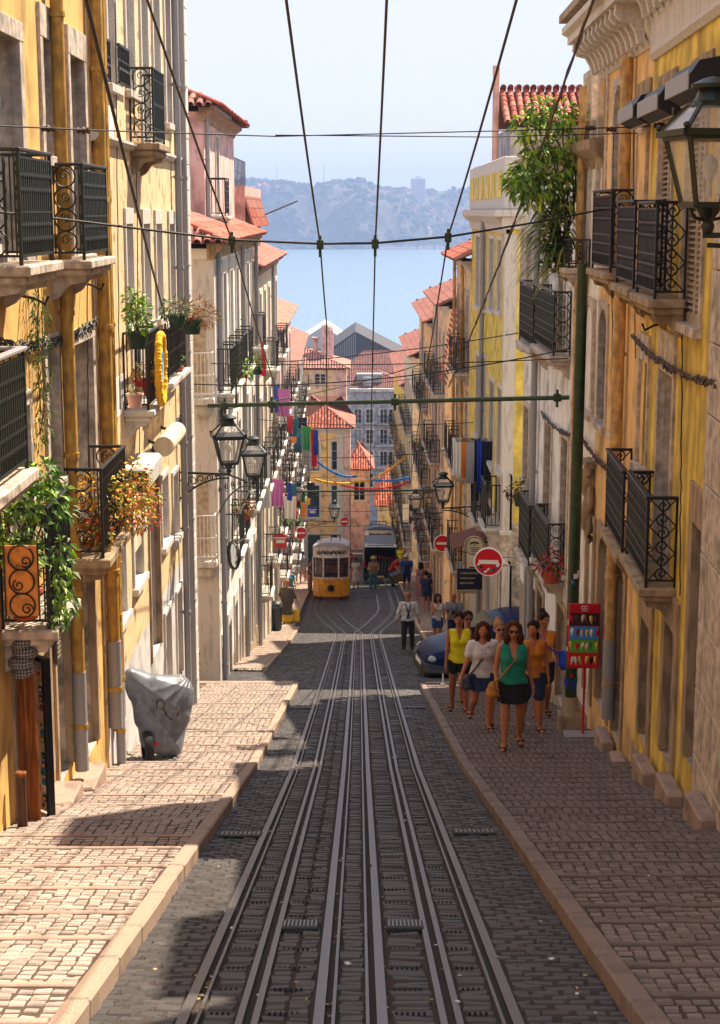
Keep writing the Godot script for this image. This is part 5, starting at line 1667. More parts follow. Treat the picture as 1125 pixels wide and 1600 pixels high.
func no_entry(label: String, at: Vector3, r: float, to_wall: Vector3, yaw: float, stickers := false) -> void:
	var t := thing("no_entry_sign", label, "road sign", at, "", yaw)
	var b := B.new()
	var face := Transform3D(Basis(Vector3.RIGHT, PI / 2), Vector3.ZERO)
	b.lathe(face, [Vector2(0, -0.012), Vector2(r, -0.012), Vector2(r, 0.008), Vector2(0, 0.008)], 32, 1.0, false)
	put("plate", b, M.sign_red, t)
	b = B.new()
	b.lathe(face, [Vector2(r * 0.93, 0.0085), Vector2(r * 0.93, 0.012), Vector2(r * 1.0, 0.012), Vector2(r * 1.02, -0.014)], 32, 1.0, false)
	put("rim", b, M.sign_white, t)
	b = B.new()
	b.box(Vector3(-r * 0.68, -r * 0.14, 0.008), Vector3(r * 0.68, r * 0.14, 0.013))
	put("bar", b, M.sign_white, t)
	b = B.new()
	var w := t.transform.affine_inverse() * to_wall
	b.rod(Vector3(0, r * 0.3, -0.03), w + Vector3(0, r * 0.3, 0), 0.02, 6); b.rod(Vector3(0, -r * 0.3, -0.03), w + Vector3(0, -r * 0.3, 0), 0.02, 6)
	put("bracket", b, M.pipe_grey, t)
	if stickers:
		for i in 11:
			var a := PI * (1.08 + 0.84 * i / 10.0)
			b = B.new()
			b.rbox(Transform3D(Basis(Vector3.BACK, jit(0.7)), Vector3(cos(a) * r * 0.72, sin(a) * r * R.randf_range(0.45, 0.8), 0.0105 + 0.0006 * i)), Vector3(R.randf_range(0.035, 0.075), R.randf_range(0.03, 0.05), 0.004))
			put("sticker", b, [M.sign_white, M.cloth_green, M.iron_black, M.cloth_blue, M.sign_white][i % 5], t)

func garment(called: String, label: String, top: Vector3, wdt: float, hgt: float, along: Vector3, m: Material, cat := "laundry", taper := 0.9, shirt := false) -> void:
	var b := B.new()
	var nx := 8; var ny := 8
	var out := along.cross(Vector3.UP).normalized()
	var g := []
	var ph := R.randf() * 6.0
	for i in nx + 1:
		var col := []
		for k in ny + 1:
			var u := float(i) / nx - 0.5; var v := float(k) / ny
			var wv := wdt * lerpf(1.0, taper, v)
			if shirt and v < 0.3: wv *= 1.5 - v
			col.append(along * (u * wv) + Vector3(0, -v * hgt + (0.03 * absf(u) if k == 0 else 0.0), 0) + out * (0.05 * sin(u * 17.0 + ph + v) * v + 0.02 * sin(v * 6.0 + ph)))
		g.append(col)
	for sgn in [1.0, -1.0]:
		for i in nx:
			for k in ny:
				var o: Vector3 = out * 0.004 * sgn
				b.facen(g[i][k] + o, g[i + 1][k] + o, g[i + 1][k + 1] + o, g[i][k + 1] + o)
	var t := putm(called, b.mesh(), m, self, Transform3D(Basis(), top))
	tag(t, label, cat)

func furniture() -> void:
	mat("lantern_iron", "#1c2622", 0.42, {"metal": 0.2})
	mat("lantern_glass", "#d9d6cf", 0.22, {"alpha": 0.22, "spec": 0.4})
	mat("sign_red", "#c81220", 0.35)
	mat("sign_white", "#e6e4e0", 0.4)
	mat("cloth_green", "#2f8a4f", 0.9, {"rim": 0.3, "back": "#1a3a22"})
	mat("cloth_blue", "#1c46b8", 0.9, {"rim": 0.3, "back": "#0c1c50"})
	mat("cloth_navy", "#171b33", 0.9, {"rim": 0.3})
	mat("cloth_red", "#c4142c", 0.9, {"rim": 0.3, "back": "#50080f"})
	mat("cloth_pink", "#d77fc8", 0.9, {"rim": 0.3, "back": "#553050"})
	mat("cloth_grey", "#a9a8ab", 0.9, {"rim": 0.3, "back": "#333333"})
	mat("cloth_teal", "#2c6f88", 0.9, {"rim": 0.3, "back": "#15303a"})
	mat("cloth_orange", "#dd8a2c", 0.9, {"rim": 0.3, "back": "#553311"})
	mat("pole_green", "#2f4a24", 0.45, {"tex": "soft", "size": 0.8, "over": "rust", "oversize": 1.2, "overstretch": 0.5})
	mat("wire", "#2a2522", 0.7)
	mat("rope", "#4d4034", 0.9)
	mat("streamer_blue", "#1b7fd6", 0.8, {"back": "#0a3050"})
	mat("streamer_yellow", "#e0b02a", 0.8, {"back": "#554010"})
	# the tall green pole and its arm across the street
	var pb := Vector3(3.028, -7.347, -22.033)
	var t := thing("green_pole", "tall green iron pole by the white house, stickers round its foot", "pole", pb)
	var top: float = -0.7 - pb.y
	var b := B.new()
	b.tube([Vector3(0, 0.35, 0), Vector3(0.0, 2.5, 0), Vector3(0.02, top, 0)], [0.085, 0.083, 0.075], 16)
	put("shaft", b, M.pole_green, t)
	b = B.new()
	b.cbox(Vector3(-0.17, -0.1, -0.17), Vector3(0.17, 0.28, 0.17), 0.02)
	b.lathe(Transform3D(), [Vector2(0.16, 0.28), Vector2(0.11, 0.34), Vector2(0.1, 0.5), Vector2(0.086, 0.52)], 14)
	put("base", b, M.stone_tan, t)
	for i in 14:
		b = B.new()
		var a := PI * 0.5 + jit(1.2)
		var y := 0.55 + R.randf() * 1.75
		var w := R.randf_range(0.04, 0.1)
		var rr := 0.0865 + 0.0006 * i
		for k in 3:
			var a0 := a + (k - 1.5) * w / 0.26; var a1 := a + (k - 0.5) * w / 0.26
			b.facen(Vector3(cos(a0) * rr, y, sin(a0) * rr), Vector3(cos(a1) * rr, y, sin(a1) * rr), Vector3(cos(a1) * rr, y + w * 1.3, sin(a1) * rr), Vector3(cos(a0) * rr, y + w * 1.3, sin(a0) * rr))
		put("sticker", b, [M.sign_white, M.cloth_blue, M.sign_white, M.cloth_red, M.cloth_teal, M.cream][i % 6], t)
	var arm0 := Vector3(3.082, -2.689, -23.4)
	var arm1 := Vector3(-2.429, -3.076, -25.6)
	t = thing("span_rod", "long green rod reaching across the street from the green pole", "pole", arm0)
	b = B.new()
	b.rod(Vector3.ZERO, arm1 - arm0, 0.034, 10)
	put("rod", b, M.pole_green, t)
	for f in [0.03, 0.46, 0.81, 0.95]:
		b = B.new()
		var p: Vector3 = (arm1 - arm0) * f
		b.rbox(Transform3D(Basis(), p), Vector3(0.12, 0.11, 0.1), 0.015)
		b.rod(p + Vector3(0, -0.14, 0), p + Vector3(0, 0.12, 0), 0.022, 6)
		put("clamp", b, M.pole_green, t)
	b = B.new()
	var pv := (arm1 - arm0) * 0.915
	b.rod(pv, pv + Vector3(0, 0.75, 0), 0.018, 6); b.rod((arm1 - arm0) * 0.96, (arm1 - arm0) * 0.96 + Vector3(0, -0.3, 0), 0.025, 6)
	put("hanger", b, M.pole_green, t)
	# cables that run down the street, each hung from the first cross wire
	var names := ["straight cable over the street, left of the rails", "middle cable over the rails", "cable over the street, right of the rails", "long cable nearest the white left houses"]
	var k := 0
	for q in [[Vector3(-0.383, 1.089, -8.75), Vector3(-0.383, -0.315, -15.9), Vector3(-0.392, -1.323, -19.3), Vector3(-0.67, -5.661, -33)], [Vector3(0.15, 1.133, -9.1), Vector3(0.157, -0.309, -15.9), Vector3(0.188, -3.015, -24.6), Vector3(0.235, -5.972, -34)], [Vector3(0.859, 1.133, -9.1), Vector3(0.888, -0.252, -16.2), Vector3(1.037, -2.725, -25.6), Vector3(1.218, -6.518, -38)], [Vector3(-1.258, 1.232, -9.9), Vector3(-1.271, -0.283, -16.2), Vector3(-1.395, -2.622, -25.6), Vector3(-1.54, -5.143, -36)]]:
		var pts := [q[0] + (q[0] - q[1]) * 0.6]
		for i in 3:
			for j in 5: pts.append((q[i] as Vector3).lerp(q[i + 1], j / 5.0) + Vector3(0, -0.03 * j * (5 - j) / 6.0, 0))
		pts.append(q[3])
		var w := wire(names[k], pts, 0.009, M.rope, "cables down the street")
		b = B.new()
		b.cbox(q[1] + Vector3(-0.034, -0.055, -0.03), q[1] + Vector3(0.034, 0.04, 0.03), 0.01); b.rod(q[1] + Vector3(0, -0.13, 0), q[1] + Vector3(0, 0.08, 0), 0.016, 6)
		put("clamp", b, M.pole_green, w)
		k += 1
	wire("black cable from the top left corner down to the plant balconies", catenary(Vector3(-1.568, 1.362, -9.3), Vector3(-2.88, -1.561, -23.885), 0.05), 0.014, M.wire)
	twisted("thick twisted cable from the right cornice down past the yellow corner house", Vector3(2.69, 2.435, -19), Vector3(2.453, -4.772, -44), 0.25, 0.013, 3, M.rope, 0.8)
	# cross wires
	wire("first cross wire, sagging under the cable clamps", [Vector3(-2.95, 0.023, -12.088), Vector3(-2.648, -0.074, -14.6), Vector3(-1.271, -0.283, -16.2), Vector3(-0.383, -0.315, -15.9), Vector3(0.157, -0.309, -15.9), Vector3(0.888, -0.252, -16.2), Vector3(1.977, -0.119, -18), Vector3(3.326, 0.056, -20.955)], 0.012, M.wire)
	wire("taut upper cross wire between the ochre and orange houses", [Vector3(-2.95, 0.651, -12.609), Vector3(-2.343, 0.723, -15), Vector3(-0.868, 0.761, -17), Vector3(1.395, 0.861, -18), Vector3(3.27, 0.94, -18.619)], 0.007, M.wire)
	wire("second thin upper cross wire just below the taut one", [Vector3(-0.868, 0.774, -17), Vector3(1.396, 0.799, -18), Vector3(3.302, 0.901, -19.302)], 0.006, M.wire)
	for q in [[Vector3(-2.65, 0.691, -14), 1], [Vector3(-2.451, 0.704, -14.6), 2], [Vector3(2.793, 0.891, -18.2), 3], [Vector3(3.031, 0.85, -16.6), 4], [Vector3(2.615, 0.925, -18.6), 5]]:
		b = B.new()
		b.lathe(Transform3D(Basis(Vector3.BACK, PI / 2), Vector3.ZERO), [Vector2(0.01, -0.06), Vector2(0.032, -0.05), Vector2(0.02, -0.02), Vector2(0.034, 0.0), Vector2(0.02, 0.025), Vector2(0.03, 0.05), Vector2(0.01, 0.06)], 10)
		tag(putm("insulator", b.mesh(), M.wood_brown, self, Transform3D(Basis(), q[0])), "brown insulator on the upper cross wire, " + ["", "nearest the ochre house wall", "before the green balcony door", "in front of the orange house", "beside the big lantern", "by the tall plant"][q[1]], "insulator")
	k = 0
	for q in [[Vector3(-2.403, -2.434, -26), Vector3(3.128, -2.17, -24), 0.05], [Vector3(-2.93, -2.981, -28), Vector3(3.153, -2.026, -24), 0.2], [Vector3(-2.481, -4.084, -44), Vector3(3.602, -2.681, -36), 0.1], [Vector3(-1.898, -5.577, -52), Vector3(2.946, -3.857, -40), 0.15], [Vector3(-2.852, -5.66, -44), Vector3(3.172, -5.75, -44), 0.12], [Vector3(-2.966, -8.457, -56), Vector3(3.083, -7.053, -48), 0.2], [Vector3(-3.048, -11.018, -62), Vector3(3.038, -10.14, -58), 0.05], [Vector3(-3.019, -13.018, -70), Vector3(2.876, -12.506, -68), 0.2], [Vector3(-2.606, -3.677, -30), Vector3(3.334, -3.957, -48), 0.2], [Vector3(-2.836, -10.914, -66), Vector3(2.566, -10.321, -64), 0.12], [Vector3(-2.616, -11.429, -80), Vector3(2.867, -10.292, -80), 0.2], [Vector3(-2.819, -14.922, -76), Vector3(2.51, -15.056, -78), 0.2]]:
		wire("thin cross wire, %s over the street beyond the green arm" % ["first", "second", "third", "fourth", "fifth", "sixth", "seventh", "eighth", "ninth", "tenth", "eleventh", "twelfth"][k], catenary(q[0], q[1], q[2], 10), 0.009 + 0.002 * (k % 3), M.wire, "thin cross wires over the street")
		k += 1
	t = thing("span_bar", "dark green bar across the street above the yellow tram", "bar", Vector3(-2.165, -10.839, -62))
	b = B.new()
	b.rod(Vector3.ZERO, Vector3(3.297, -10.788, -62) - t.position, 0.04, 8)
	put("rod", b, M.pole_green, t)
	# bundles of wire along the walls
	twisted("loose wire bundle looping along the ochre house below its upper balconies", Vector3(-2.9, -1.006, -12.508), Vector3(-2.9, -1.194, -17.725), 0.12, 0.009, 6, M.iron_grey, 2.2)
	twisted("knot of wires on the pale orange house over the awnings", Vector3(-2.87, -3.131, -19.919), Vector3(-2.87, -3.248, -25.651), 0.1, 0.009, 6, M.iron_grey, 2.4)
	twisted("dark wire bundle sagging along the yellow house under its balcony", Vector3(2.969, -1.415, -13.295), Vector3(3.238, -1.454, -19.019), 0.1, 0.01, 4, M.wood_brown, 1.6)
	twisted("wire bundle from the orange house pipe down to the relief", Vector3(3.24, -3.17, -19.168), Vector3(3.335, -3.335, -23.821), 0.12, 0.01, 4, M.wood_brown, 1.6)
	twisted("wire bundle across the white house behind the green pole", Vector3(3.331, -3.381, -24.362), Vector3(3.286, -3.57, -28.655), 0.1, 0.01, 4, M.iron_grey, 1.6)
	# lanterns
	lantern("large lantern close by on the yellow house, seen from below its eave", Vector3(2.145, 0.038, -10), 0.97, Vector3(2.9, 0.038, -10), 0.15)
	lantern("lantern on the end of the pale orange house, under the green rod", Vector3(-2.105, -3.987, -25.5), 1.0, Vector3(-2.93, -3.987, -25.7), 0.2)
	lantern("lantern on the white corner house, just behind its twin", Vector3(-2.106, -5.17, -31.5), 1.0, Vector3(-3, -5.17, -33.3), 0.1)
	lantern("lantern on the yellow corner house, above the no entry signs", Vector3(2.21, -7.512, -41.5), 1.0, Vector3(3.3, -7.512, -41.8))
	lantern("small lantern far down on the right above the far no entry sign", Vector3(2.184, -11.345, -61), 1.0, Vector3(3.25, -11.345, -61.2))
	lantern("small lantern far down on the left over the pavement", Vector3(-2.471, -11.585, -64), 1.0, Vector3(-3.2, -11.585, -64.2))
	lantern("smallest lantern on the left, above the roof of the yellow tram", Vector3(-1.334, -16.075, -84), 1.2, Vector3(-3.45, -16.075, -84.2))
	# signs
	no_entry("nearest no entry sign, with stickers along its lower rim", Vector3(2.68, -7.146, -32.4), 0.3, Vector3(3.3, -7.146, -32.5), -0.12, true)
	no_entry("no entry sign on the right below the lantern of the yellow corner house", Vector3(2.815, -11.046, -53), 0.29, Vector3(3.27, -11.046, -53.2), 0.0)
	no_entry("no entry sign farthest down on the right side", Vector3(2.927, -15.574, -78), 0.28, Vector3(3.18, -15.574, -78.2), 0.0)
	no_entry("no entry sign to the right of the yellow tram roof", Vector3(-0.975, -20.204, -104), 0.33, Vector3(-0.7, -20.204, -106.4), 0.3)
	no_entry("no entry sign left of the yellow tram, partly behind a dark sign", Vector3(-2.748, -14.929, -74), 0.3, Vector3(-3.25, -14.929, -74.2), 0.3)
	t = thing("round_shop_sign", "round cream shop sign with a small tree mark and lines of print", "sign", Vector3(2.957, -8.445, -40.2))
	b = B.new()
	b.lathe(Transform3D(Basis(Vector3.RIGHT, PI / 2), Vector3.ZERO), [Vector2(0, -0.03), Vector2(0.26, -0.03), Vector2(0.26, 0.03), Vector2(0, 0.03)], 28, 1.0, false)
	put("plate", b, M.cream, t)
	b = B.new()
	b.lathe(Transform3D(Basis(Vector3.RIGHT, PI / 2), Vector3.ZERO), [Vector2(0.22, 0.031), Vector2(0.22, 0.034), Vector2(0.24, 0.034), Vector2(0.24, 0.031)], 28, 1.0, false)
	for q in 7: b.ball(Transform3D(Basis(), Vector3(-0.09 + q * 0.03, 0.07 + 0.03 * sin(q * 0.52), 0.032)), Vector3(0.03, 0.028, 0.003), 7, 5)
	b.box(Vector3(-0.012, 0.01, 0.03), Vector3(0.012, 0.07, 0.034))
	for q in 3: b.box(Vector3(-0.13 + q * 0.02, -0.05 - q * 0.045, 0.03), Vector3(0.13 - q * 0.02, -0.035 - q * 0.045, 0.034))
	put("print", b, M.iron_grey, t)
	b = B.new()
	b.rod(Vector3(0.2, 0.1, 0), Vector3(0.5, 0.1, 0), 0.02)
	put("bracket", b, M.iron_black, t)
	t = thing("brown_awning", "brown fabric awning of a shop beside the nearest no entry sign", "awning", Vector3(3.28, -8.281, -41.3))
	b = B.new()
	b.prism(Transform3D(Basis(Vector3.RIGHT, Vector3.UP, Vector3.BACK), Vector3.ZERO), PackedVector2Array([Vector2(0, 0), Vector2(-0.85, -0.28), Vector2(-0.85, -0.42), Vector2(-0.83, -0.42), Vector2(-0.83, -0.3), Vector2(0, -0.03)]), -0.9, 0.9)
	put("canopy", b, M.awning_brown, t)
	b = B.new()
	for s in [-0.85, 0.85]: b.rod(Vector3(0, -0.5, s), Vector3(-0.83, -0.33, s), 0.012)
	put("arm", b, M.iron_black, t)
	t = thing("dark_shop_board", "dark hanging shop board below the brown awning", "sign", Vector3(2.956, -9.306, -40.5))
	b = B.new()
	b.cbox(Vector3(-0.42, -0.36, -0.03), Vector3(0.24, 0.2, 0.03), 0.01)
	put("board", b, M.wood_blue, t)
	b = B.new()
	for q in 3: b.box(Vector3(-0.34, 0.06 - q * 0.13, 0.03), Vector3(0.12 - q * 0.06, 0.1 - q * 0.13, 0.034))
	b.cbox(Vector3(-0.42, -0.46, -0.03), Vector3(0.1, -0.38, 0.03), 0.01)
	put("print", b, M.stone_tan, t)
	b = B.new()
	b.rod(Vector3(-0.1, 0.23, 0), Vector3(0.5, 0.23, 0), 0.018)
	put("bracket", b, M.iron_black, t)
	# red pennants and banners on the left
	for q in [[Vector3(-2.512, -10.358, -50), "red and white square sign high on the left pavement", M.sign_red], [Vector3(-2.318, -14.668, -78), "blue and red banner hanging over the left pavement", M.cloth_blue], [Vector3(-2.794, -12.411, -66), "red and white striped banner hanging on the left", M.cloth_red]]:
		t = thing("hanging_sign", q[1], "sign", q[0])
		b = B.new()
		b.cbox(Vector3(-0.2, -0.22, -0.02), Vector3(0.2, 0.22, 0.02), 0.01)
		put("panel", b, q[2], t)
		b = B.new()
		b.box(Vector3(-0.14, -0.05, 0.02), Vector3(0.14, 0.06, 0.026)); b.box(Vector3(-0.21, 0.1, 0.02), Vector3(0.21, 0.14, 0.024))
		put("print", b, M.sign_white, t)
		b = B.new()
		b.rod(Vector3(0.1, 0.24, 0), Vector3(-1.1, 0.24, 0), 0.016)
		put("bracket", b, M.iron_black, t)
	t = thing("traffic_mirror", "round traffic mirror seen edge on at the white corner house", "mirror", Vector3(-2.633, -7.14, -33))
	t.rotation.y = -1.1
	b = B.new()
	b.lathe(Transform3D(Basis(Vector3.RIGHT, PI / 2), Vector3.ZERO), [Vector2(0.0, -0.1), Vector2(0.2, -0.07), Vector2(0.3, 0.0), Vector2(0.31, 0.05), Vector2(0.27, 0.05), Vector2(0.26, 0.03)], 24)
	put("hood", b, M.iron_black, t)
	b = B.new()
	b.lathe(Transform3D(Basis(Vector3.RIGHT, PI / 2), Vector3.ZERO), [Vector2(0.27, 0.02), Vector2(0.15, 0.045), Vector2(0.0, 0.055)], 20)
	put("glass", b, mat("mirror", "#c9d2d8", 0.05, {"metal": 1.0}), t)
	b = B.new()
	b.rod(Vector3(0, 0.25, -0.06), Vector3(-0.35, 0.25, -0.35), 0.025)
	put("bracket", b, M.iron_grey, t)
	# the ice cream board on its red stand
	var ib := Vector3(3.097, -7.194, -21.354)
	t = thing("ice_cream_board", "red ice cream price board on a red stand by the green pole", "advertising board", ib, "", -0.06)
	b = B.new()
	b.cbox(Vector3(-0.24, 0.0, -0.16), Vector3(0.24, 0.03, 0.16), 0.008)
	put("base_plate", b, M.pipe_grey, t)
	b = B.new()
	b.rod(Vector3(0.02, 0.02, 0), Vector3(0.02, 1.0, 0), 0.017, 8)
	put("stand", b, M.sign_red, t)
	b = B.new()
	b.cbox(Vector3(-0.215, 0.98, -0.02), Vector3(0.215, 1.9, 0.02), 0.008)
	put("panel", b, M.sign_red, t)
	var rows := [[1.59, 1.77, "#3a1c12"], [1.40, 1.58, "#3d8fd6"], [1.21, 1.39, "#5fae2e"], [1.01, 1.20, "#d81f22"]]
	for r in rows.size():
		b = B.new()
		b.box(Vector3(-0.2, rows[r][0], 0.02), Vector3(0.2, rows[r][1], 0.0235))
		var band := put("band", b, mat("band%d" % r, rows[r][2], 0.4), t)
		for i in 6:
			b = B.new()
			var x := -0.165 + i * 0.066
			var y: float = rows[r][0] + 0.09 + jit(0.015)
			b.lathe(Transform3D(Basis(Vector3.BACK, jit(0.3)), Vector3(x, y - 0.06, 0.0235)), [Vector2(0.0, 0), Vector2(0.009, 0.002), Vector2(0.009, 0.035), Vector2(0.022, 0.04), Vector2(0.026, 0.085), Vector2(0.02, 0.11), Vector2(0, 0.12)], 10, 0.12)
			put("ice_lolly", b, [[M.cloth_red, M.wood_brown, M.cream, M.awning_brown, M.orange, M.wood_brown], [M.sign_white, M.awning_brown, M.pink, M.orange, M.sign_white, M.cloth_red], [M.lemon, M.cloth_red, M.cream, M.orange, M.cloth_green, M.lemon], [M.cream, M.sign_white, M.yellow, M.yellow, M.iron_black, M.yellow]][r][i], band)
	b = B.new()
	for s in [-1.0, 1.0]: ring(b, Vector3(s * 0.022, 1.845, 0.024), Vector3.RIGHT, Vector3.UP, 0.022, 0.006, 0.4, 5.9, 10)
	b.rod(Vector3(-0.04, 1.8, 0.024), Vector3(0.04, 1.8, 0.024), 0.004, 4)
	put("emblem", b, M.sign_white, t)
	# wheeled bins and bins by the wall
	t = thing("litter_bin", "grey green bin standing on the left beyond the cross street", "bin", Vector3(-2.893, -14.328, -53.918))
	b = B.new()
	b.lathe(Transform3D(), [Vector2(0.16, 0), Vector2(0.2, 0.05), Vector2(0.23, 0.85), Vector2(0.25, 0.87), Vector2(0.25, 0.95), Vector2(0.1, 1.05), Vector2(0, 1.06)], 14)
	put("body", b, M.iron_green, t)
	b = B.new()
	b.lathe(Transform3D(), [Vector2(0.252, 0.84), Vector2(0.262, 0.86), Vector2(0.262, 0.89), Vector2(0.252, 0.9)], 14)
	put("hoop", b, M.iron_grey, t)
	t = thing("green_bollard_bin", "dark green post bin beside the woman in the mauve dress", "bin", Vector3(3.081, -16.893, -68.728))
	b = B.new()
	b.lathe(Transform3D(), [Vector2(0.2, 0), Vector2(0.2, 0.1), Vector2(0.14, 0.14), Vector2(0.14, 0.9), Vector2(0.2, 0.95), Vector2(0.2, 1.15), Vector2(0.05, 1.25), Vector2(0, 1.26)], 14)
	put("body", b, M.iron_green, t)
	b = B.new()
	b.box(Vector3(-0.1, 0.98, 0.185), Vector3(0.1, 1.06, 0.205))
	put("slot", b, M.iron_black, t)

func laundry() -> void:
	var i := 0
	# left: a rack of washing out from the salmon house
	var a := Vector3(-3.2, -8.779, -65)
	var t := thing("drying_rack", "drying rack full of washing over the left pavement", "drying rack", a)
	var b := B.new()
	for k in 4: b.rod(Vector3(0, 0.02, k * 0.14), Vector3(1.5, 0.02, k * 0.14), 0.008, 4)
	for x in [0.3, 1.45]: b.rod(Vector3(x, 0.02, 0), Vector3(x, 0.02, 0.42), 0.012, 4)
	b.rod(Vector3(0, -0.6, 0.2), Vector3(1.3, 0.0, 0.2), 0.012, 4)
	put("frame", b, M.iron_grey, t)
	for q in [["pink_towel", "pink towel, first on the left washing rack", 0.05, 0.28, 1.0, M.cloth_pink, 0], ["white_sheet", "white cloth on the left washing rack next to the pink towel", 0.42, 0.5, 0.45, M.cloth_white, 1], ["teal_shirt", "teal blue shirt on the left washing rack", 0.72, 0.3, 0.95, M.cloth_teal, 0], ["grey_trousers", "grey trousers on the left washing rack", 1.0, 0.34, 1.45, M.cloth_grey, 1], ["red_towel", "long red towel at the street end of the left washing rack", 1.36, 0.26, 1.5, M.cloth_red, 2], ["blue_shirt", "blue shirt behind the red towel", 1.44, 0.2, 1.0, M.cloth_blue, 3]]:
		garment(q[0], q[1], a + Vector3(q[2], 0.0, q[6] * 0.14), q[3], q[4], Vector3(1, 0, 0.15).normalized(), q[5])
	garment("white_bed_sheet", "long white sheet hanging below the second lantern on the left", Vector3(-2.75, -6.985, -46), 0.34, 1.55, Vector3.RIGHT, M.cloth_white)
	garment("red_scarf", "red cloth hanging on the left above the plants", Vector3(-2.6, -10.059, -57), 0.18, 0.6, Vector3.RIGHT, M.cloth_red)
	garment("red_white_cloth", "red and white cloth hanging near the far left pavement", Vector3(-2.7, -12.168, -64), 0.2, 0.9, Vector3.RIGHT, M.pink)
	garment("maroon_rug", "dark red rug over a balcony of the corner house", Vector3(-2.52, -3.345, -42), 0.5, 0.9, Vector3(0.2, 0, 1).normalized(), M.cloth_red)
	# right: a rack on the yellow corner house
	a = Vector3(3.3, -5.715, -40.6)
	t = thing("drying_rack", "drying rack of dark and blue clothes on the yellow corner house", "drying rack", a)
	b = B.new()
	for k in 4: b.rod(Vector3(-0.02, 0, k * 0.2), Vector3(-0.85, 0, k * 0.2), 0.008, 4)
	for x in [-0.1, -0.82]: b.rod(Vector3(x, 0, 0), Vector3(x, 0, 0.6), 0.012, 4)
	put("frame", b, M.iron_grey, t)
	for q in [["white_vest", "white vest on the right washing rack", -0.78, 0.26, 0.95, M.cloth_white, 0], ["orange_shirt", "orange shirt on the right washing rack", -0.62, 0.16, 1.0, M.cloth_orange, 1], ["pale_towel", "pale towel on the right washing rack", -0.48, 0.22, 1.1, M.cloth_grey, 2], ["navy_trousers", "navy trousers hanging lowest on the right washing rack", -0.33, 0.24, 1.6, M.cloth_navy, 1], ["blue_dress", "bright blue dress on the right washing rack", -0.2, 0.24, 1.35, M.cloth_blue, 2], ["black_shirt", "black shirt on the right washing rack nearest the wall", -0.06, 0.3, 1.0, M.cloth_navy, 3]]:
		garment(q[0], q[1], a + Vector3(q[2], 0, q[6] * 0.2), q[3], q[4], Vector3(1, 0, 0.3).normalized(), q[5])
	var hues := [M.cloth_pink, M.cloth_blue, M.cloth_white, M.cloth_red, M.cloth_teal, M.cloth_orange, M.cloth_green, M.cloth_grey, M.cloth_navy, M.streamer_yellow]
	var said := ["pink", "blue", "white", "red", "teal", "orange", "green", "grey", "navy", "yellow"]
	for k in 20:
		var lower := k >= 10
		var d := 47.5 + (k % 10) * 2.6 + (1.1 if lower else 0.0)
		var y := gy(d) + (5.0 if lower else 8.0) + jit(0.4)
		garment("hanging_cloth", "small %s cloth drying along the left house fronts, in the %s row" % [said[k % 10], "lower" if lower else "upper"], Vector3(-2.35 + jit(0.25), y, -d), R.randf_range(0.25, 0.5), R.randf_range(0.5, 0.95), Vector3(0.5, 0, 1).normalized() if k % 2 else Vector3.RIGHT, hues[k % 10])
	for k in 2:
		for j in 4:
			wire("washing line along the left fronts, %s row, %s stretch" % [["upper", "lower"][k], ["first", "second", "third", "last"][j]], [Vector3(-2.4, gy(47.0 + j * 6.6) + 8.0 - 3.0 * k, -47.0 - j * 6.6), Vector3(-2.35, gy(53.6 + j * 6.6) + 8.0 - 3.0 * k, -53.6 - j * 6.6)], 0.008, M.wire, "", "washing_line")
	garment("white_towel_far", "small white towel hanging far down on the right", Vector3(2.6, -16.111, -88), 0.35, 1.0, Vector3.RIGHT, M.cloth_white)
	garment("navy_towel_far", "small dark towel hanging far down on the right", Vector3(2.95, -16.111, -88), 0.3, 1.1, Vector3.RIGHT, M.cloth_navy)
	for q in [[Vector3(-1.982, -10.743, -70), Vector3(-0.149, -15.138, -92), 0.3, M.streamer_blue, "blue streamer from the left washing rack"], [Vector3(0.448, -15.289, -92), Vector3(2.69, -13.891, -84), 0.15, M.streamer_blue, "blue streamer ending at the right houses"], [Vector3(-0.187, -15.478, -92), Vector3(2.49, -12.017, -80), 0.35, M.streamer_yellow, "yellow streamer rising to the right houses"], [Vector3(-1.958, -11.662, -70), Vector3(-0.187, -15.478, -92), 0.15, M.streamer_yellow, "yellow and pink streamer on the left"], [Vector3(-1.397, -14.132, -84), Vector3(2.691, -14.132, -84), 0.4, M.cloth_red, "red streamer hung low between both sides"]]:
		b = B.new()
		var pts := catenary(q[0], q[1], q[2], 40)
		b.tube(pts, 0.03, 5)
		for p in pts:
			for k in 4: b.facen(p, p + Vector3(0.03, 0, 0), p + Vector3(0.02 + jit(0.06), -0.1, jit(0.06)), p + Vector3(jit(0.06), -0.1, jit(0.06)))
		tag(put("streamer", b, q[3]), q[4], "streamer")
# plants -------------------------------------------------------------------------
func leaves(blobs: Array, n: int, size: float, hues: Array, droop := 0.3, thin := 0.45) -> ArrayMesh:
	var b := B.new()
	b.colored = true
	for i in n:
		var q: Array = blobs[R.randi() % blobs.size()]
		var d := Vector3(jit(1), jit(1), jit(1))
		while d.length() > 1.0 or d.length() < 0.2: d = Vector3(jit(1), jit(1), jit(1))
		d = d.normalized() * pow(d.length(), 0.6)
		var p: Vector3 = q[0] + d * q[1]
		var h: Color = hues[R.randi() % hues.size()]
		var k := R.randf_range(0.65, 1.3)
		b.tint = Color(h.r * k, h.g * k, h.b * k)
		var out := (d + Vector3(jit(0.7), jit(0.5) - droop, jit(0.7))).normalized()
		var side := out.cross(Vector3(jit(1), 1, jit(1))).normalized()
		var up := side.cross(out)
		var l := size * R.randf_range(0.6, 1.3)
		var w := l * thin * 0.5
		var tip := p + out * l + Vector3(0, -l * droop * 0.6, 0)
		var m := p + out * l * 0.5
		b.facen(p, m + side * w + up * w * 0.3, tip, m)
		b.facen(p, m, tip, m - side * w + up * w * 0.3)
	return b.mesh()

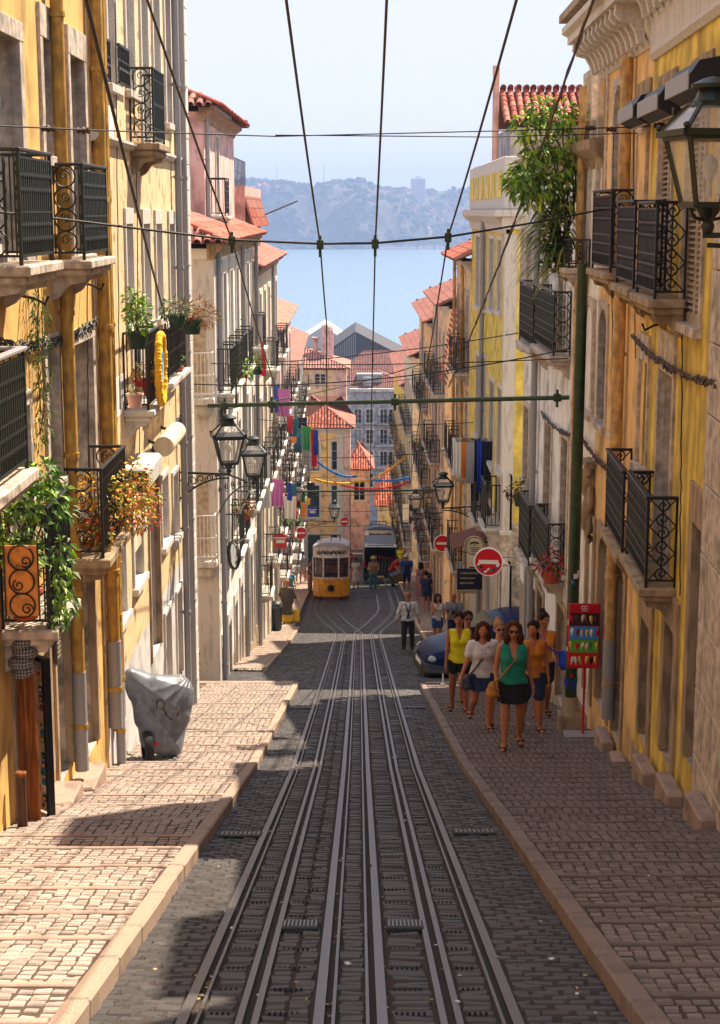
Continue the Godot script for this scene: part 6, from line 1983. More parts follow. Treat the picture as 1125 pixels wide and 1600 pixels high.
func pot(r: float, h: float) -> B:
	var b := B.new()
	b.lathe(Transform3D(), [Vector2(0, 0), Vector2(r * 0.72, 0), Vector2(r * 0.95, h * 0.85), Vector2(r * 1.08, h * 0.86), Vector2(r * 1.08, h), Vector2(r * 0.92, h), Vector2(r * 0.88, h * 0.9), Vector2(0, h * 0.9)], 14)
	return b

func potted(called: String, label: String, at: Vector3, r: float, h: float, pm: Material, blobs: Array, n: int, size: float, hues: Array, droop := 0.3, thin := 0.45) -> Node3D:
	var t := thing(called, label, "plant", at)
	put("pot", pot(r, h), pm, t)
	putm("foliage", leaves(blobs, n, size, hues, droop, thin), M.leaf, t)
	var b := B.new()
	for q in blobs:
		b.tube([Vector3(jit(r * 0.4), h * 0.9, jit(r * 0.4)), (q[0] as Vector3) * Vector3(0.5, 0.6, 0.5) + Vector3(0, h * 0.4, 0), q[0]], [0.012, 0.009, 0.005], 5)
	put("stem", b, M.stem, t)
	return t

func plants() -> void:
	mat("leaf", "#ffffff", 0.6, {"vertex": true, "back": "#667733"})
	mat("stem", "#5a4a2c", 0.9)
	mat("terracotta", "#b0512f", 0.85, {"tex": "grain", "size": 0.4})
	mat("pot_green", "#1f3d2c", 0.6)
	mat("pot_red", "#b8281e", 0.5)
	mat("board_orange", "#d98a35", 0.6, {"tex": "stain", "size": 0.9})
	mat("yarn_yellow", "#f0b414", 0.95, {"rim": 0.4})
	mat("yarn_blue", "#2f7fc4", 0.95, {"rim": 0.4})
	var G := [Color(0.05, 0.13, 0.02), Color(0.08, 0.19, 0.03), Color(0.12, 0.25, 0.04)]
	var bright := [Color(0.17, 0.34, 0.03), Color(0.3, 0.46, 0.04), Color(0.1, 0.24, 0.03)]
	var yell := [Color(0.4, 0.52, 0.05), Color(0.26, 0.42, 0.04), Color(0.55, 0.56, 0.07), Color(0.12, 0.22, 0.03)]
	# the tall plant on the right
	var at := Vector3(3.05, -0.766, -24.6)
	var t := thing("tall_balcony_plant", "tall yellow green plant with strap leaves beneath, on the white house balcony", "plant", at)
	var bl := []
	for q in [[3.027, 1.398, 24.4], [2.719, 1.432, 24.2], [3.296, 1.223, 24.6], [2.459, 1.249, 24.2], [2.922, 0.981, 24.4], [3.258, 0.802, 24.6], [2.636, 0.881, 24.2], [2.499, 0.632, 24.2], [2.37, 0.417, 24.1], [2.95, 0.609, 24.4], [3.268, 0.425, 24.6], [2.741, 0.372, 24.2], [3.067, 0.235, 24.5], [2.601, 0.279, 24.2]]:
		bl.append([Vector3(q[0], q[1], -q[2]) - at, 0.2 + jit(0.04)])
	putm("foliage", leaves(bl, 1700, 0.13, yell + yell + bright + G, 0.45, 0.42), M.leaf, t)
	var b := B.new()
	for q in bl: b.tube([Vector3(jit(0.1), 0.1, jit(0.1)), (q[0] as Vector3) * 0.45 + Vector3(0.1, 0.15, 0), (q[0] as Vector3) * 0.8 + Vector3(0, 0.08, 0), q[0]], [0.022, 0.017, 0.012, 0.006], 5)
	put("branch", b, M.stem, t)
	b = B.new()
	b.colored = true
	for i in 240:
		var c := Vector3(jit(0.22) - 0.08, R.randf_range(-0.15, 0.8), jit(0.25) + 0.05)
		var a := R.randf() * TAU
		var dir := Vector3(cos(a) - 0.35, R.randf_range(0.3, 1.0), sin(a)).normalized()
		var l := R.randf_range(0.35, 0.75)
		var k := R.randf_range(0.6, 1.3)
		b.tint = Color(0.11 * k, 0.17 * k, 0.035 * k) if R.randf() < 0.7 else Color(0.3 * k, 0.27 * k, 0.06 * k)
		var side := dir.cross(Vector3.UP).normalized() * 0.036
		var p := c
		for s in 6:
			var f := (s + 1) / 6.0
			var q := c + dir * l * f + Vector3(0, -l * 0.95 * f * f, 0)
			b.facen(p - side * (1.0 - s / 6.5), p + side * (1.0 - s / 6.5), q + side * (1.0 - (s + 1) / 6.5), q - side * (1.0 - (s + 1) / 6.5))
			p = q
	putm("strap_leaves", b.mesh(), M.leaf, t)
	put("pot", pot(0.17, 0.26), M.pot_green, t)
	# a bowl of bright leaves on the cornice below the lilac roof
	potted("bowl_plant", "bowl of bright leaves on a bracket left of the tall plant", Vector3(2.499, 0.279, -26), 0.16, 0.2, M.stone_tan, [[Vector3(0, 0.26, 0), 0.16], [Vector3(-0.12, 0.22, 0), 0.1], [Vector3(0.1, 0.24, 0), 0.1]], 130, 0.1, yell)
	# ochre house: vine balcony and flower balcony
	var c: Vector3 = Vector3(-2.65, -3.395, -13.091)
	t = potted("vine_plant", "leafy green vine over the orange boarded balcony of the ochre house", Vector3(-2.73, -3.271, -12.714), 0.14, 0.25, M.terracotta, [[Vector3(-0.02, 0.75, -0.1), 0.2], [Vector3(0.1, 0.95, -0.3), 0.22], [Vector3(0.0, 1.0, -0.1), 0.18], [Vector3(0.12, 0.85, -0.6), 0.2], [Vector3(0.02, 0.55, 0.1), 0.16], [Vector3(0.1, 1.12, -0.4), 0.12]], 800, 0.085, bright + G)
	t = thing("trailing_ivy", "trailing ivy spilling over the front rail of the vine balcony", "plant", Vector3(-2.5, -2.987, -12.998))
	putm("foliage", leaves([[Vector3(0, 0.05, 0), 0.12], [Vector3(0, -0.1, 0.05), 0.13], [Vector3(0.02, -0.25, -0.05), 0.12], [Vector3(0, 0.2, -0.1), 0.1], [Vector3(0, -0.32, 0.1), 0.08]], 330, 0.07, bright + [Color(0.3, 0.36, 0.22)], 0.6), M.leaf, t)
	b = B.new()
	b.tube([Vector3(0, 0.3, -0.1), Vector3(0, 0.0, 0), Vector3(0, -0.35, 0.05)], 0.006, 4)
	put("stem", b, M.stem, t)
	t = thing("hanging_fern", "feathery fern hanging down the ochre wall under the first balcony", "plant", Vector3(-2.85, -0.661, -14.119))
	bl = []
	for i in 16: bl.append([Vector3(jit(0.05), -0.05 - i * 0.09, -0.1 - jit(0.12) - i * 0.012), 0.07])
	putm("foliage", leaves(bl, 520, 0.05, G + [Color(0.2, 0.2, 0.06)], 0.9, 0.2), M.leaf, t)
	b = B.new()
	for k in 4:
		var pts := []
		for i in 9: pts.append(Vector3(jit(0.03), 0.05 - i * 0.17, -0.1 - 0.05 * k + jit(0.04)))
		b.tube(pts, 0.004, 4)
	put("stem", b, M.stem, t)
	# wicker boards behind the scroll end of that balcony
	t = thing("orange_board", "orange painted board behind iron scrolls at the end of the vine balcony", "board", Vector3(-2.55, -3.203, -12.45))
	b = B.new()
	b.cbox(Vector3(-0.27, 0.02, 0.02), Vector3(0.0, 0.6, 0.035), 0.006)
	put("board", b, M.board_orange, t)
	b = B.new()
	for k in 3:
		ring(b, Vector3(-0.135, 0.11 + k * 0.195, 0.045), Vector3.RIGHT, Vector3.UP, 0.1, 0.007, 0.0, TAU, 18)
		scroll(b, Vector3(-0.1 - 0.06 * (k % 2), 0.08 + k * 0.195, 0.045), Vector3.RIGHT, Vector3.UP, 0.05, 0.006, 1.3, k * 2.0)
	b.bar(Vector3(-0.27, 0.0, 0.045), Vector3(-0.27, 0.62, 0.045), 0.012); b.bar(Vector3(0, 0.0, 0.045), Vector3(0, 0.62, 0.045), 0.012)
	put("scroll_iron", b, M.iron_black, t)
	var flo := [Color(0.75, 0.36, 0.04), Color(0.6, 0.12, 0.03), Color(0.7, 0.5, 0.05), Color(0.22, 0.26, 0.04), Color(0.4, 0.36, 0.06)]
	var red := [Color(0.6, 0.02, 0.06), Color(0.5, 0.03, 0.03), Color(0.2, 0.2, 0.03)]
	potted("flower_bush", "orange and yellow flowering bush in a clay pot on the ochre house balcony", Vector3(-2.75, -3.453, -16.371), 0.17, 0.28, M.terracotta, [[Vector3(0, 0.42, 0.3), 0.22], [Vector3(0.08, 0.6, 0.2), 0.22], [Vector3(0.24, 0.42, 0.0), 0.24], [Vector3(0.34, 0.55, -0.3), 0.24], [Vector3(-0.02, 0.66, 0.35), 0.16], [Vector3(0.36, 0.4, -0.7), 0.22], [Vector3(0.3, 0.65, -0.6), 0.2], [Vector3(0.4, 0.3, -0.2), 0.18], [Vector3(0.1, 0.2, 0.35), 0.14]], 1700, 0.06, flo)
	potted("red_flowers", "red flowers leaning out over the flower bush balcony", Vector3(-2.65, -3.612, -17.297), 0.1, 0.2, M.terracotta, [[Vector3(0.22, 0.6, 0.0), 0.16], [Vector3(0.34, 0.5, -0.2), 0.14], [Vector3(0.3, 0.3, -0.1), 0.16]], 330, 0.05, red)
	# pale orange house plant balconies
	potted("green_shrub", "bright green shrub in a dark green hanging pot on the plant balcony", Vector3(-2.57, -1.57, -18.6), 0.13, 0.2, M.pot_green, [[Vector3(0, 0.42, 0), 0.16], [Vector3(0.03, 0.3, 0.05), 0.14], [Vector3(-0.02, 0.55, -0.02), 0.13], [Vector3(0, 0.45, -0.12), 0.12]], 420, 0.07, bright)
	potted("rust_fern", "rust coloured fern in a green pot hung on the far plant balcony", Vector3(-2.43, -1.758, -23.353), 0.15, 0.22, M.pot_green, [[Vector3(0.05, 0.32, 0), 0.2], [Vector3(-0.15, 0.3, 0.05), 0.16], [Vector3(0.22, 0.26, 0), 0.14]], 330, 0.12, [Color(0.42, 0.12, 0.03), Color(0.35, 0.16, 0.05), Color(0.2, 0.2, 0.05)], 0.2, 0.16)
	potted("grey_green_plant", "grey green plant in a dark pot beside the rust fern", Vector3(-2.53, -1.589, -22.283), 0.13, 0.18, M.pot_green, [[Vector3(0, 0.28, 0), 0.16], [Vector3(-0.1, 0.25, 0), 0.12]], 200, 0.07, [Color(0.2, 0.25, 0.14), Color(0.12, 0.17, 0.07)])
	potted("red_pot_plant", "small plant in a red pot low on the plant balcony", Vector3(-2.73, -2.294, -20.176), 0.12, 0.2, M.pot_red, [[Vector3(0, 0.3, 0), 0.13]], 130, 0.06, flo)
	potted("salmon_pot", "small salmon pink pot standing at the edge of the plant balcony", Vector3(-2.65, -2.285, -18.831), 0.1, 0.17, M.pink, [[Vector3(0, 0.22, 0), 0.07]], 40, 0.05, G)
	potted("clay_pot_plant", "clay pot of leaves behind the rails of the far plant balcony", Vector3(-2.73, -2.508, -23.558), 0.14, 0.26, M.terracotta, [[Vector3(0, 0.38, 0), 0.15]], 140, 0.07, G)
	t = thing("crochet_medallion", "oval yellow and blue crochet medallion hung on the plant balcony", "decoration", Vector3(-2.53, -1.961, -20.259))
	b = B.new()
	for i in 60:
		var a := TAU * i / 60.0
		b.ball(Transform3D(Basis(), Vector3(0.02, sin(a) * 0.43, cos(a) * 0.3)), Vector3.ONE * (0.05 + jit(0.008)), 6, 5)
	put("fringe", b, M.yarn_yellow, t)
	b = B.new()
	b.lathe(Transform3D(Basis(Vector3.BACK, -PI / 2).scaled(Vector3(1, 1.45, 1)), Vector3.ZERO), [Vector2(0.29, 0.0), Vector2(0.26, 0.025), Vector2(0.0, 0.03)], 24)
	put("ground_cloth", b, M.lemon, t)
	b = B.new()
	for k in 3: b.rbox(Transform3D(Basis(Vector3.RIGHT, 0.3), Vector3(0.035, 0.14 - k * 0.12, (k - 1) * 0.05)), Vector3(0.012, 0.13, 0.1), 0.004)
	put("motif", b, M.yarn_blue, t)
	# small plants farther down
	var k := 0
	for q in [[Vector3(-2.72, -3.909, -37), "green plant in a red trough on the first corner house balcony", M.pot_red, bright], [Vector3(-2.7, -4.218, -42), "yellow green plant on the second corner house balcony", M.pot_green, yell], [Vector3(-2.7, -7.142, -37), "red leaved plant on the lower corner house balcony", M.terracotta, [Color(0.25, 0.03, 0.03), Color(0.15, 0.05, 0.03), Color(0.3, 0.25, 0.03)]], [Vector3(-2.75, -13.802, -70), "bright green plant hanging over the far left pavement", M.pot_green, bright], [Vector3(-2.65, -11.508, -58), "dark green plant on a low left balcony", M.pot_green, G], [Vector3(3.12, -5.599, -30.4), "dry brown flowers in a green box on the white house", M.pot_green, [Color(0.2, 0.1, 0.04), Color(0.16, 0.12, 0.05)]], [Vector3(3.15, -5.997, -25.6), "red flowers in a clay pot on the lower white house balcony", M.terracotta, red], [Vector3(2.98, -12.637, -86), "tall dark cactus on a balcony far down on the right", M.terracotta, G], [Vector3(2.85, -10.429, -70), "spiky green plant on a saffron house balcony", M.pot_green, G]]:
		potted("balcony_plant", q[1], q[0], 0.15, 0.2, q[2], [[Vector3(0, 0.36, 0), 0.2], [Vector3(0.1, 0.3, 0.1), 0.16], [Vector3(-0.1, 0.28, -0.1), 0.16]], 200, 0.1, q[3])
		k += 1

func wall_details() -> void:
	# thin cables clipped up the near fronts, and iron hooks left in the plaster
	var k := 0
	for q in [[Vector3(-2.9, 2.43, -19.819), Vector3(-2.9, -2.363, -19.28), "pale orange house beside the window rails"], [Vector3(-2.9, 0.654, -21.322), Vector3(-2.9, -3.242, -20.898), "pale orange house under the top balcony"], [Vector3(-2.92, -0.744, -17.338), Vector3(-2.92, -3.605, -16.924), "ochre house beside the second pipe"], [Vector3(3.293, 1.206, -19.753), Vector3(3.251, -1.706, -18.87), "yellow house beside its pipe"], [Vector3(3.085, -1.141, -15.324), Vector3(3.064, -3.607, -14.878), "yellow house at its balcony door"], [Vector3(3.305, 1.063, -21.377), Vector3(3.288, -3.528, -20.568), "orange house between two arches"]]:
		var pts := []
		var a: Vector3 = q[0]; var e: Vector3 = q[1]
		for i in 25: pts.append(a.lerp(e, i / 24.0) + Vector3(0, 0, jit(0.03)))
		wire("thin cable clipped up the front of the " + q[2], pts, 0.007, [M.iron_grey, M.wire, M.wood_brown][k % 3], "", "wall_cable")
		k += 1
	k = 0
	for q in [[Vector3(-2.95, -0.724, -14.05), "first balcony"], [Vector3(-2.95, -0.747, -17.111), "second balcony"], [Vector3(3.178, -1.142, -16.661), "yellow house balcony"]]:
		var b := B.new()
		var s := -1.0 if k == 2 else 1.0
		b.tube([Vector3.ZERO, Vector3(0.12 * s, -0.02, 0.02), Vector3(0.22 * s, -0.07, 0.03), Vector3(0.25 * s, 0.0, 0.03)], 0.014, 5)
		tag(putm("iron_hook", b.mesh(), M.iron_black, self, Transform3D(Basis(), q[0])), "rusty iron hook in the wall under the " + q[1], "hook")
		k += 1

func left_bits() -> void:
	# rolled awnings over the pale orange house
	var t := thing("rolled_awning", "white rolled awning with a green end on the pale orange house", "awning", Vector3(-2.71, -3.206, -19.733))
	var b := B.new()
	b.cbox(Vector3(-0.2, -0.14, -0.75), Vector3(0.16, 0.14, 0.62), 0.04)
	put("casing", b, M.shutter_white, t)
	b = B.new()
	b.cbox(Vector3(-0.18, -0.15, 0.62), Vector3(0.15, 0.12, 0.66), 0.02)
	put("end_cap", b, M.frame_green, t)
	t = thing("awning_roll", "round white awning roll farther along the pale orange house", "awning", Vector3(-2.71, -3.208, -22.453))
	b = B.new()
	b.rod(Vector3(0, 0, 0.5), Vector3(0, 0, -1.1), 0.14, 16)
	put("roll", b, M.cream, t)
	b = B.new()
	for z in [0.42, -1.0]: b.bar(Vector3(0, 0, z), Vector3(-0.3, 0.1, z), 0.04)
	put("bracket", b, M.iron_grey, t)
	# souvenir doorway
	t = thing("souvenir_board", "speckled souvenir board hung with magnets in the doorway", "souvenir display", Vector3(-2.9, -5.271, -13.646))
	var hgt: float = 1.391
	t.rotation.y = -0.75
	b = B.new()
	b.cbox(Vector3(-0.19, 0.0, -0.03), Vector3(0.19, hgt, 0.0), 0.006)
	put("board", b, M.cream, t)
	b = B.new()
	b.cbox(Vector3(0.19, -0.1, -0.04), Vector3(0.235, hgt + 0.04, 0.03), 0.006); b.cbox(Vector3(-0.23, hgt, -0.04), Vector3(0.19, hgt + 0.04, 0.03), 0.006)
	put("frame", b, M.iron_black, t)
	var cols := [M.cloth_red, M.cloth_blue, M.lemon, M.cloth_green, M.sign_white, M.wood_brown, M.iron_black, M.cloth_teal, M.yarn_yellow]
	for r in 17:
		for q in 4:
			if R.randf() < 0.12: continue
			b = B.new()
			var p := Vector3(-0.14 + q * 0.092 + jit(0.008), 0.06 + r * (hgt - 0.1) / 17.0 + jit(0.01), 0.006)
			if (r + q) % 3 == 0: b.ball(Transform3D(Basis(), p), Vector3(0.03, 0.035, 0.012), 8, 6)
			else: b.cbox(p - Vector3(0.03, 0.034, 0.005), p + Vector3(0.03, 0.034, 0.006), 0.004)
			var mg := put("magnet", b, cols[R.randi() % cols.size()], t)
			b = B.new()
			b.cbox(p - Vector3(0.016, 0.018, -0.004), p + Vector3(0.016, 0.016, 0.009 if (r + q) % 3 else 0.014), 0.003)
			put("picture", b, cols[R.randi() % cols.size()], mg)
	t = thing("orange_door_leaf", "orange wooden door leaf standing open in the souvenir doorway", "door", Vector3(-2.89, -5.197, -13.106))
	t.rotation.y = -0.5
	for k in 3:
		b = B.new()
		b.cbox(Vector3(-0.16 + k * 0.11, 0, -0.03), Vector3(-0.055 + k * 0.11, 1.72, 0.0), 0.01)
		put("plank", b, M.wood_orange, t)
	t = thing("brown_post", "short brown wooden post leaning at the souvenir doorway step", "post", Vector3(-2.83, -5.203, -12.734))
	b = B.new()
	b.cbox(Vector3(-0.04, 0, -0.03), Vector3(0.04, 0.58, 0.03), 0.01)
	put("post", b, M.wood_brown, t)
	b = B.new()
	b.cbox(Vector3(-0.045, 0.56, -0.035), Vector3(0.045, 0.6, 0.035), 0.008)
	put("cap", b, M.wood_orange, t)
	t = thing("hat_bundle", "bundle of chequered grey caps hanging at the top of the souvenir doorway", "cap", Vector3(-2.81, -3.658, -12.876))
	for k in 4:
		b = B.new()
		b.ball(Transform3D(Basis(Vector3.BACK, jit(0.5)), Vector3(jit(0.04), 0.14 - k * 0.085, jit(0.04))), Vector3(0.11, 0.06, 0.12), 12, 7)
		put("cap", b, M.chequer, t)
	t = thing("bell_panel", "grey door intercom panel with rows of buttons", "intercom", Vector3(-2.915, -4.137, -14.899))
	b = B.new()
	b.cbox(Vector3(-0.01, -0.13, -0.1), Vector3(0.02, 0.13, 0.1), 0.006)
	put("plate", b, M.iron_grey, t)
	for r in 5:
		for q in 3:
			b = B.new()
			b.cbox(Vector3(0.02, 0.085 - r * 0.045, -0.065 + q * 0.05), Vector3(0.028, 0.11 - r * 0.045, -0.035 + q * 0.05), 0.003)
			put("button", b, M.shutter_tan, t)
	# steps at the doors
	for q in [[Vector3(-2.85, -5.465, -14.43), "stone doorstep under the narrow grey door"], [Vector3(-2.85, -5.766, -15.815), "stone doorstep under the brown door beyond the pipe"], [Vector3(-2.85, -5.315, -13.328), "stone doorstep of the souvenir doorway"]]:
		b = B.new()
		b.cbox(Vector3(-0.12, -0.4, -0.4), Vector3(0.16, 0.02, 0.4), 0.02)
		tag(putm("doorstep", b.mesh(), M.strip, self, Transform3D(Basis(), q[0])), q[1], "step")
	for q in [[Vector3(2.895, -4.939, -12.787), "stone doorstep of the nearest door of the yellow house"], [Vector3(2.976, -5.383, -14.501), "stone doorstep of the second door of the yellow house"], [Vector3(3.057, -5.796, -16.231), "stone doorstep of the third door of the yellow house"], [Vector3(3.177, -6.565, -18.522), "stone doorstep under the near arch of the orange house"], [Vector3(3.205, -6.71, -19.915), "stone doorstep under the middle arch of the orange house"]]:
		b = B.new()
		b.cbox(Vector3(-0.1, -0.4, -0.33), Vector3(0.06, 0.03, 0.33), 0.02)
		tag(putm("doorstep", b.mesh(), M.strip, self, Transform3D(Basis(), q[0])), q[1], "step")

func chequer_material() -> void:
	var im := Image.create(64, 64, false, Image.FORMAT_RGB8)
	for y in 64:
		for x in 64:
			var k := 0.12 + (0.28 if (x / 8) % 2 else 0.0) + (0.28 if (y / 8) % 2 else 0.0)
			im.set_pixel(x, y, Color(k, k * 0.97, k * 0.95))
	T["chequer"] = ImageTexture.create_from_image(im)
	mat("chequer", "#ffffff", 0.95, {"tex": "chequer", "size": 0.1, "world": false})
# a field of distances on a grid, meshed where it crosses zero ---------------------
class Field:
	var lo: Vector3
	var cell: float
	var nx: int
	var ny: int
	var nz: int
	var a := PackedFloat32Array()
	func _init(from: Vector3, to: Vector3, size: float) -> void:
		lo = from; cell = size
		nx = int((to.x - from.x) / size) + 2; ny = int((to.y - from.y) / size) + 2; nz = int((to.z - from.z) / size) + 2
		a.resize(nx * ny * nz)
		a.fill(1.0)
	# tapered capsule; wide > 1 stretches it along the direction ax
	func cap(p: Vector3, q: Vector3, r0: float, r1: float, k := 0.03, ax := Vector3.ZERO, wide := 1.0, mode := 0) -> void:
		var m := maxf(r0, r1) * maxf(wide, 1.0) + k + cell * 3.0
		var x0 := clampi(int((minf(p.x, q.x) - m - lo.x) / cell), 0, nx - 1); var x1 := clampi(int((maxf(p.x, q.x) + m - lo.x) / cell) + 1, 0, nx - 1)
		var y0 := clampi(int((minf(p.y, q.y) - m - lo.y) / cell), 0, ny - 1); var y1 := clampi(int((maxf(p.y, q.y) + m - lo.y) / cell) + 1, 0, ny - 1)
		var z0 := clampi(int((minf(p.z, q.z) - m - lo.z) / cell), 0, nz - 1); var z1 := clampi(int((maxf(p.z, q.z) + m - lo.z) / cell) + 1, 0, nz - 1)
		var pq := q - p
		var l2 := maxf(pq.length_squared(), 1e-9)
		var sq := 1.0 - 1.0 / wide
		for z in range(z0, z1 + 1):
			for y in range(y0, y1 + 1):
				var row := (z * ny + y) * nx
				var w := Vector3(lo.x + x0 * cell, lo.y + y * cell, lo.z + z * cell) - p
				for x in range(x0, x1 + 1):
					var t := clampf(w.dot(pq) / l2, 0.0, 1.0)
					var o := w - pq * t
					if sq != 0.0: o -= ax * (o.dot(ax) * sq)
					var d := o.length() - (r0 + (r1 - r0) * t)
					var i := row + x
					var e := a[i]
					if mode == 0:
						var h := clampf(0.5 + 0.5 * (e - d) / k, 0.0, 1.0)
						a[i] = e + (d - e) * h - k * h * (1.0 - h)
					else:
						a[i] = maxf(e, -d)
					w.x += cell
	# keep only what lies behind the plane through p with normal n
	func cut(p: Vector3, n: Vector3) -> void:
		var i := 0
		for z in nz:
			for y in ny:
				var d := (Vector3(lo.x, lo.y + y * cell, lo.z + z * cell) - p).dot(n)
				var s := n.x * cell
				for x in nx:
					if a[i] < d: a[i] = d
					d += s
					i += 1
	func ripple(f: Callable) -> void:
		var i := 0
		for z in nz:
			for y in ny:
				for x in nx:
					if absf(a[i]) < 0.12: a[i] += f.call(Vector3(lo.x + x * cell, lo.y + y * cell, lo.z + z * cell))
					i += 1
	func at(p: Vector3) -> float:
		var q := (p - lo) / cell
		return a[(clampi(roundi(q.z), 0, nz - 1) * ny + clampi(roundi(q.y), 0, ny - 1)) * nx + clampi(roundi(q.x), 0, nx - 1)]
	func into(b: B) -> void:
		var sx := 1; var sy := nx; var sz := nx * ny
		var idx := PackedInt32Array()
		idx.resize(a.size()); idx.fill(-1)
		var vs := PackedVector3Array()
		var ns := PackedVector3Array()
		var far := cell * 2.0
		for z in nz - 1:
			for y in ny - 1:
				var row := (z * ny + y) * nx
				for x in nx - 1:
					var i := row + x
					var c0 := a[i]
					if c0 > far or c0 < -far: continue
					var c1 := a[i + sx]; var c2 := a[i + sy]; var c3 := a[i + sx + sy]
					var c4 := a[i + sz]; var c5 := a[i + sx + sz]; var c6 := a[i + sy + sz]; var c7 := a[i + sx + sy + sz]
					var m := int(c0 < 0) + int(c1 < 0) + int(c2 < 0) + int(c3 < 0) + int(c4 < 0) + int(c5 < 0) + int(c6 < 0) + int(c7 < 0)
					if m == 0 or m == 8: continue
					var s := Vector3.ZERO
					var n := 0
					if (c0 < 0) != (c1 < 0): s += Vector3(c0 / (c0 - c1), 0, 0); n += 1
					if (c2 < 0) != (c3 < 0): s += Vector3(c2 / (c2 - c3), 1, 0); n += 1
					if (c4 < 0) != (c5 < 0): s += Vector3(c4 / (c4 - c5), 0, 1); n += 1
					if (c6 < 0) != (c7 < 0): s += Vector3(c6 / (c6 - c7), 1, 1); n += 1
					if (c0 < 0) != (c2 < 0): s += Vector3(0, c0 / (c0 - c2), 0); n += 1
					if (c1 < 0) != (c3 < 0): s += Vector3(1, c1 / (c1 - c3), 0); n += 1
					if (c4 < 0) != (c6 < 0): s += Vector3(0, c4 / (c4 - c6), 1); n += 1
					if (c5 < 0) != (c7 < 0): s += Vector3(1, c5 / (c5 - c7), 1); n += 1
					if (c0 < 0) != (c4 < 0): s += Vector3(0, 0, c0 / (c0 - c4)); n += 1
					if (c1 < 0) != (c5 < 0): s += Vector3(1, 0, c1 / (c1 - c5)); n += 1
					if (c2 < 0) != (c6 < 0): s += Vector3(0, 1, c2 / (c2 - c6)); n += 1
					if (c3 < 0) != (c7 < 0): s += Vector3(1, 1, c3 / (c3 - c7)); n += 1
					idx[i] = vs.size()
					vs.append(lo + (Vector3(x, y, z) + s / n) * cell)
					ns.append(Vector3(c1 + c3 + c5 + c7 - c0 - c2 - c4 - c6, c2 + c3 + c6 + c7 - c0 - c1 - c4 - c5, c4 + c5 + c6 + c7 - c0 - c1 - c2 - c3).normalized())
		for z in range(1, nz - 1):
			for y in range(1, ny - 1):
				var row := (z * ny + y) * nx
				for x in range(1, nx - 1):
					var i := row + x
					var c0 := a[i]
					if c0 > far or c0 < -far: continue
					for q in [[sx, sy, sz], [sy, sz, sx], [sz, sx, sy]]:
						if (c0 < 0) == (a[i + q[0]] < 0): continue
						var p0 := idx[i]; var p1 := idx[i - q[1]]; var p2 := idx[i - q[1] - q[2]]; var p3 := idx[i - q[2]]
						if p0 < 0 or p1 < 0 or p2 < 0 or p3 < 0: continue
						b.tri(vs[p0], vs[p1], vs[p2], ns[p0], ns[p1], ns[p2]); b.tri(vs[p0], vs[p2], vs[p3], ns[p0], ns[p2], ns[p3])
# vehicles -------------------------------------------------------------------------
func vehicle_materials() -> void:
	mat("tram_yellow", "#f0aa0a", 0.35, {"tex": "soft", "size": 0.9})
	mat("tram_white", "#efece6", 0.4, {"tex": "soft", "size": 0.9})
	mat("tram_roof", "#b9bdc4", 0.6, {"tex": "grain", "size": 0.8})
	mat("tram_blue", "#5c6b88", 0.6, {"tex": "grain", "size": 0.8})
	mat("car_blue", "#071a44", 0.3, {"spec": 0.22})
	mat("car_glass", "#12171a", 0.12, {"spec": 0.4})
	mat("rubber", "#161515", 0.85)
	mat("plastic_black", "#1b1b1d", 0.55)
	mat("chrome", "#b8bcc0", 0.2, {"metal": 1.0})
	mat("lamp_clear", "#c8ccd0", 0.12, {"alpha": 0.4, "spec": 0.8})
	mat("lamp_red", "#b3121a", 0.2)
	mat("van_grey", "#2c2f34", 0.5)
	mat("cover_grey", "#6f757f", 0.42, {"rim": 0.2, "tex": "soft", "size": 0.7})
	mat("ink", "#1d1c1e", 0.8)

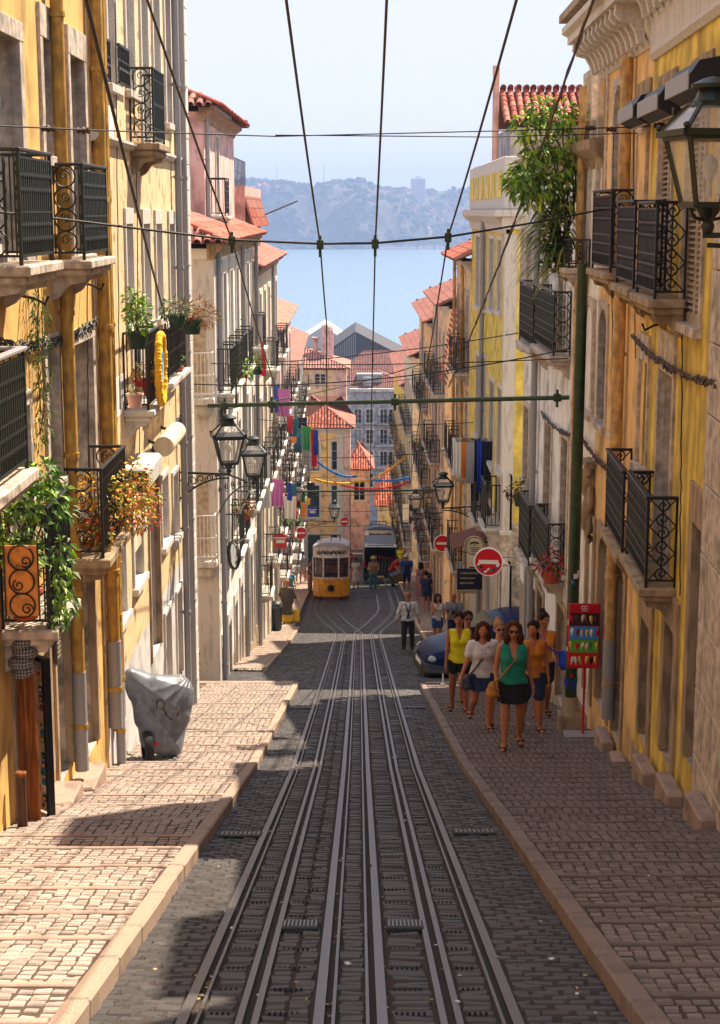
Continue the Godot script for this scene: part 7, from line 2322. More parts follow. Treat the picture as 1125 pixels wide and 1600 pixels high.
func tram(label: String, at: Vector3, roof: Material, upper: Material, lower: Material, k: float) -> Node3D:
	var t := thing("tram", label, "tram", at)
	var hw := 0.8; var L := 7.0; var dr := -0.178
	var b := B.new()
	# a rounded front plan, carried back along the falling street
	var plan := []
	for i in 9:
		var a := lerpf(-1.0, 1.0, i / 8.0)
		plan.append(Vector2(a * hw, -0.22 * pow(absf(a), 2.6)))
	var shell := func(y0: float, y1: float, grow: float) -> B:
		var s := B.new()
		for i in 8:
			var p: Vector2 = plan[i] * Vector2(1.0 + grow, 1.0); var q: Vector2 = plan[i + 1] * Vector2(1.0 + grow, 1.0)
			s.facen(Vector3(p.x, y0, p.y + grow), Vector3(q.x, y0, q.y + grow), Vector3(q.x, y1, q.y + grow), Vector3(p.x, y1, p.y + grow))
		for sd in [-1.0, 1.0]:
			var x: float = sd * hw * (1.0 + grow)
			s.facen(Vector3(x, y0, -0.22), Vector3(x, y1, -0.22), Vector3(x, y1 + dr * L, -L), Vector3(x, y0 + dr * L, -L))
		s.facen(Vector3(-hw, y0 + dr * L, -L), Vector3(hw, y0 + dr * L, -L), Vector3(hw, y1 + dr * L, -L), Vector3(-hw, y1 + dr * L, -L))
		for yy in [y0, y1]:
			for i in 8: s.facen(Vector3(plan[i].x, yy, plan[i].y), Vector3(plan[i + 1].x, yy, plan[i + 1].y), Vector3(plan[i + 1].x, yy, -0.23), Vector3(plan[i].x, yy, -0.23))
		return s
	put("lower_body", shell.call(0.16, 0.98, 0.0), lower, t)
	put("skirt", shell.call(0.0, 0.158, -0.05), M.awning_brown, t)
	put("waist_rail", shell.call(0.98, 1.03, 0.012), upper, t)
	put("upper_band", shell.call(1.92, 2.42, 0.0), upper, t)
	# window posts, frames and panes
	for x in [-0.79, -0.335, 0.335, 0.79]:
		var z := -0.22 * pow(absf(x) / hw, 2.6)
		var posts := B.new()
		posts.cbox(Vector3(x - 0.035, 1.03, z - 0.08), Vector3(x + 0.035, 1.92, z + 0.004), 0.01)
		put("window_post", posts, upper, t)
	for q in [[-0.755, -0.37], [-0.3, 0.3], [0.37, 0.755]]:
		var zm := -0.22 * pow(absf(q[0] + q[1]) * 0.5 / hw, 2.6)
		var za := -0.22 * pow(absf(q[0]) / hw, 2.6) - 0.03; var zb := -0.22 * pow(absf(q[1]) / hw, 2.6) - 0.03
		var f := B.new()
		for y in [1.06, 1.86]: f.bar(Vector3(q[0], y, za), Vector3(q[1], y, zb), 0.05)
		f.bar(Vector3(q[0], 1.03, za), Vector3(q[0], 1.9, za), 0.05); f.bar(Vector3(q[1], 1.03, zb), Vector3(q[1], 1.9, zb), 0.05)
		var fr := put("window", f, M.frame_brown, t)
		var p := B.new()
		p.facen(Vector3(q[0], 1.05, za - 0.01), Vector3(q[1], 1.05, zb - 0.01), Vector3(q[1], 1.88, zb - 0.01), Vector3(q[0], 1.88, za - 0.01))
		put("pane", p, M.pane, fr)
		zm += 0.0
	for sd in [-1.0, 1.0]:
		for i in 7:
			var z0 := -0.4 - i * 0.93; var z1 := z0 - 0.8
			var x: float = sd * hw
			var f := B.new()
			for q in [[z0, z0 - 0.05], [z1 + 0.05, z1]]:
				f.facen(Vector3(x, 1.03 + dr * -q[0], q[0]), Vector3(x, 1.92 + dr * -q[0], q[0]), Vector3(x, 1.92 + dr * -q[1], q[1]), Vector3(x, 1.03 + dr * -q[1], q[1]))
			var fr := put("window", f, M.frame_brown, t)
			var p := B.new()
			p.facen(Vector3(x * 0.985, 1.03 - dr * z0, z0), Vector3(x * 0.985, 1.92 - dr * z0, z0), Vector3(x * 0.985, 1.92 - dr * z1, z1), Vector3(x * 0.985, 1.03 - dr * z1, z1))
			put("pane", p, M.pane, fr)
	var ins := B.new()
	ins.facen(Vector3(-0.7, 0.4, -1.3), Vector3(0.7, 0.4, -1.3), Vector3(0.7, 2.3, -1.3), Vector3(-0.7, 2.3, -1.3))
	put("partition", ins, M.wood_brown, t)
	var seat := B.new()
	seat.cbox(Vector3(-0.55, 1.0, -1.1), Vector3(0.55, 1.4, -1.0), 0.03); seat.bar(Vector3(-0.7, 1.55, -0.9), Vector3(0.7, 1.55, -0.9), 0.05)
	put("seat", seat, M.wood_orange, t)
	# roof: a shallow vault
	var r := B.new()
	var ring_at := func(z: float, g: float) -> Array:
		var o := []
		for i in 13:
			var a := PI * i / 12.0
			o.append(Vector3(-cos(a) * (hw + 0.03) * g, 2.42 + sin(a) * 0.24 * g - dr * z, z))
		return o
	var rs := [ring_at.call(0.03, 0.86), ring_at.call(-0.12, 0.97), ring_at.call(-0.3, 1.0), ring_at.call(-L, 1.0)]
	for j in 3:
		for i in 12: r.facen(rs[j][i], rs[j][i + 1], rs[j + 1][i + 1], rs[j + 1][i])
	for i in range(1, 12): r.tri(rs[0][0], rs[0][i], rs[0][i + 1], Vector3.BACK, Vector3.BACK, Vector3.BACK)
	put("roof", r, roof, t)
	var rr := B.new()
	rr.bar(Vector3(-0.5, 2.78, -0.9), Vector3(0.4, 2.78, -0.9), 0.04)
	for x in [-0.5, 0.0, 0.4]: rr.bar(Vector3(x, 2.5, -0.9), Vector3(x, 2.8, -0.9), 0.035)
	put("trolley_bar", rr, M.iron_black, t)
	var l := B.new()
	l.lathe(Transform3D(Basis(Vector3.RIGHT, PI / 2), Vector3(0.0, 0.56, 0.0)), [Vector2(0.0, 0.0), Vector2(0.15, 0.0), Vector2(0.16, 0.05), Vector2(0.13, 0.06), Vector2(0.0, 0.03)], 20, 1.0, false)
	var lamp := put("headlamp", l, M.iron_black, t)
	l = B.new()
	l.ball(Transform3D(Basis(), Vector3(0, 0.56, 0.04)), Vector3(0.1, 0.1, 0.025), 12, 7)
	put("lens", l, M.car_glass, lamp)
	var e := B.new()
	ring(e, Vector3(-0.62, 0.66, -0.1), Vector3.RIGHT, Vector3.UP, 0.07, 0.012)
	e.cbox(Vector3(-0.68, 0.4, -0.12), Vector3(-0.56, 0.46, -0.095), 0.004)
	put("crest", e, M.tram_white, t)
	# hand drawn scribble on the white band, words over the lamp and the car's numeral
	var s := B.new()
	for q in 16:
		var x0 := -0.62 + q * 0.08
		var pts := []
		for i in 9: pts.append(Vector3(x0 + i * 0.011 + jit(0.01), 2.16 + 0.1 * sin(i * 1.3 + q * 2.1) + jit(0.05), -0.22 * pow(absf(x0 + i * 0.011) / hw, 2.6) + 0.006))
		s.tube(pts, 0.011, 4)
	put("scribble", s, M.ink, t)
	s = B.new()
	for q in 5:
		var pts := []
		for i in 6: pts.append(Vector3(-0.3 + q * 0.085 + i * 0.014, 0.83 + 0.028 * sin(i * 1.6 + q * 1.3), 0.006))
		s.tube(pts, 0.007, 4)
	s.bar(Vector3(0.62, 0.72, -0.1), Vector3(0.62, 0.84, -0.1), 0.018); s.bar(Vector3(0.62, 0.84, -0.1), Vector3(0.6, 0.81, -0.1), 0.018)
	put("lettering", s, M.ink, t)
	for x in [-0.45, 0.45]:
		var bf := B.new()
		bf.lathe(Transform3D(Basis(Vector3.RIGHT, PI / 2), Vector3(x, 0.08, 0.0)), [Vector2(0.03, -0.2), Vector2(0.03, 0.02), Vector2(0.1, 0.03), Vector2(0.1, 0.05), Vector2(0, 0.06)], 12, 1.0, false)
		put("buffer", bf, M.iron_black, t)
		for z in [-1.4, -5.2]:
			var w := B.new()
			w.lathe(Transform3D(Basis(Vector3.BACK, PI / 2), Vector3(x, -0.02 - dr * z, z)), [Vector2(0.0, -0.05), Vector2(0.22, -0.05), Vector2(0.24, 0.0), Vector2(0.2, 0.05), Vector2(0, 0.05)], 18, 1.0, false)
			put("wheel", w, M.iron_black, t)
	t.scale = Vector3.ONE * k
	return t

# rings of points from nose to tail, skinned
func skin(b: B, rings: Array, closed := true) -> void:
	var nr := []
	for i in rings.size():
		var row := []
		var m: int = rings[i].size()
		for k in m:
			var u: Vector3 = rings[mini(i + 1, rings.size() - 1)][k] - rings[maxi(i - 1, 0)][k]
			var v: Vector3 = rings[i][(k + 1) % m] - rings[i][(k - 1 + m) % m]
			row.append(u.cross(v).normalized())
		nr.append(row)
	var mid := Vector3.ZERO
	for p in rings[rings.size() / 2]: mid += p
	mid /= rings[rings.size() / 2].size()
	var q: Vector3 = rings[rings.size() / 2][0]
	var flip := 1.0 if (nr[rings.size() / 2][0] as Vector3).dot(q - mid) > 0 else -1.0
	for i in rings.size() - 1:
		var m: int = rings[i].size()
		for k in m:
			var j := (k + 1) % m
			b.tri(rings[i][k], rings[i][j], rings[i + 1][j], nr[i][k] * flip, nr[i][j] * flip, nr[i + 1][j] * flip)
			b.tri(rings[i][k], rings[i + 1][j], rings[i + 1][k], nr[i][k] * flip, nr[i + 1][j] * flip, nr[i + 1][k] * flip)
	if closed:
		for e in [0, rings.size() - 1]:
			var c := Vector3.ZERO
			for p in rings[e]: c += p
			c /= rings[e].size()
			var n := (c - mid).normalized()
			var m: int = rings[e].size()
			for k in m: b.tri(c, rings[e][k], rings[e][(k + 1) % m], n, n, n)

func wheel(t: Node3D, at: Vector3, r: float, w: float) -> void:
	var b := B.new()
	var tf := Transform3D(Basis(Vector3.BACK, PI / 2), at) if false else Transform3D(Basis(Vector3.RIGHT, PI / 2), at)
	b.lathe(tf, [Vector2(r * 0.62, -w), Vector2(r * 0.94, -w), Vector2(r, -w * 0.7), Vector2(r, w * 0.7), Vector2(r * 0.94, w), Vector2(r * 0.62, w)], 22)
	var tyre := put("wheel", b, M.rubber, t)
	b = B.new()
	b.lathe(tf, [Vector2(0, -w * 0.8), Vector2(r * 0.62, -w * 0.9), Vector2(r * 0.62, w * 0.9), Vector2(r * 0.5, w * 0.7), Vector2(0.04, w * 0.6), Vector2(0, w * 0.75)], 22, 1.0, false)
	for k in 5:
		var a := TAU * k / 5
		b.bar(at + Vector3(cos(a) * 0.05, sin(a) * 0.05, w * 0.85), at + Vector3(cos(a) * r * 0.58, sin(a) * r * 0.58, w * 0.85), 0.05)
	put("rim", b, M.chrome, tyre)

# x runs to the nose, z to the car's right-hand side facing the viewer
func car() -> void:
	var t := thing("parked_car", "dark blue hatchback with black bumper nosing out of the side street", "car", Vector3(3.3, -10.384, -35.15))
	t.rotation.y = PI + 0.17
	# stations: x, half width, sill y, belt y, top y, top half width
	var S := [[1.95, 0.45, 0.32, 0.52, 0.60, 0.38], [1.88, 0.70, 0.22, 0.58, 0.68, 0.58], [1.6, 0.80, 0.18, 0.66, 0.80, 0.68], [1.2, 0.83, 0.18, 0.76, 0.90, 0.72], [0.95, 0.84, 0.18, 0.82, 0.97, 0.72], [0.3, 0.84, 0.18, 0.88, 1.38, 0.60], [-0.1, 0.84, 0.18, 0.9, 1.46, 0.60], [-0.8, 0.84, 0.18, 0.92, 1.46, 0.60], [-1.5, 0.83, 0.2, 0.94, 1.36, 0.58], [-1.8, 0.80, 0.25, 0.92, 1.1, 0.62], [-1.95, 0.72, 0.35, 0.8, 0.9, 0.62]]
	var rings := []
	for q in S:
		var rg := []
		for sd in [1.0, -1.0]:
			var seq := [[0.75, 0.0], [0.97, 0.06], [1.0, 0.5], [0.98, 1.0]]
			var pts := []
			for e in seq: pts.append(Vector3(q[0], lerpf(q[2], q[3], e[1]), sd * q[1] * e[0]))
			pts.append(Vector3(q[0], lerpf(q[3], q[4], 0.5), sd * lerpf(q[1] * 0.97, q[5], 0.5)))
			pts.append(Vector3(q[0], lerpf(q[3], q[4], 0.93), sd * q[5] * 1.0))
			pts.append(Vector3(q[0], q[4] + 0.005, sd * q[5] * 0.82))
			pts.append(Vector3(q[0], q[4] + 0.03, sd * q[5] * 0.3))
			if sd < 0: pts.reverse()
			rg.append_array(pts)
		rings.append(rg)
	var b := B.new()
	skin(b, rings)
	put("body", b, M.car_blue, t)
	# glass: windscreen and side windows laid 6 mm proud of the shell
	b = B.new()
	b.facen(Vector3(0.96, 0.985, -0.66), Vector3(0.96, 0.985, 0.66), Vector3(0.33, 1.395, 0.54), Vector3(0.33, 1.395, -0.54))
	var ws := put("windscreen", b, M.car_glass, t)
	ws.position = Vector3(0.02, 0.014, 0)
	for sd in [1.0, -1.0]:
		for q in [[0.62, 0.28, -0.12, 0.62], [-0.18, -0.18, -0.86, -0.86], [-0.92, -0.92, -1.5, -1.38]]:
			b = B.new()
			var y0 := 0.95; var y1 := 1.38
			var yt: float = y1 if q[0] < 0.5 else y1
			b.facen(Vector3(q[0], y0, sd * 0.795), Vector3(q[2], y0, sd * 0.795), Vector3(q[2] if q[0] > 0 else q[3], yt, sd * 0.632), Vector3(q[1], yt - 0.04, sd * 0.64))
			put("side_window", b, M.car_glass, t)
		b = B.new()
		b.ball(Transform3D(Basis(), Vector3(0.62, 1.0, sd * 0.95)), Vector3(0.07, 0.06, 0.1), 10, 7)
		put("wing_mirror", b, M.car_blue, t)
		b = B.new()
		b.ball(Transform3D(Basis(Vector3.UP, sd * 0.5), Vector3(1.78, 0.62, sd * 0.58)), Vector3(0.12, 0.085, 0.17), 14, 9)
		var hl := put("headlight", b, M.lamp_clear, t)
		b = B.new()
		b.ball(Transform3D(Basis(), Vector3(1.79, 0.62, sd * 0.56)), Vector3(0.07, 0.06, 0.07), 10, 7)
		put("reflector", b, M.chrome, hl)
		for x in [1.22, -1.25]: wheel(t, Vector3(x, 0.3, sd * 0.76), 0.3, 0.1 * sd)
		b = B.new()
		b.cbox(Vector3(0.1, 0.72, sd * 0.845), Vector3(0.24, 0.75, sd * 0.865), 0.006)
		put("door_handle", b, M.plastic_black, t)
	b = B.new()
	skin(b, [[Vector3(1.99, 0.2, -0.62), Vector3(1.99, 0.2, 0.62), Vector3(1.99, 0.5, 0.6), Vector3(1.99, 0.5, -0.6)], [Vector3(1.9, 0.16, -0.8), Vector3(1.9, 0.16, 0.8), Vector3(1.88, 0.54, 0.76), Vector3(1.88, 0.54, -0.76)], [Vector3(1.5, 0.16, -0.85), Vector3(1.5, 0.16, 0.85), Vector3(1.5, 0.5, 0.84), Vector3(1.5, 0.5, -0.84)]])
	put("bumper", b, M.plastic_black, t)
	b = B.new()
	for k in 4: b.box(Vector3(1.985, 0.24 + k * 0.055, -0.35), Vector3(2.0, 0.265 + k * 0.055, 0.35))
	put("grille", b, M.iron_grey, t)
	b = B.new()
	b.cbox(Vector3(1.99, 0.4, -0.26), Vector3(2.005, 0.5, 0.26), 0.004)
	put("number_plate", b, M.sign_white, t)
	b = B.new()
	b.bar(Vector3(1.0, 1.0, 0.1), Vector3(0.75, 1.17, 0.45), 0.018); b.bar(Vector3(1.0, 1.0, -0.5), Vector3(0.75, 1.17, -0.15), 0.018)
	put("wiper", b, M.plastic_black, t)

func van() -> void:
	var t := thing("grey_van", "dark grey van with its rear door lifted open, in front of the second tram", "van", Vector3(1.133, -19.65, -83.677))
	var hw := 0.92
	var b := B.new()
	for sd in [-1.0, 1.0]:
		b.cbox(Vector3(sd * hw - sd * 0.1, 0.3, -3.8), Vector3(sd * hw, 1.25, 0.0), 0.03); b.cbox(Vector3(sd * hw - sd * 0.1, 1.22, -3.8), Vector3(sd * (hw - 0.05), 1.95, -0.06), 0.03)
	b.cbox(Vector3(-hw + 0.05, 1.9, -3.2), Vector3(hw - 0.05, 2.02, -0.1), 0.05); b.cbox(Vector3(-hw, 0.3, -5.0), Vector3(hw, 1.2, -3.7), 0.12); b.cbox(Vector3(-hw + 0.06, 0.3, -3.75), Vector3(hw - 0.06, 1.9, -3.6), 0.02)
	put("body", b, M.van_grey, t)
	b = B.new()
	b.cbox(Vector3(-hw + 0.1, 0.42, -3.6), Vector3(hw - 0.1, 0.5, -0.05), 0.01)
	put("load_floor", b, M.iron_black, t)
	b = B.new()
	b.cbox(Vector3(-hw - 0.02, 0.3, -0.05), Vector3(hw + 0.02, 0.5, 0.1), 0.04)
	put("bumper", b, M.plastic_black, t)
	b = B.new()
	b.rbox(Transform3D(Basis(Vector3.RIGHT, -0.12), Vector3(0, 2.14, 0.45)), Vector3(hw * 1.85, 0.07, 1.1), 0.03)
	var td := put("lifted_door", b, M.van_grey, t)
	b = B.new()
	b.rbox(Transform3D(Basis(Vector3.RIGHT, -0.12), Vector3(0, 2.16, 0.35)), Vector3(hw * 1.5, 0.075, 0.6), 0.02)
	put("pane", b, M.car_glass, td)
	for sd in [-1.0, 1.0]:
		b = B.new()
		b.cbox(Vector3(sd * (hw - 0.12), 0.9, -0.02), Vector3(sd * (hw + 0.01), 1.25, 0.02), 0.02)
		put("tail_light", b, M.lamp_red, t)
		for z in [-0.8, -3.9]:
			b = B.new()
			b.lathe(Transform3D(Basis(Vector3.BACK, PI / 2), Vector3(sd * (hw - 0.12), 0.32, z)), [Vector2(0, -0.1), Vector2(0.3, -0.1), Vector2(0.33, -0.06), Vector2(0.33, 0.06), Vector2(0.3, 0.1), Vector2(0, 0.1)], 18, 1.0, false)
			put("wheel", b, M.rubber, t)
		b = B.new()
		b.rod(Vector3(sd * 0.78, 1.6, -0.1), Vector3(sd * 0.78, 2.05, 0.4), 0.015)
		put("strut", b, M.iron_grey, t)
	b = B.new()
	b.cbox(Vector3(-0.2, 0.36, 0.1), Vector3(0.2, 0.46, 0.115), 0.004)
	put("number_plate", b, M.lemon, t)
	var c := thing("stacked_chairs", "folded chairs standing inside the open dark grey van", "chair", t.position + Vector3(0.25, 0.5, -0.7))
	b = B.new()
	for k in 6: b.bar(Vector3(-0.5 + k * 0.17, 0.0, jit(0.05)), Vector3(-0.45 + k * 0.17, 0.9 - k * 0.03, jit(0.05)), 0.03)
	put("frame", b, M.pipe_grey, c)
	b = B.new()
	b.bar(Vector3(-0.55, 0.92, 0.04), Vector3(0.5, 0.72, 0.04), 0.05)
	put("rail", b, M.cloth_red, c)

func scooter() -> void:
	var at := Vector3(-2.517, -6.698, -19.133)
	var t := thing("covered_scooter", "scooter under a grey rain cover with dark marks, chained at the left wall", "scooter", at)
	t.rotation.y = 0.1
	var f := Field.new(Vector3(-0.65, -0.1, -0.75), Vector3(0.65, 1.35, 0.75), 0.013)
	# handlebars, then the cloth falling from them over the saddle to the tail
	f.cap(Vector3(-0.32, 1.08, 0.04), Vector3(-0.2, 1.0, -0.1), 0.045, 0.06, 0.08)
	f.cap(Vector3(-0.27, 0.98, 0.02), Vector3(-0.06, 0.9, -0.02), 0.07, 0.09, 0.12)
	f.cap(Vector3(0.02, 0.86, -0.04), Vector3(0.27, 0.86, -0.12), 0.11, 0.12, 0.14)
	f.cap(Vector3(-0.24, 0.86, 0.04), Vector3(-0.02, 0.2, 0.14), 0.1, 0.17, 0.18)
	f.cap(Vector3(0.05, 0.72, 0.0), Vector3(0.08, 0.2, 0.06), 0.19, 0.19, 0.2)
	f.cap(Vector3(0.27, 0.66, -0.06), Vector3(0.15, 0.22, 0.02), 0.19, 0.15, 0.2)
	f.ripple(func(p: Vector3) -> float:
		var fall := clampf((1.12 - p.y) * 1.6, 0.1, 1.0)
		var th := atan2(1.16 - p.y, p.x + 0.42)
		var t2 := atan2(1.0 - p.y, 0.42 - p.x)
		var a := p.x * 0.9 + (1.0 - p.y) * 0.35
		return (0.03 * pow(absf(sin(th * 9.0 + p.z * 3.0)), 0.7) + 0.018 * absf(sin(t2 * 8.0 + p.z * 4.0 + 0.6)) + 0.008 * sin(a * 43.0 + p.y * 5.0)) * fall - 0.024)
	f.cut(Vector3(0.0, 0.1, 0), Vector3(-0.55, -1, 0.0).normalized())
	var b := B.new()
	f.into(b)
	put("rain_cover", b, M.cover_grey, t)
	var mark := func(pts2: Array, r: float) -> void:
		var o := []
		for q in pts2:
			var z := 0.72
			while z > -0.7 and f.at(Vector3(q[0], q[1], z)) > 0.0: z -= 0.01
			o.append(Vector3(q[0], q[1], z + 0.004))
		var mb := B.new()
		mb.tube(o, r, 5)
		put("printed_mark", mb, M.ink, t)
	mark.call([[0.0, 0.67], [0.01, 0.78], [0.06, 0.79], [0.1, 0.75], [0.09, 0.69], [0.03, 0.67], [0.09, 0.66], [0.12, 0.58], [0.17, 0.53], [0.23, 0.54], [0.27, 0.6]], 0.009)
	b = B.new()
	b.lathe(Transform3D(Basis(Vector3.BACK, PI / 2) * Basis(Vector3.RIGHT, 0.2), Vector3(-0.12, 0.2, 0.3)), [Vector2(0.12, -0.05), Vector2(0.2, -0.05), Vector2(0.22, 0.0), Vector2(0.2, 0.05), Vector2(0.12, 0.05)], 20)
	put("wheel", b, M.rubber, t)
	b = B.new()
	for k in 26:
		var a := k / 25.0
		ring(b, Vector3(-0.42 + a * 0.7, 0.1 - 0.1 * sin(a * PI) + 0.1 * (1.0 - a), 0.34 + 0.1 * sin(a * PI)), Vector3.RIGHT if k % 2 else Vector3.UP, Vector3.BACK, 0.018, 0.006, 0, TAU, 7)
	put("chain", b, M.pipe_grey, t)
	b = B.new()
	b.ball(Transform3D(Basis(), Vector3(-0.02, 0.27, 0.36)), Vector3(0.04, 0.03, 0.02), 8, 6)
	put("reflector", b, M.lamp_red, t)

func vehicles() -> void:
	tram("yellow and white funicular tram with scribbled lettering, waiting on the left track", Vector3(-1.265, -17.188, -69.928), M.tram_roof, M.tram_white, M.tram_yellow, 1.011)
	tram("second tram, white with a blue grey roof, half hidden behind the dark grey van", Vector3(1.273, -22.003, -97), M.tram_blue, M.tram_white, M.tram_yellow, 1.077)
	car()
	van()
	scooter()
# people --------------------------------------------------------------------------
func limb(from: Vector3, l: float, fwd: float, abd: float, side: float) -> Vector3:
	return from + Vector3(side * sin(abd), -cos(fwd) * cos(abd), sin(fwd) * cos(abd)) * l

# o: skin, hair_mat, hair (short, bald, shoulder, bun, tied), legs [[thigh, knee, out] right, left], arms [[forward, out, elbow, inward] right, left], lean, look (yaw, nod),
# top / top_mat, bottom (shorts, skirt, trousers, dress) / bottom_mat, sleeve, shoes, glasses, man
func person(label: String, feet: Vector3, H: float, yaw: float, o: Dictionary) -> Node3D:
	var t := thing("person", label, "person", feet, "", yaw)
	var k := H / 1.65
	var man: bool = o.get("man", false)
	var cell: float = o.get("cell", 0.016)
	var slope := 0.22 * cos(yaw)
	var legs: Array = o.get("legs", [[0.0, 0.0, 0.04], [0.0, 0.0, 0.04]])
	var arms: Array = o.get("arms", [[0.05, 0.14, 0.2, 0.0], [0.05, 0.14, 0.2, 0.0]])
	var lean: float = o.get("lean", 0.0)
	var hipw := 0.088 * k
	var J := {}
	var foot := []
	var lift := -9.0
	for i in 2:
		var s := -1.0 if i == 0 else 1.0
		var q: Array = legs[i]
		var hip := Vector3(s * hipw, 0, 0)
		var knee := limb(hip, 0.245 * H, q[0], q[2], s)
		var ank := limb(knee, 0.238 * H, q[0] - q[1], q[2] * 0.3, s)
		lift = maxf(lift, slope * ank.z - (ank.y - 0.045 * H))
		foot.append([hip, knee, ank, q[0] - q[1]])
	var up := Vector3(0, lift, 0)
	for i in 2:
		for j in 3: foot[i][j] += up
	var pel := up
	var sp := Vector3(0, cos(lean), sin(lean))
	var bk := Vector3(0, -sin(lean), cos(lean))
	var waist := pel + sp * 0.10 * H
	var chest := pel + sp * 0.215 * H
	var neck := pel + sp * 0.305 * H
	var shw := (0.115 if man else 0.098) * H
	var look: Array = o.get("look", [0.0, 0.0])
	var hb := Basis(Vector3.UP, look[0]) * Basis(Vector3.RIGHT, look[1] + lean * 0.6)
	var head := neck + sp * 0.045 * H + hb * Vector3(0, 0.07 * H, 0.012)
	var arm := []
	for i in 2:
		var s := -1.0 if i == 0 else 1.0
		var q: Array = arms[i]
		var sh := chest + sp * 0.068 * H + Vector3(s * shw, 0, 0)
		var el := limb(sh, 0.175 * H, q[0] + lean, q[1], s)
		var fd := Vector3(s * sin(q[1]) - s * q[3], -cos(q[0] + lean + q[2]), sin(q[0] + lean + q[2])).normalized()
		var wr := el + fd * 0.145 * H
		arm.append([sh, el, wr, fd, s])
	var fit := 1.12 if man else 1.0
	# the body without head and hands
	var lo := Vector3(-0.55, -0.1, -0.55) * k + Vector3(0, minf(slope * 0.5, 0.0) - 0.08, 0); var hi := Vector3(0.55, 1.62, 0.75) * k + Vector3(0, 0.15, 0)
	var X := Vector3.RIGHT
	var trunk := func(f: Field, g: float, kk: float) -> void:
		f.cap(pel + Vector3(-0.03, 0.0, -0.01) * k, pel + Vector3(0.03, 0.0, -0.01) * k, 0.098 * k + g, 0.098 * k + g, kk, X, 1.25)
		f.cap(pel, waist, (0.098 if not man else 0.1) * k + g, (0.082 if not man else 0.1) * k + g, kk, X, 1.3 * fit)
		f.cap(waist, chest, (0.082 if not man else 0.1) * k + g, 0.098 * k * fit + g, kk, X, 1.32)
		f.cap(chest, chest + sp * 0.05 * H, 0.098 * k * fit + g, 0.062 * k * fit + g, kk, X, 1.5)
		f.cap(arm[0][0] * 0.8 + chest * 0.2 + sp * 0.01, arm[1][0] * 0.8 + chest * 0.2 + sp * 0.01, 0.05 * k + g, 0.05 * k + g, kk)
		if not man:
			for s in [-1.0, 1.0]: f.cap(chest + bk * 0.06 * k + X * s * 0.055 * k, chest + bk * 0.07 * k + X * s * 0.055 * k - sp * 0.02, 0.056 * k + g, 0.056 * k + g, kk * 0.7)
	var arms_in := func(f: Field, g: float, part: float) -> void:
		for q in arm:
			var e: Vector3 = q[0].lerp(q[1], minf(part, 1.0))
			f.cap(q[0], e, 0.046 * k * fit + g, lerpf(0.046, 0.034, minf(part, 1.0)) * k * fit + g, 0.022)
			if part > 1.0: f.cap(q[1], q[1].lerp(q[2], part - 1.0), 0.035 * k * fit + g, lerpf(0.035, 0.023, part - 1.0) * k * fit + g, 0.03)
	var legs_in := func(f: Field, g: float, part: float, flare := 0.0) -> void:
		for q in foot:
			var e: Vector3 = q[0].lerp(q[1], minf(part, 1.0))
			f.cap(q[0] + Vector3(0, -0.02, 0), e, 0.088 * k + g, lerpf(0.088, 0.052, minf(part, 1.0)) * k + g + flare, 0.03)
			if part > 1.0:
				f.cap(q[1], q[1].lerp(q[2], part - 1.0), 0.052 * k + g + flare, lerpf(0.05, 0.034, part - 1.0) * k + g + flare, 0.03)
	var body := B.new()
	var f := Field.new(lo, hi, cell)
	trunk.call(f, 0.0, 0.05)
	arms_in.call(f, 0.0, 2.0)
	legs_in.call(f, 0.0, 2.0)
	for q in foot:
		var sh: Vector3 = q[2] - q[1]
		f.cap(q[1] + sh * 0.12 + Vector3(0, 0, -0.012), q[1] + sh * 0.5 + Vector3(0, 0, -0.012), 0.045 * k, 0.038 * k, 0.04)
		var fd: float = q[3]
		var toe := Vector3(signf(q[0].x) * 0.03, -0.028 * H - 0.07 * sin(maxf(-fd, 0.0)), 0.105 * k)
		toe.z *= cos(minf(fd, 0.0)); toe.y = maxf(toe.y, -0.14)
		q.append(toe)
		f.cap(q[2] + Vector3(0, -0.018 * H, -0.03 * k), q[2] + toe, 0.036 * k, 0.026 * k, 0.03, X, 1.25)
	f.cap(chest + sp * 0.06 * H, head + hb * Vector3(0, -0.04, -0.01) * k, 0.05 * k * fit, 0.046 * k * fit, 0.035)
	f.into(body)
	# the head
	var hc := minf(cell * 0.55, 0.012)
	f = Field.new(head - Vector3(0.15, 0.2, 0.16) * k, head + Vector3(0.15, 0.17, 0.17) * k, hc)
	f.cap(head + hb * Vector3(0, 0.035, -0.015) * k, head + hb * Vector3(0, 0.0, -0.005) * k, 0.078 * k, 0.072 * k, 0.03)
	f.cap(head + hb * Vector3(0, -0.03, 0.02) * k, head + hb * Vector3(0, -0.085, 0.038) * k, 0.056 * k, 0.03 * k, 0.035, hb * X, 1.2)
	f.cap(head + hb * Vector3(0, 0.0, 0.078) * k, head + hb * Vector3(0, -0.035, 0.094) * k, 0.010 * k, 0.015 * k, 0.014)
	f.cap(head + hb * Vector3(-0.012, -0.068, 0.07) * k, head + hb * Vector3(0.012, -0.068, 0.07) * k, 0.014 * k, 0.014 * k, 0.012)
	for s in [-1.0, 1.0]:
		f.cap(head + hb * Vector3(s * 0.03, -0.002, 0.092) * k, head + hb * Vector3(s * 0.03, -0.004, 0.092) * k, 0.014 * k, 0.014 * k, 0.01, X, 1.0, 1)
		f.cap(head + hb * Vector3(s * 0.079, 0.005, -0.01) * k, head + hb * Vector3(s * 0.08, -0.03, -0.006) * k, 0.014 * k, 0.010 * k, 0.01)
	f.cap(head + hb * Vector3(0, -0.06, -0.01) * k, neck - sp * 0.02, 0.045 * k * fit, 0.047 * k * fit, 0.025)
	f.into(body)
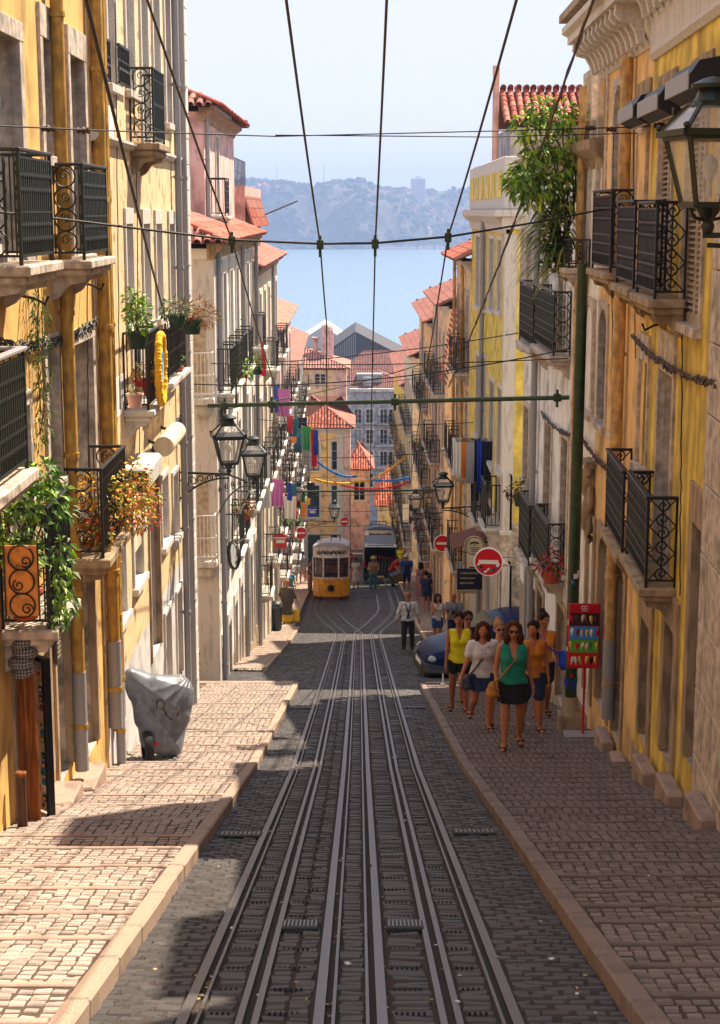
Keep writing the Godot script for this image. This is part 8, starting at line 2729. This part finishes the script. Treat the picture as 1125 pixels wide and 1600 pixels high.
	# hands: palm, thumb from its side, four fingers curled
	for q in arm:
		var s: float = q[4]
		var fd: Vector3 = q[3]
		var inward := (Vector3(-s, 0, 0) - fd * fd.dot(Vector3(-s, 0, 0))).normalized()
		var across := fd.cross(inward).normalized() * (1.0 if fd.cross(inward).z > 0 else -1.0)
		var hk := k * (1.08 if man else 0.95)
		var c: Vector3 = q[2] + fd * 0.05 * hk
		f = Field.new(c - Vector3.ONE * 0.16 * hk, c + Vector3.ONE * 0.16 * hk, minf(cell * 0.5, 0.009))
		f.cap(q[2] - fd * 0.02, q[2] + fd * 0.02 * hk, 0.024 * hk, 0.024 * hk, 0.02)
		f.cap(q[2] + fd * 0.02 * hk, q[2] + fd * 0.07 * hk, 0.02 * hk, 0.016 * hk, 0.02, across, 2.0)
		for n in 4:
			var base: Vector3 = q[2] + fd * 0.082 * hk + across * (0.029 - n * 0.0195) * hk
			var ln: float = [0.066, 0.074, 0.07, 0.055][n] * hk
			var m := base + (fd + inward * 0.25).normalized() * ln * 0.5
			f.cap(base, m, 0.009 * hk, 0.0085 * hk, 0.006)
			f.cap(m, m + (fd * 0.6 + inward * 0.8).normalized() * ln * 0.5, 0.0085 * hk, 0.007 * hk, 0.004)
		var tb: Vector3 = q[2] + fd * 0.03 * hk + across * 0.03 * hk
		var tm := tb + (fd * 0.6 + across * 0.6 + inward * 0.4).normalized() * 0.035 * hk
		f.cap(tb, tm, 0.011 * hk, 0.01 * hk, 0.01)
		f.cap(tm, tm + (fd * 0.8 + inward * 0.5).normalized() * 0.03 * hk, 0.01 * hk, 0.008 * hk, 0.004)
		f.into(body)
		q.append(c)
	put("body", body, o.get("skin", M.skin), t)
	# clothes
	var c := B.new()
	var flo := lo + Vector3(0.06, 0, 0.06)
	var tops: String = o.get("top", "tank")
	if tops != "none":
		f = Field.new(Vector3(lo.x, pel.y - 0.2, lo.z), Vector3(hi.x, head.y, hi.z), cell)
		trunk.call(f, 0.014 + o.get("loose", 0.0), 0.05)
		var sl: float = o.get("sleeve", 0.0)
		if sl > 0.0: arms_in.call(f, 0.016 + o.get("loose", 0.0) * 0.7, sl)
		else:
			for q in arm: f.cap(q[0] + Vector3(q[4] * 0.05, 0.02, 0), q[1], 0.075 * k, 0.05 * k, 0.01, X, 1.0, 1)
		f.ripple(func(p: Vector3) -> float: return 0.007 * sin(p.x * 34.0 + p.y * 16.0) * sin(p.y * 11.0 + p.x * 6.0 + 1.0) + 0.005 * sin(p.y * 42.0 + p.x * 25.0) * clampf((waist.y + 0.1 - p.y) * 6.0, 0.0, 1.0))
		f.cut(pel + sp * o.get("hem", -0.02) * H, -sp)
		if tops == "tank":
			f.cap(neck + bk * 0.11 + sp * 0.02, chest + bk * 0.14 + sp * 0.02, 0.085 * k, 0.03 * k, 0.01, X, 1.1, 1); f.cap(neck - bk * 0.06 + sp * 0.04, neck - bk * 0.1, 0.08 * k, 0.07 * k, 0.01, X, 1.2, 1)
		else:
			f.cap(neck + sp * 0.03 + bk * 0.05, neck + sp * 0.05, 0.07 * k, 0.065 * k, 0.01, X, 1.0, 1)
		f.cut(neck + sp * 0.012, sp)
		f.into(c)
		put("top", c, o.top_mat, t)
	var bt: String = o.get("bottom", "shorts")
	c = B.new()
	f = Field.new(lo, Vector3(hi.x, waist.y + 0.15, hi.z), cell)
	var wcut: Vector3 = pel + sp * (0.065 if o.get("hem", -0.02) < 0.0 else 0.04) * H
	f.cap(pel + Vector3(-0.03, 0, -0.01) * k, pel + Vector3(0.03, 0, -0.01) * k, 0.106 * k, 0.106 * k, 0.03, X, 1.25)
	f.cap(pel, waist, 0.104 * k, 0.094 * k, 0.03, X, 1.3 * fit)
	if bt == "shorts": legs_in.call(f, 0.018, o.get("length", 0.42), 0.012)
	elif bt == "trousers": legs_in.call(f, 0.016, o.get("length", 1.97), 0.012)
	else:
		var hem: float = o.get("length", 0.5)
		var end := pel + Vector3(0, -0.26 * H * hem * 1.4, (foot[0][1].z + foot[1][1].z) * 0.3)
		f.cap(pel, end, 0.104 * k, (0.112 + 0.09 * hem) * k, 0.03, X, 1.3)
		legs_in.call(f, 0.024, minf(hem, 1.9))
		f.ripple(func(p: Vector3) -> float: return 0.011 * sin(atan2(p.x, p.z) * 11.0 + p.y * 3.0) * clampf((pel.y - p.y) * 3.0, 0.0, 1.0))
		f.cut(end, Vector3.DOWN)
	f.cut(wcut, sp)
	f.into(c)
	put({"shorts": "shorts", "trousers": "trousers", "skirt": "skirt", "dress": "dress"}[bt], c, o.bottom_mat, t)
	# hair
	var hs: String = o.get("hair", "short")
	if hs != "bald":
		c = B.new()
		f = Field.new(head - Vector3(0.2, 0.42, 0.26) * k, head + Vector3(0.2, 0.26, 0.2) * k, minf(cell * 0.7, 0.014))
		f.cap(head + hb * Vector3(0, 0.04, -0.022) * k, head + hb * Vector3(0, 0.005, -0.03) * k, 0.088 * k, 0.084 * k, 0.03)
		if hs == "shoulder":
			for s in [-1.0, 1.0]:
				f.cap(head + hb * Vector3(s * 0.06, 0.03, -0.01) * k, head + hb * Vector3(s * 0.085, -0.11, 0.0) * k, 0.05 * k, 0.045 * k, 0.03)
				f.cap(head + hb * Vector3(s * 0.085, -0.1, 0.0) * k, head + hb * Vector3(s * 0.09, -0.19, 0.02) * k, 0.045 * k, 0.022 * k, 0.03)
			f.cap(head + hb * Vector3(0, 0, -0.05) * k, head + hb * Vector3(0, -0.18, -0.07) * k, 0.075 * k, 0.05 * k, 0.03, X, 1.3)
		elif hs == "bun":
			f.cap(head + hb * Vector3(0, 0.11, -0.08) * k, head + hb * Vector3(0, 0.12, -0.09) * k, 0.048 * k, 0.048 * k, 0.02)
		elif hs == "tied":
			f.cap(head + hb * Vector3(0, 0.02, -0.1) * k, head + hb * Vector3(0.03, -0.2, -0.13) * k, 0.05 * k, 0.022 * k, 0.03)
		f.ripple(func(p: Vector3) -> float: return 0.006 * sin(p.x * 70.0 + p.y * 9.0) * sin(p.y * 23.0 + p.z * 30.0))
		f.cap(head + hb * Vector3(0, 0.008, 0.105) * k, head + hb * Vector3(0, -0.13, 0.1) * k, 0.08 * k, 0.078 * k, 0.012, X, 1.0, 1)
		if hs in ["short", "bun", "tied"]: f.cap(head + hb * Vector3(0, -0.1, 0.0) * k, head + hb * Vector3(0, -0.2, 0.02) * k, 0.1 * k, 0.1 * k, 0.01, X, 1.0, 1)
		if hs == "tied": f.cap(head + hb * Vector3(0, 0.02, -0.1) * k, head + hb * Vector3(0.03, -0.22, -0.13) * k, 0.045 * k, 0.02 * k, 0.02)
		f.into(c)
		put("hair", c, o.get("hair_mat", M.hair_dark), t)
	# face
	if o.get("glasses", false):
		c = B.new()
		for s in [-1.0, 1.0]:
			c.ball(Transform3D(hb, head + hb * Vector3(s * 0.034, 0.002, 0.083) * k), Vector3(0.03, 0.024, 0.012) * k, 10, 7)
			c.bar(head + hb * Vector3(s * 0.06, 0.006, 0.075) * k, head + hb * Vector3(s * 0.085, 0.006, -0.005) * k, 0.006)
		c.bar(head + hb * Vector3(-0.012, 0.008, 0.094) * k, head + hb * Vector3(0.012, 0.008, 0.094) * k, 0.006)
		put("sunglasses", c, M.plastic_black, t)
	else:
		for s in [-1.0, 1.0]:
			c = B.new()
			c.ball(Transform3D(hb, head + hb * Vector3(s * 0.03, -0.002, 0.074) * k), Vector3(0.011, 0.006, 0.010) * k, 8, 6)
			var ey := put("eye", c, M.sign_white, t)
			c = B.new()
			c.ball(Transform3D(hb, head + hb * Vector3(s * 0.03, -0.002, 0.082) * k), Vector3(0.006, 0.006, 0.004) * k, 8, 6)
			put("iris", c, M.ink, ey)
			c = B.new()
			c.bar(head + hb * Vector3(s * 0.016, 0.02, 0.086) * k, head + hb * Vector3(s * 0.046, 0.021, 0.074) * k, 0.007 * k)
			put("eyebrow", c, o.get("hair_mat", M.hair_dark), t)
	c = B.new()
	c.ball(Transform3D(hb, head + hb * Vector3(0, -0.066, 0.083) * k), Vector3(0.021, 0.008, 0.006) * k, 10, 6)
	put("mouth", c, M.lips, t)
	# shoes
	for i in 2:
		var q: Array = foot[i]
		c = B.new()
		f = Field.new(q[2] + Vector3(-0.12, -0.25, -0.16), q[2] + Vector3(0.12, 0.09, 0.24), 0.012 if cell < 0.02 else 0.018)
		var a: Vector3 = q[2] + Vector3(0, -0.018 * H, -0.032 * k); var e: Vector3 = q[2] + q[4]
		if o.get("shoes", "sandal") == "sandal":
			f.cap(a + Vector3(0, -0.026, 0) * k, e + Vector3(0, -0.022, 0.01) * k, 0.021 * k, 0.018 * k, 0.02, X, 1.9)
			f.cap(q[2].lerp(e, 0.75) + Vector3(-0.04, 0.012, 0), q[2].lerp(e, 0.75) + Vector3(0.04, 0.012, 0), 0.016 * k, 0.016 * k, 0.01)
			f.cap(q[2] + Vector3(-0.022, -0.012, 0.0), q[2] + Vector3(0.022, -0.012, 0.0), 0.026 * k, 0.026 * k, 0.01)
		else: f.cap(a, e + Vector3(0, 0.004, 0.012), 0.046 * k, 0.036 * k, 0.02, X, 1.2)
		f.into(c)
		put("shoe", c, o.get("shoe_mat", M.plastic_black), t)
	t.set_meta("at", [arm, pel, chest, neck, head, sp, bk, waist])
	return t

func strap_bag(p: Node3D, called: String, m: Material, over: float, bag: Vector3, size: Vector3) -> void:
	var at: Array = p.get_meta("at")
	var sh: Vector3 = at[0][1 if over > 0 else 0][0]
	var b := B.new()
	var f := Field.new(bag - size - Vector3.ONE * 0.06, bag + size + Vector3.ONE * 0.06, 0.012)
	f.cap(bag + Vector3(0, size.y * 0.25, 0), bag - Vector3(0, size.y * 0.3, 0), size.x * 0.55, size.x * 0.8, 0.05, Vector3.BACK, size.z / size.x)
	f.ripple(func(q: Vector3) -> float: return 0.006 * sin(q.x * 40.0 + q.y * 30.0) * sin(q.z * 34.0))
	f.into(b)
	var o := put(called, b, m, p)
	b = B.new()
	var chest: Vector3 = at[2]
	b.tube([sh * Vector3(0.62, 1, 1) + Vector3(0, 0.055, -0.05), sh * Vector3(0.6, 1, 1) + Vector3(0, 0.062, 0.03), chest + Vector3(over * 0.03, 0.0, 0.135), (chest as Vector3).lerp(bag, 0.55) + Vector3(0, 0, 0.09), bag + Vector3(0, size.y * 0.6, 0.03)], 0.013, 5)
	put("strap", b, m, o)

func people() -> void:
	mat("skin", "#b5714c", 0.55)
	mat("skin_fair", "#c98a68", 0.55)
	mat("skin_tan", "#9a5a38", 0.55)
	mat("lips", "#9c4440", 0.5)
	mat("hair_dark", "#2a170d", 0.6, {"spec": 0.25})
	mat("hair_brown", "#4a2814", 0.6, {"spec": 0.25})
	mat("hair_blond", "#9a6a38", 0.55)
	mat("hair_grey", "#8f8a85", 0.6)
	var cl := {"rim": 0.3, "tex": "grain", "size": 0.3, "world": false}
	for q in [["teal_cloth", "#128a72"], ["black_cloth", "#15141a"], ["white_cloth", "#dcd6d4"], ["denim", "#24345c"], ["blue_denim", "#35558c"], ["yellow_cloth", "#e6d80e"], ["orange_cloth", "#d9851c"], ["grey_cloth", "#8a8c94"], ["shirt_white", "#d5d4d8"], ["charcoal", "#26252b"], ["robe_brown", "#4a4030"], ["tan_cloth", "#a98a63"], ["teal_blue", "#3f8594"], ["red_cloth", "#b8181c"], ["blue_cloth", "#1f57b4"], ["mauve", "#8f6e76"], ["tan_leather", "#b0742a"], ["grey_leather", "#46434a"], ["yellow_bag", "#f0c40a"], ["straw", "#c9a66a"], ["print_cloth", "#cfc6bf"]]:
		mat(q[0], q[1], 0.85, cl)
	# walking up the right pavement
	var p := person("woman in sunglasses, teal tank top and black shorts, a tan bag at her hip", Vector3(1.975, -6.852, -19.821), 1.66, -0.05, {"top_mat": M.teal_cloth, "bottom_mat": M.black_cloth, "bottom": "skirt", "length": 0.42, "loose": 0.012, "hem": 0.0, "hair": "shoulder", "hair_mat": M.hair_brown, "glasses": true, "legs": [[0.2, 0.08, 0.02], [-0.12, 0.2, 0.02]], "arms": [[-0.05, 0.2, 0.55, 0.25], [-0.12, 0.16, 0.12, -0.05]]})
	strap_bag(p, "shoulder_bag", M.tan_leather, 1.0, Vector3(-0.26, 0.83, 0.1), Vector3(0.11, 0.14, 0.17))
	p = person("woman in a printed white T-shirt and denim skirt stepping up, grey bag across her", Vector3(1.765, -7.366, -22.121), 1.58, 0.06, {"top": "tee", "top_mat": M.white_cloth, "sleeve": 0.55, "loose": 0.016, "bottom_mat": M.denim, "bottom": "skirt", "length": 0.4, "hair": "shoulder", "hair_mat": M.hair_brown, "legs": [[-0.05, 0.85, 0.05], [0.12, 0.08, 0.02]], "arms": [[0.15, 0.3, 0.2, -0.1], [-0.2, 0.1, 0.2, 0.0]], "look": [-0.1, 0.1]})
	strap_bag(p, "shoulder_bag", M.grey_leather, 1.0, Vector3(-0.24, 0.74, 0.06), Vector3(0.1, 0.13, 0.16))
	var at: Array = p.get_meta("at")
	for i in 14:
		var b := B.new()
		b.ball(Transform3D(Basis(), (at[2] as Vector3) + Vector3(jit(0.1), -0.02 + jit(0.12), 0.0) + Vector3(0, 0, 0.128)), Vector3(0.014, 0.011, 0.006), 7, 5)
		put("print", b, [M.cloth_pink, M.cloth_orange, M.grey_cloth, M.cloth_teal][i % 4], p)
	p = person("woman in a bright yellow tank top and black shorts, left of the walking group", Vector3(1.616, -8.013, -25.011), 1.63, 0.05, {"top_mat": M.yellow_cloth, "loose": 0.014, "bottom_mat": M.black_cloth, "length": 0.36, "hair": "tied", "skin": M.skin_tan, "legs": [[-0.08, 0.12, 0.03], [0.18, 0.05, 0.03]], "arms": [[0.1, 0.12, 0.15, 0.0], [-0.1, 0.14, 0.3, 0.0]], "look": [-0.3, 0.15]})
	var b := B.new()
	b.rod(Vector3(-0.27, 0.68, 0.1), Vector3(-0.27, 0.5, 0.14), 0.012); b.cbox(Vector3(-0.31, 0.5, 0.12), Vector3(-0.24, 0.53, 0.2), 0.006)
	put("selfie_stick", b, M.sign_white, p)
	person("dark haired woman in sunglasses behind the woman in yellow", Vector3(1.867, -8.388, -26.688), 1.6, 0.0, {"top_mat": M.black_cloth, "bottom_mat": M.denim, "length": 0.45, "hair": "tied", "glasses": true, "skin": M.skin_tan, "legs": [[0.15, 0.1, 0.03], [-0.1, 0.2, 0.03]], "look": [0.2, 0.05]})
	person("fair haired woman in sunglasses with her hair up, in white between two others", Vector3(2.036, -7.467, -22.572), 1.57, 0.0, {"top_mat": M.white_cloth, "bottom_mat": M.denim, "length": 0.85, "hair": "bun", "hair_mat": M.hair_blond, "glasses": true, "skin": M.skin_fair, "shoes": "closed", "legs": [[0.1, 0.05, 0.03], [-0.1, 0.25, 0.03]], "look": [0.25, 0.0]})
	person("woman in an orange halter top and denim shorts, right of the woman in teal", Vector3(2.466, -7.327, -21.946), 1.6, 0.1, {"top_mat": M.orange_cloth, "bottom_mat": M.denim, "length": 0.8, "hair": "tied", "loose": 0.006, "legs": [[-0.1, 0.3, 0.03], [0.1, 0.06, 0.03]], "arms": [[0.0, 0.12, 0.15, 0.0], [-0.05, 0.15, 0.3, 0.05]], "look": [-0.5, 0.1]})
	p = person("woman with pinned up dark hair carrying a bright blue bag, last of the group", Vector3(2.845, -7.772, -23.934), 1.66, 0.1, {"top_mat": M.orange_cloth, "bottom_mat": M.black_cloth, "length": 0.6, "hair": "bun", "skin": M.skin_tan, "legs": [[0.1, 0.05, 0.03], [-0.1, 0.2, 0.03]], "look": [0.3, 0.1]})
	strap_bag(p, "blue_bag", M.cloth_blue, -1.0, Vector3(0.32, 0.95, 0.0), Vector3(0.14, 0.2, 0.2))
	# farther down the street
	p = person("bald man from behind in a white shirt with dark braces and dark trousers", Vector3(1.428, -12.632, -45.419), 1.68, PI, {"man": true, "cell": 0.02, "top": "shirt", "top_mat": M.shirt_white, "sleeve": 1.9, "loose": 0.008, "bottom": "trousers", "bottom_mat": M.charcoal, "hair": "bald", "skin": M.skin_tan, "shoes": "closed", "legs": [[0.05, 0.1, 0.06], [-0.05, 0.05, 0.06]], "arms": [[0.1, 0.3, 0.25, 0.1], [0.0, 0.3, 0.2, 0.1]]})
	at = p.get_meta("at")
	b = B.new()
	for s in [-1.0, 1.0]: b.tube([(at[4] as Vector3) * Vector3(0, 0, 0) + Vector3(s * 0.09, at[3].y - 0.02, 0.06), Vector3(s * 0.08, at[3].y - 0.01, -0.06), Vector3(s * 0.04, at[2].y, -0.17), Vector3(0, at[7].y + 0.05, -0.165), Vector3(s * 0.04, at[1].y + 0.06, -0.165)], 0.018, 5)
	put("braces", b, M.black_cloth, p)
	person("woman in a white vest and denim shorts with a hand raised to her mouth", Vector3(2.361, -12.935, -46.796), 1.6, 0.25, {"cell": 0.02, "top_mat": M.white_cloth, "bottom_mat": M.blue_denim, "length": 0.5, "hair": "shoulder", "legs": [[0.1, 0.1, 0.03], [-0.05, 0.1, 0.03]], "arms": [[0.5, 0.15, 1.9, 0.25], [0.0, 0.12, 0.2, 0.0]]})
	p = person("bald man in a grey T-shirt with a camera on a strap, by the wall", Vector3(2.888, -13.094, -47.517), 1.62, 0.0, {"man": true, "cell": 0.02, "top": "tee", "top_mat": M.grey_cloth, "sleeve": 0.6, "loose": 0.025, "bottom_mat": M.denim, "length": 0.9, "hair": "bald", "skin": M.skin_tan, "shoes": "closed", "arms": [[0.3, 0.15, 1.2, 0.4], [0.3, 0.15, 1.2, 0.4]], "look": [0.0, 0.3]})
	at = p.get_meta("at")
	b = B.new()
	b.cbox((at[2] as Vector3) + Vector3(-0.07, -0.17, 0.14), (at[2] as Vector3) + Vector3(0.07, -0.08, 0.22), 0.01); b.rod((at[2] as Vector3) + Vector3(0, -0.125, 0.22), (at[2] as Vector3) + Vector3(0, -0.125, 0.29), 0.035, 10)
	for s in [-1.0, 1.0]: b.tube([(at[2] as Vector3) + Vector3(s * 0.06, -0.09, 0.16), (at[2] as Vector3) + Vector3(s * 0.08, 0.04, 0.16), (at[3] as Vector3) + Vector3(s * 0.06, 0.0, 0.03)], 0.008, 4)
	put("camera", b, M.plastic_black, p)
	p = person("man in a long dark olive robe seen from behind on the left pavement", Vector3(-2.683, -15.164, -58.083), 1.66, PI - 0.3, {"man": true, "cell": 0.024, "top": "tee", "top_mat": M.robe_brown, "sleeve": 1.2, "loose": 0.04, "bottom": "dress", "bottom_mat": M.robe_brown, "length": 0.85, "hair": "bald", "skin": M.skin_tan, "shoes": "closed", "arms": [[0.1, 0.3, 0.4, 0.0], [0.2, 0.3, 0.6, 0.0]]})
	var n := 0
	for q in [[-2.947, -15.246, 58.589], [-2.659, -15.164, 58.083], [-2.382, -15.204, 58.335]]:
		var f := Field.new(Vector3(-0.22, -0.03, -0.2), Vector3(0.22, 0.75, 0.2), 0.02)
		f.cap(Vector3(0, 0.12, 0), Vector3(0, 0.42, 0), 0.13, 0.11, 0.04, Vector3.RIGHT, 1.25)
		f.ripple(func(v: Vector3) -> float: return 0.012 * sin(v.x * 31.0 + v.y * 13.0 + n) * sin(v.y * 19.0))
		b = B.new()
		f.into(b)
		var bag := thing("shopping_bag", ["bright yellow shopping bag left of the man in the robe", "bright yellow shopping bag at the feet of the man in the robe", "bright yellow shopping bag right of the man in the robe"][n], "bag", Vector3(q[0], q[1], -q[2]))
		put("sack", b, M.yellow_bag, bag)
		b = B.new()
		for s in [-0.05, 0.05]: ring(b, Vector3(0, 0.5, s), Vector3.RIGHT, Vector3.UP, 0.09, 0.008, 0.0, PI, 10)
		put("handle", b, M.yellow_bag, bag)
		n += 1
	person("woman from behind in a patterned pale dress beside the yellow tram", Vector3(-0.161, -18.725, -78.471), 1.6, PI, {"cell": 0.024, "top": "tee", "top_mat": M.print_cloth, "sleeve": 0.5, "bottom": "dress", "bottom_mat": M.print_cloth, "length": 0.75, "hair": "bun", "shoes": "closed", "legs": [[0.1, 0.1, 0.04], [-0.1, 0.1, 0.04]]})
	p = person("person in a straw hat, tan shirt and teal trousers standing behind the van", Vector3(0.704, -18.624, -77.911), 1.68, 0.2, {"cell": 0.024, "top": "shirt", "top_mat": M.tan_cloth, "sleeve": 1.2, "loose": 0.03, "bottom": "trousers", "bottom_mat": M.teal_blue, "hair": "short", "arms": [[0.4, 0.25, 1.4, 0.5], [0.3, 0.25, 1.3, 0.5]]})
	hat(p, M.straw)
	p = person("man in a red T-shirt bending over a crate behind the van", Vector3(1.691, -19.133, -80.752), 1.7, 0.9, {"man": true, "cell": 0.024, "top": "tee", "top_mat": M.red_cloth, "sleeve": 0.6, "loose": 0.02, "bottom": "trousers", "bottom_mat": M.charcoal, "hair": "short", "shoes": "closed", "lean": 0.5, "arms": [[0.3, 0.1, 0.2, 0.1], [0.3, 0.1, 0.2, 0.1]], "legs": [[0.3, 0.25, 0.05], [0.2, 0.3, 0.05]]})
	var cr := thing("black_crate", "black crate with yellow strips held by the man in red", "crate", Vector3(1.84, -17.719, -76))
	cr.rotation = Vector3(0.2, 0.4, 0.35)
	for q in 4:
		b = B.new()
		b.cbox(Vector3(-0.28, q * 0.12, -0.2), Vector3(0.28, q * 0.12 + 0.1, 0.2), 0.015)
		put("slat", b, M.plastic_black, cr)
		b = B.new()
		b.cbox(Vector3(-0.26, q * 0.12 + 0.04, 0.2), Vector3(0.26, q * 0.12 + 0.065, 0.206), 0.002)
		put("strip", b, M.yellow_bag, cr)
	p = person("man from behind in a blue T-shirt and white hat with a dark backpack", Vector3(2.335, -18.426, -76.813), 1.85, PI, {"man": true, "cell": 0.024, "top": "tee", "top_mat": M.blue_cloth, "sleeve": 0.6, "loose": 0.02, "bottom_mat": M.denim, "length": 0.95, "hair": "short", "shoes": "closed", "arms": [[0.2, 0.2, 0.6, 0.2], [0.2, 0.2, 0.6, 0.2]]})
	hat(p, M.white_cloth)
	at = p.get_meta("at")
	b = B.new()
	b.rbox(Transform3D(Basis(), (at[2] as Vector3) + Vector3(0, -0.08, -0.24)), Vector3(0.3, 0.46, 0.2), 0.06)
	put("backpack", b, M.denim, p)
	person("woman with long dark hair in a long mauve dress by the right wall", Vector3(2.727, -16.95, -69.078), 1.66, PI - 0.4, {"cell": 0.024, "top_mat": M.mauve, "bottom": "dress", "bottom_mat": M.mauve, "length": 1.15, "hair": "shoulder", "legs": [[0.15, 0.1, 0.04], [-0.15, 0.1, 0.04]]})
	person("small figure in orange at the left side of the yellow tram", Vector3(-2.398, -18.28, -76), 1.6, 1.2, {"cell": 0.03, "top": "tee", "top_mat": M.robe_brown, "sleeve": 0.5, "bottom": "trousers", "bottom_mat": M.tan_cloth, "arms": [[0.6, 0.2, 0.5, 0.2], [0.0, 0.2, 0.2, 0.0]]})
	person("woman with a teal bag walking beyond the yellow tram", Vector3(-0.565, -21.12, -92), 1.65, PI, {"cell": 0.03, "top_mat": M.black_cloth, "bottom_mat": M.teal_cloth, "bottom": "skirt", "length": 0.6, "hair": "tied"})
	person("person in teal far off to the right of the second tram", Vector3(2.509, -23.24, -104), 1.7, PI, {"man": true, "cell": 0.03, "top": "tee", "top_mat": M.teal_cloth, "sleeve": 0.5, "bottom": "trousers", "bottom_mat": M.tan_cloth, "hair": "short"})
	person("person in blue farthest down the right side", Vector3(3.338, -23.947, -108), 1.7, PI, {"man": true, "cell": 0.03, "top": "tee", "top_mat": M.blue_cloth, "sleeve": 0.5, "bottom": "trousers", "bottom_mat": M.denim, "hair": "short"})
	var n2 := 0
	for q in [[Vector3(-0.535, -20.413, -88), "red", M.red_cloth], [Vector3(1.9, -20.413, -88), "white", M.white_cloth], [Vector3(2.5, -21.827, -96), "yellow", M.yellow_cloth], [Vector3(2.75, -16.225, -64), "navy", M.denim], [Vector3(-2.95, -16.55, -66), "pale blue", M.teal_blue], [Vector3(-3, -19.53, -83), "grey", M.grey_cloth]]:
		person("small distant walker in a %s top, far down the street" % q[1], q[0], 1.6 + 0.03 * n2, PI if n2 % 2 else 0.2, {"man": n2 % 2 == 1, "cell": 0.03, "top": "tee", "top_mat": q[2], "sleeve": 0.5, "bottom": ["shorts", "trousers", "skirt"][n2 % 3], "bottom_mat": [M.denim, M.charcoal, M.tan_cloth][n2 % 3], "hair": ["tied", "short"][n2 % 2], "legs": [[0.2, 0.1, 0.04], [-0.15, 0.2, 0.04]]})
		n2 += 1
	for q in get_children():
		if q.has_meta("at"): q.remove_meta("at")

func hat(p: Node3D, m: Material) -> void:
	var head: Vector3 = p.get_meta("at")[4]
	var b := B.new()
	b.lathe(Transform3D(Basis(Vector3.RIGHT, -0.12), head + Vector3(0, 0.055, -0.01)), [Vector2(0.18, -0.012), Vector2(0.17, 0.0), Vector2(0.104, 0.012), Vector2(0.1, 0.07), Vector2(0.08, 0.1), Vector2(0, 0.105)], 18)
	put("hat", b, m, p)
func _ready() -> void:
	R.seed = 4711
	setup()
	textures()
	materials()
	ground()
	building_materials()
	near_left()
	near_right()
	far_materials()
	far_left()
	street_end()
	far_right()
	far_shore()
	furniture()
	laundry()
	chequer_material()
	plants()
	left_bits()
	wall_details()
	vehicle_materials()
	vehicles()
	people()
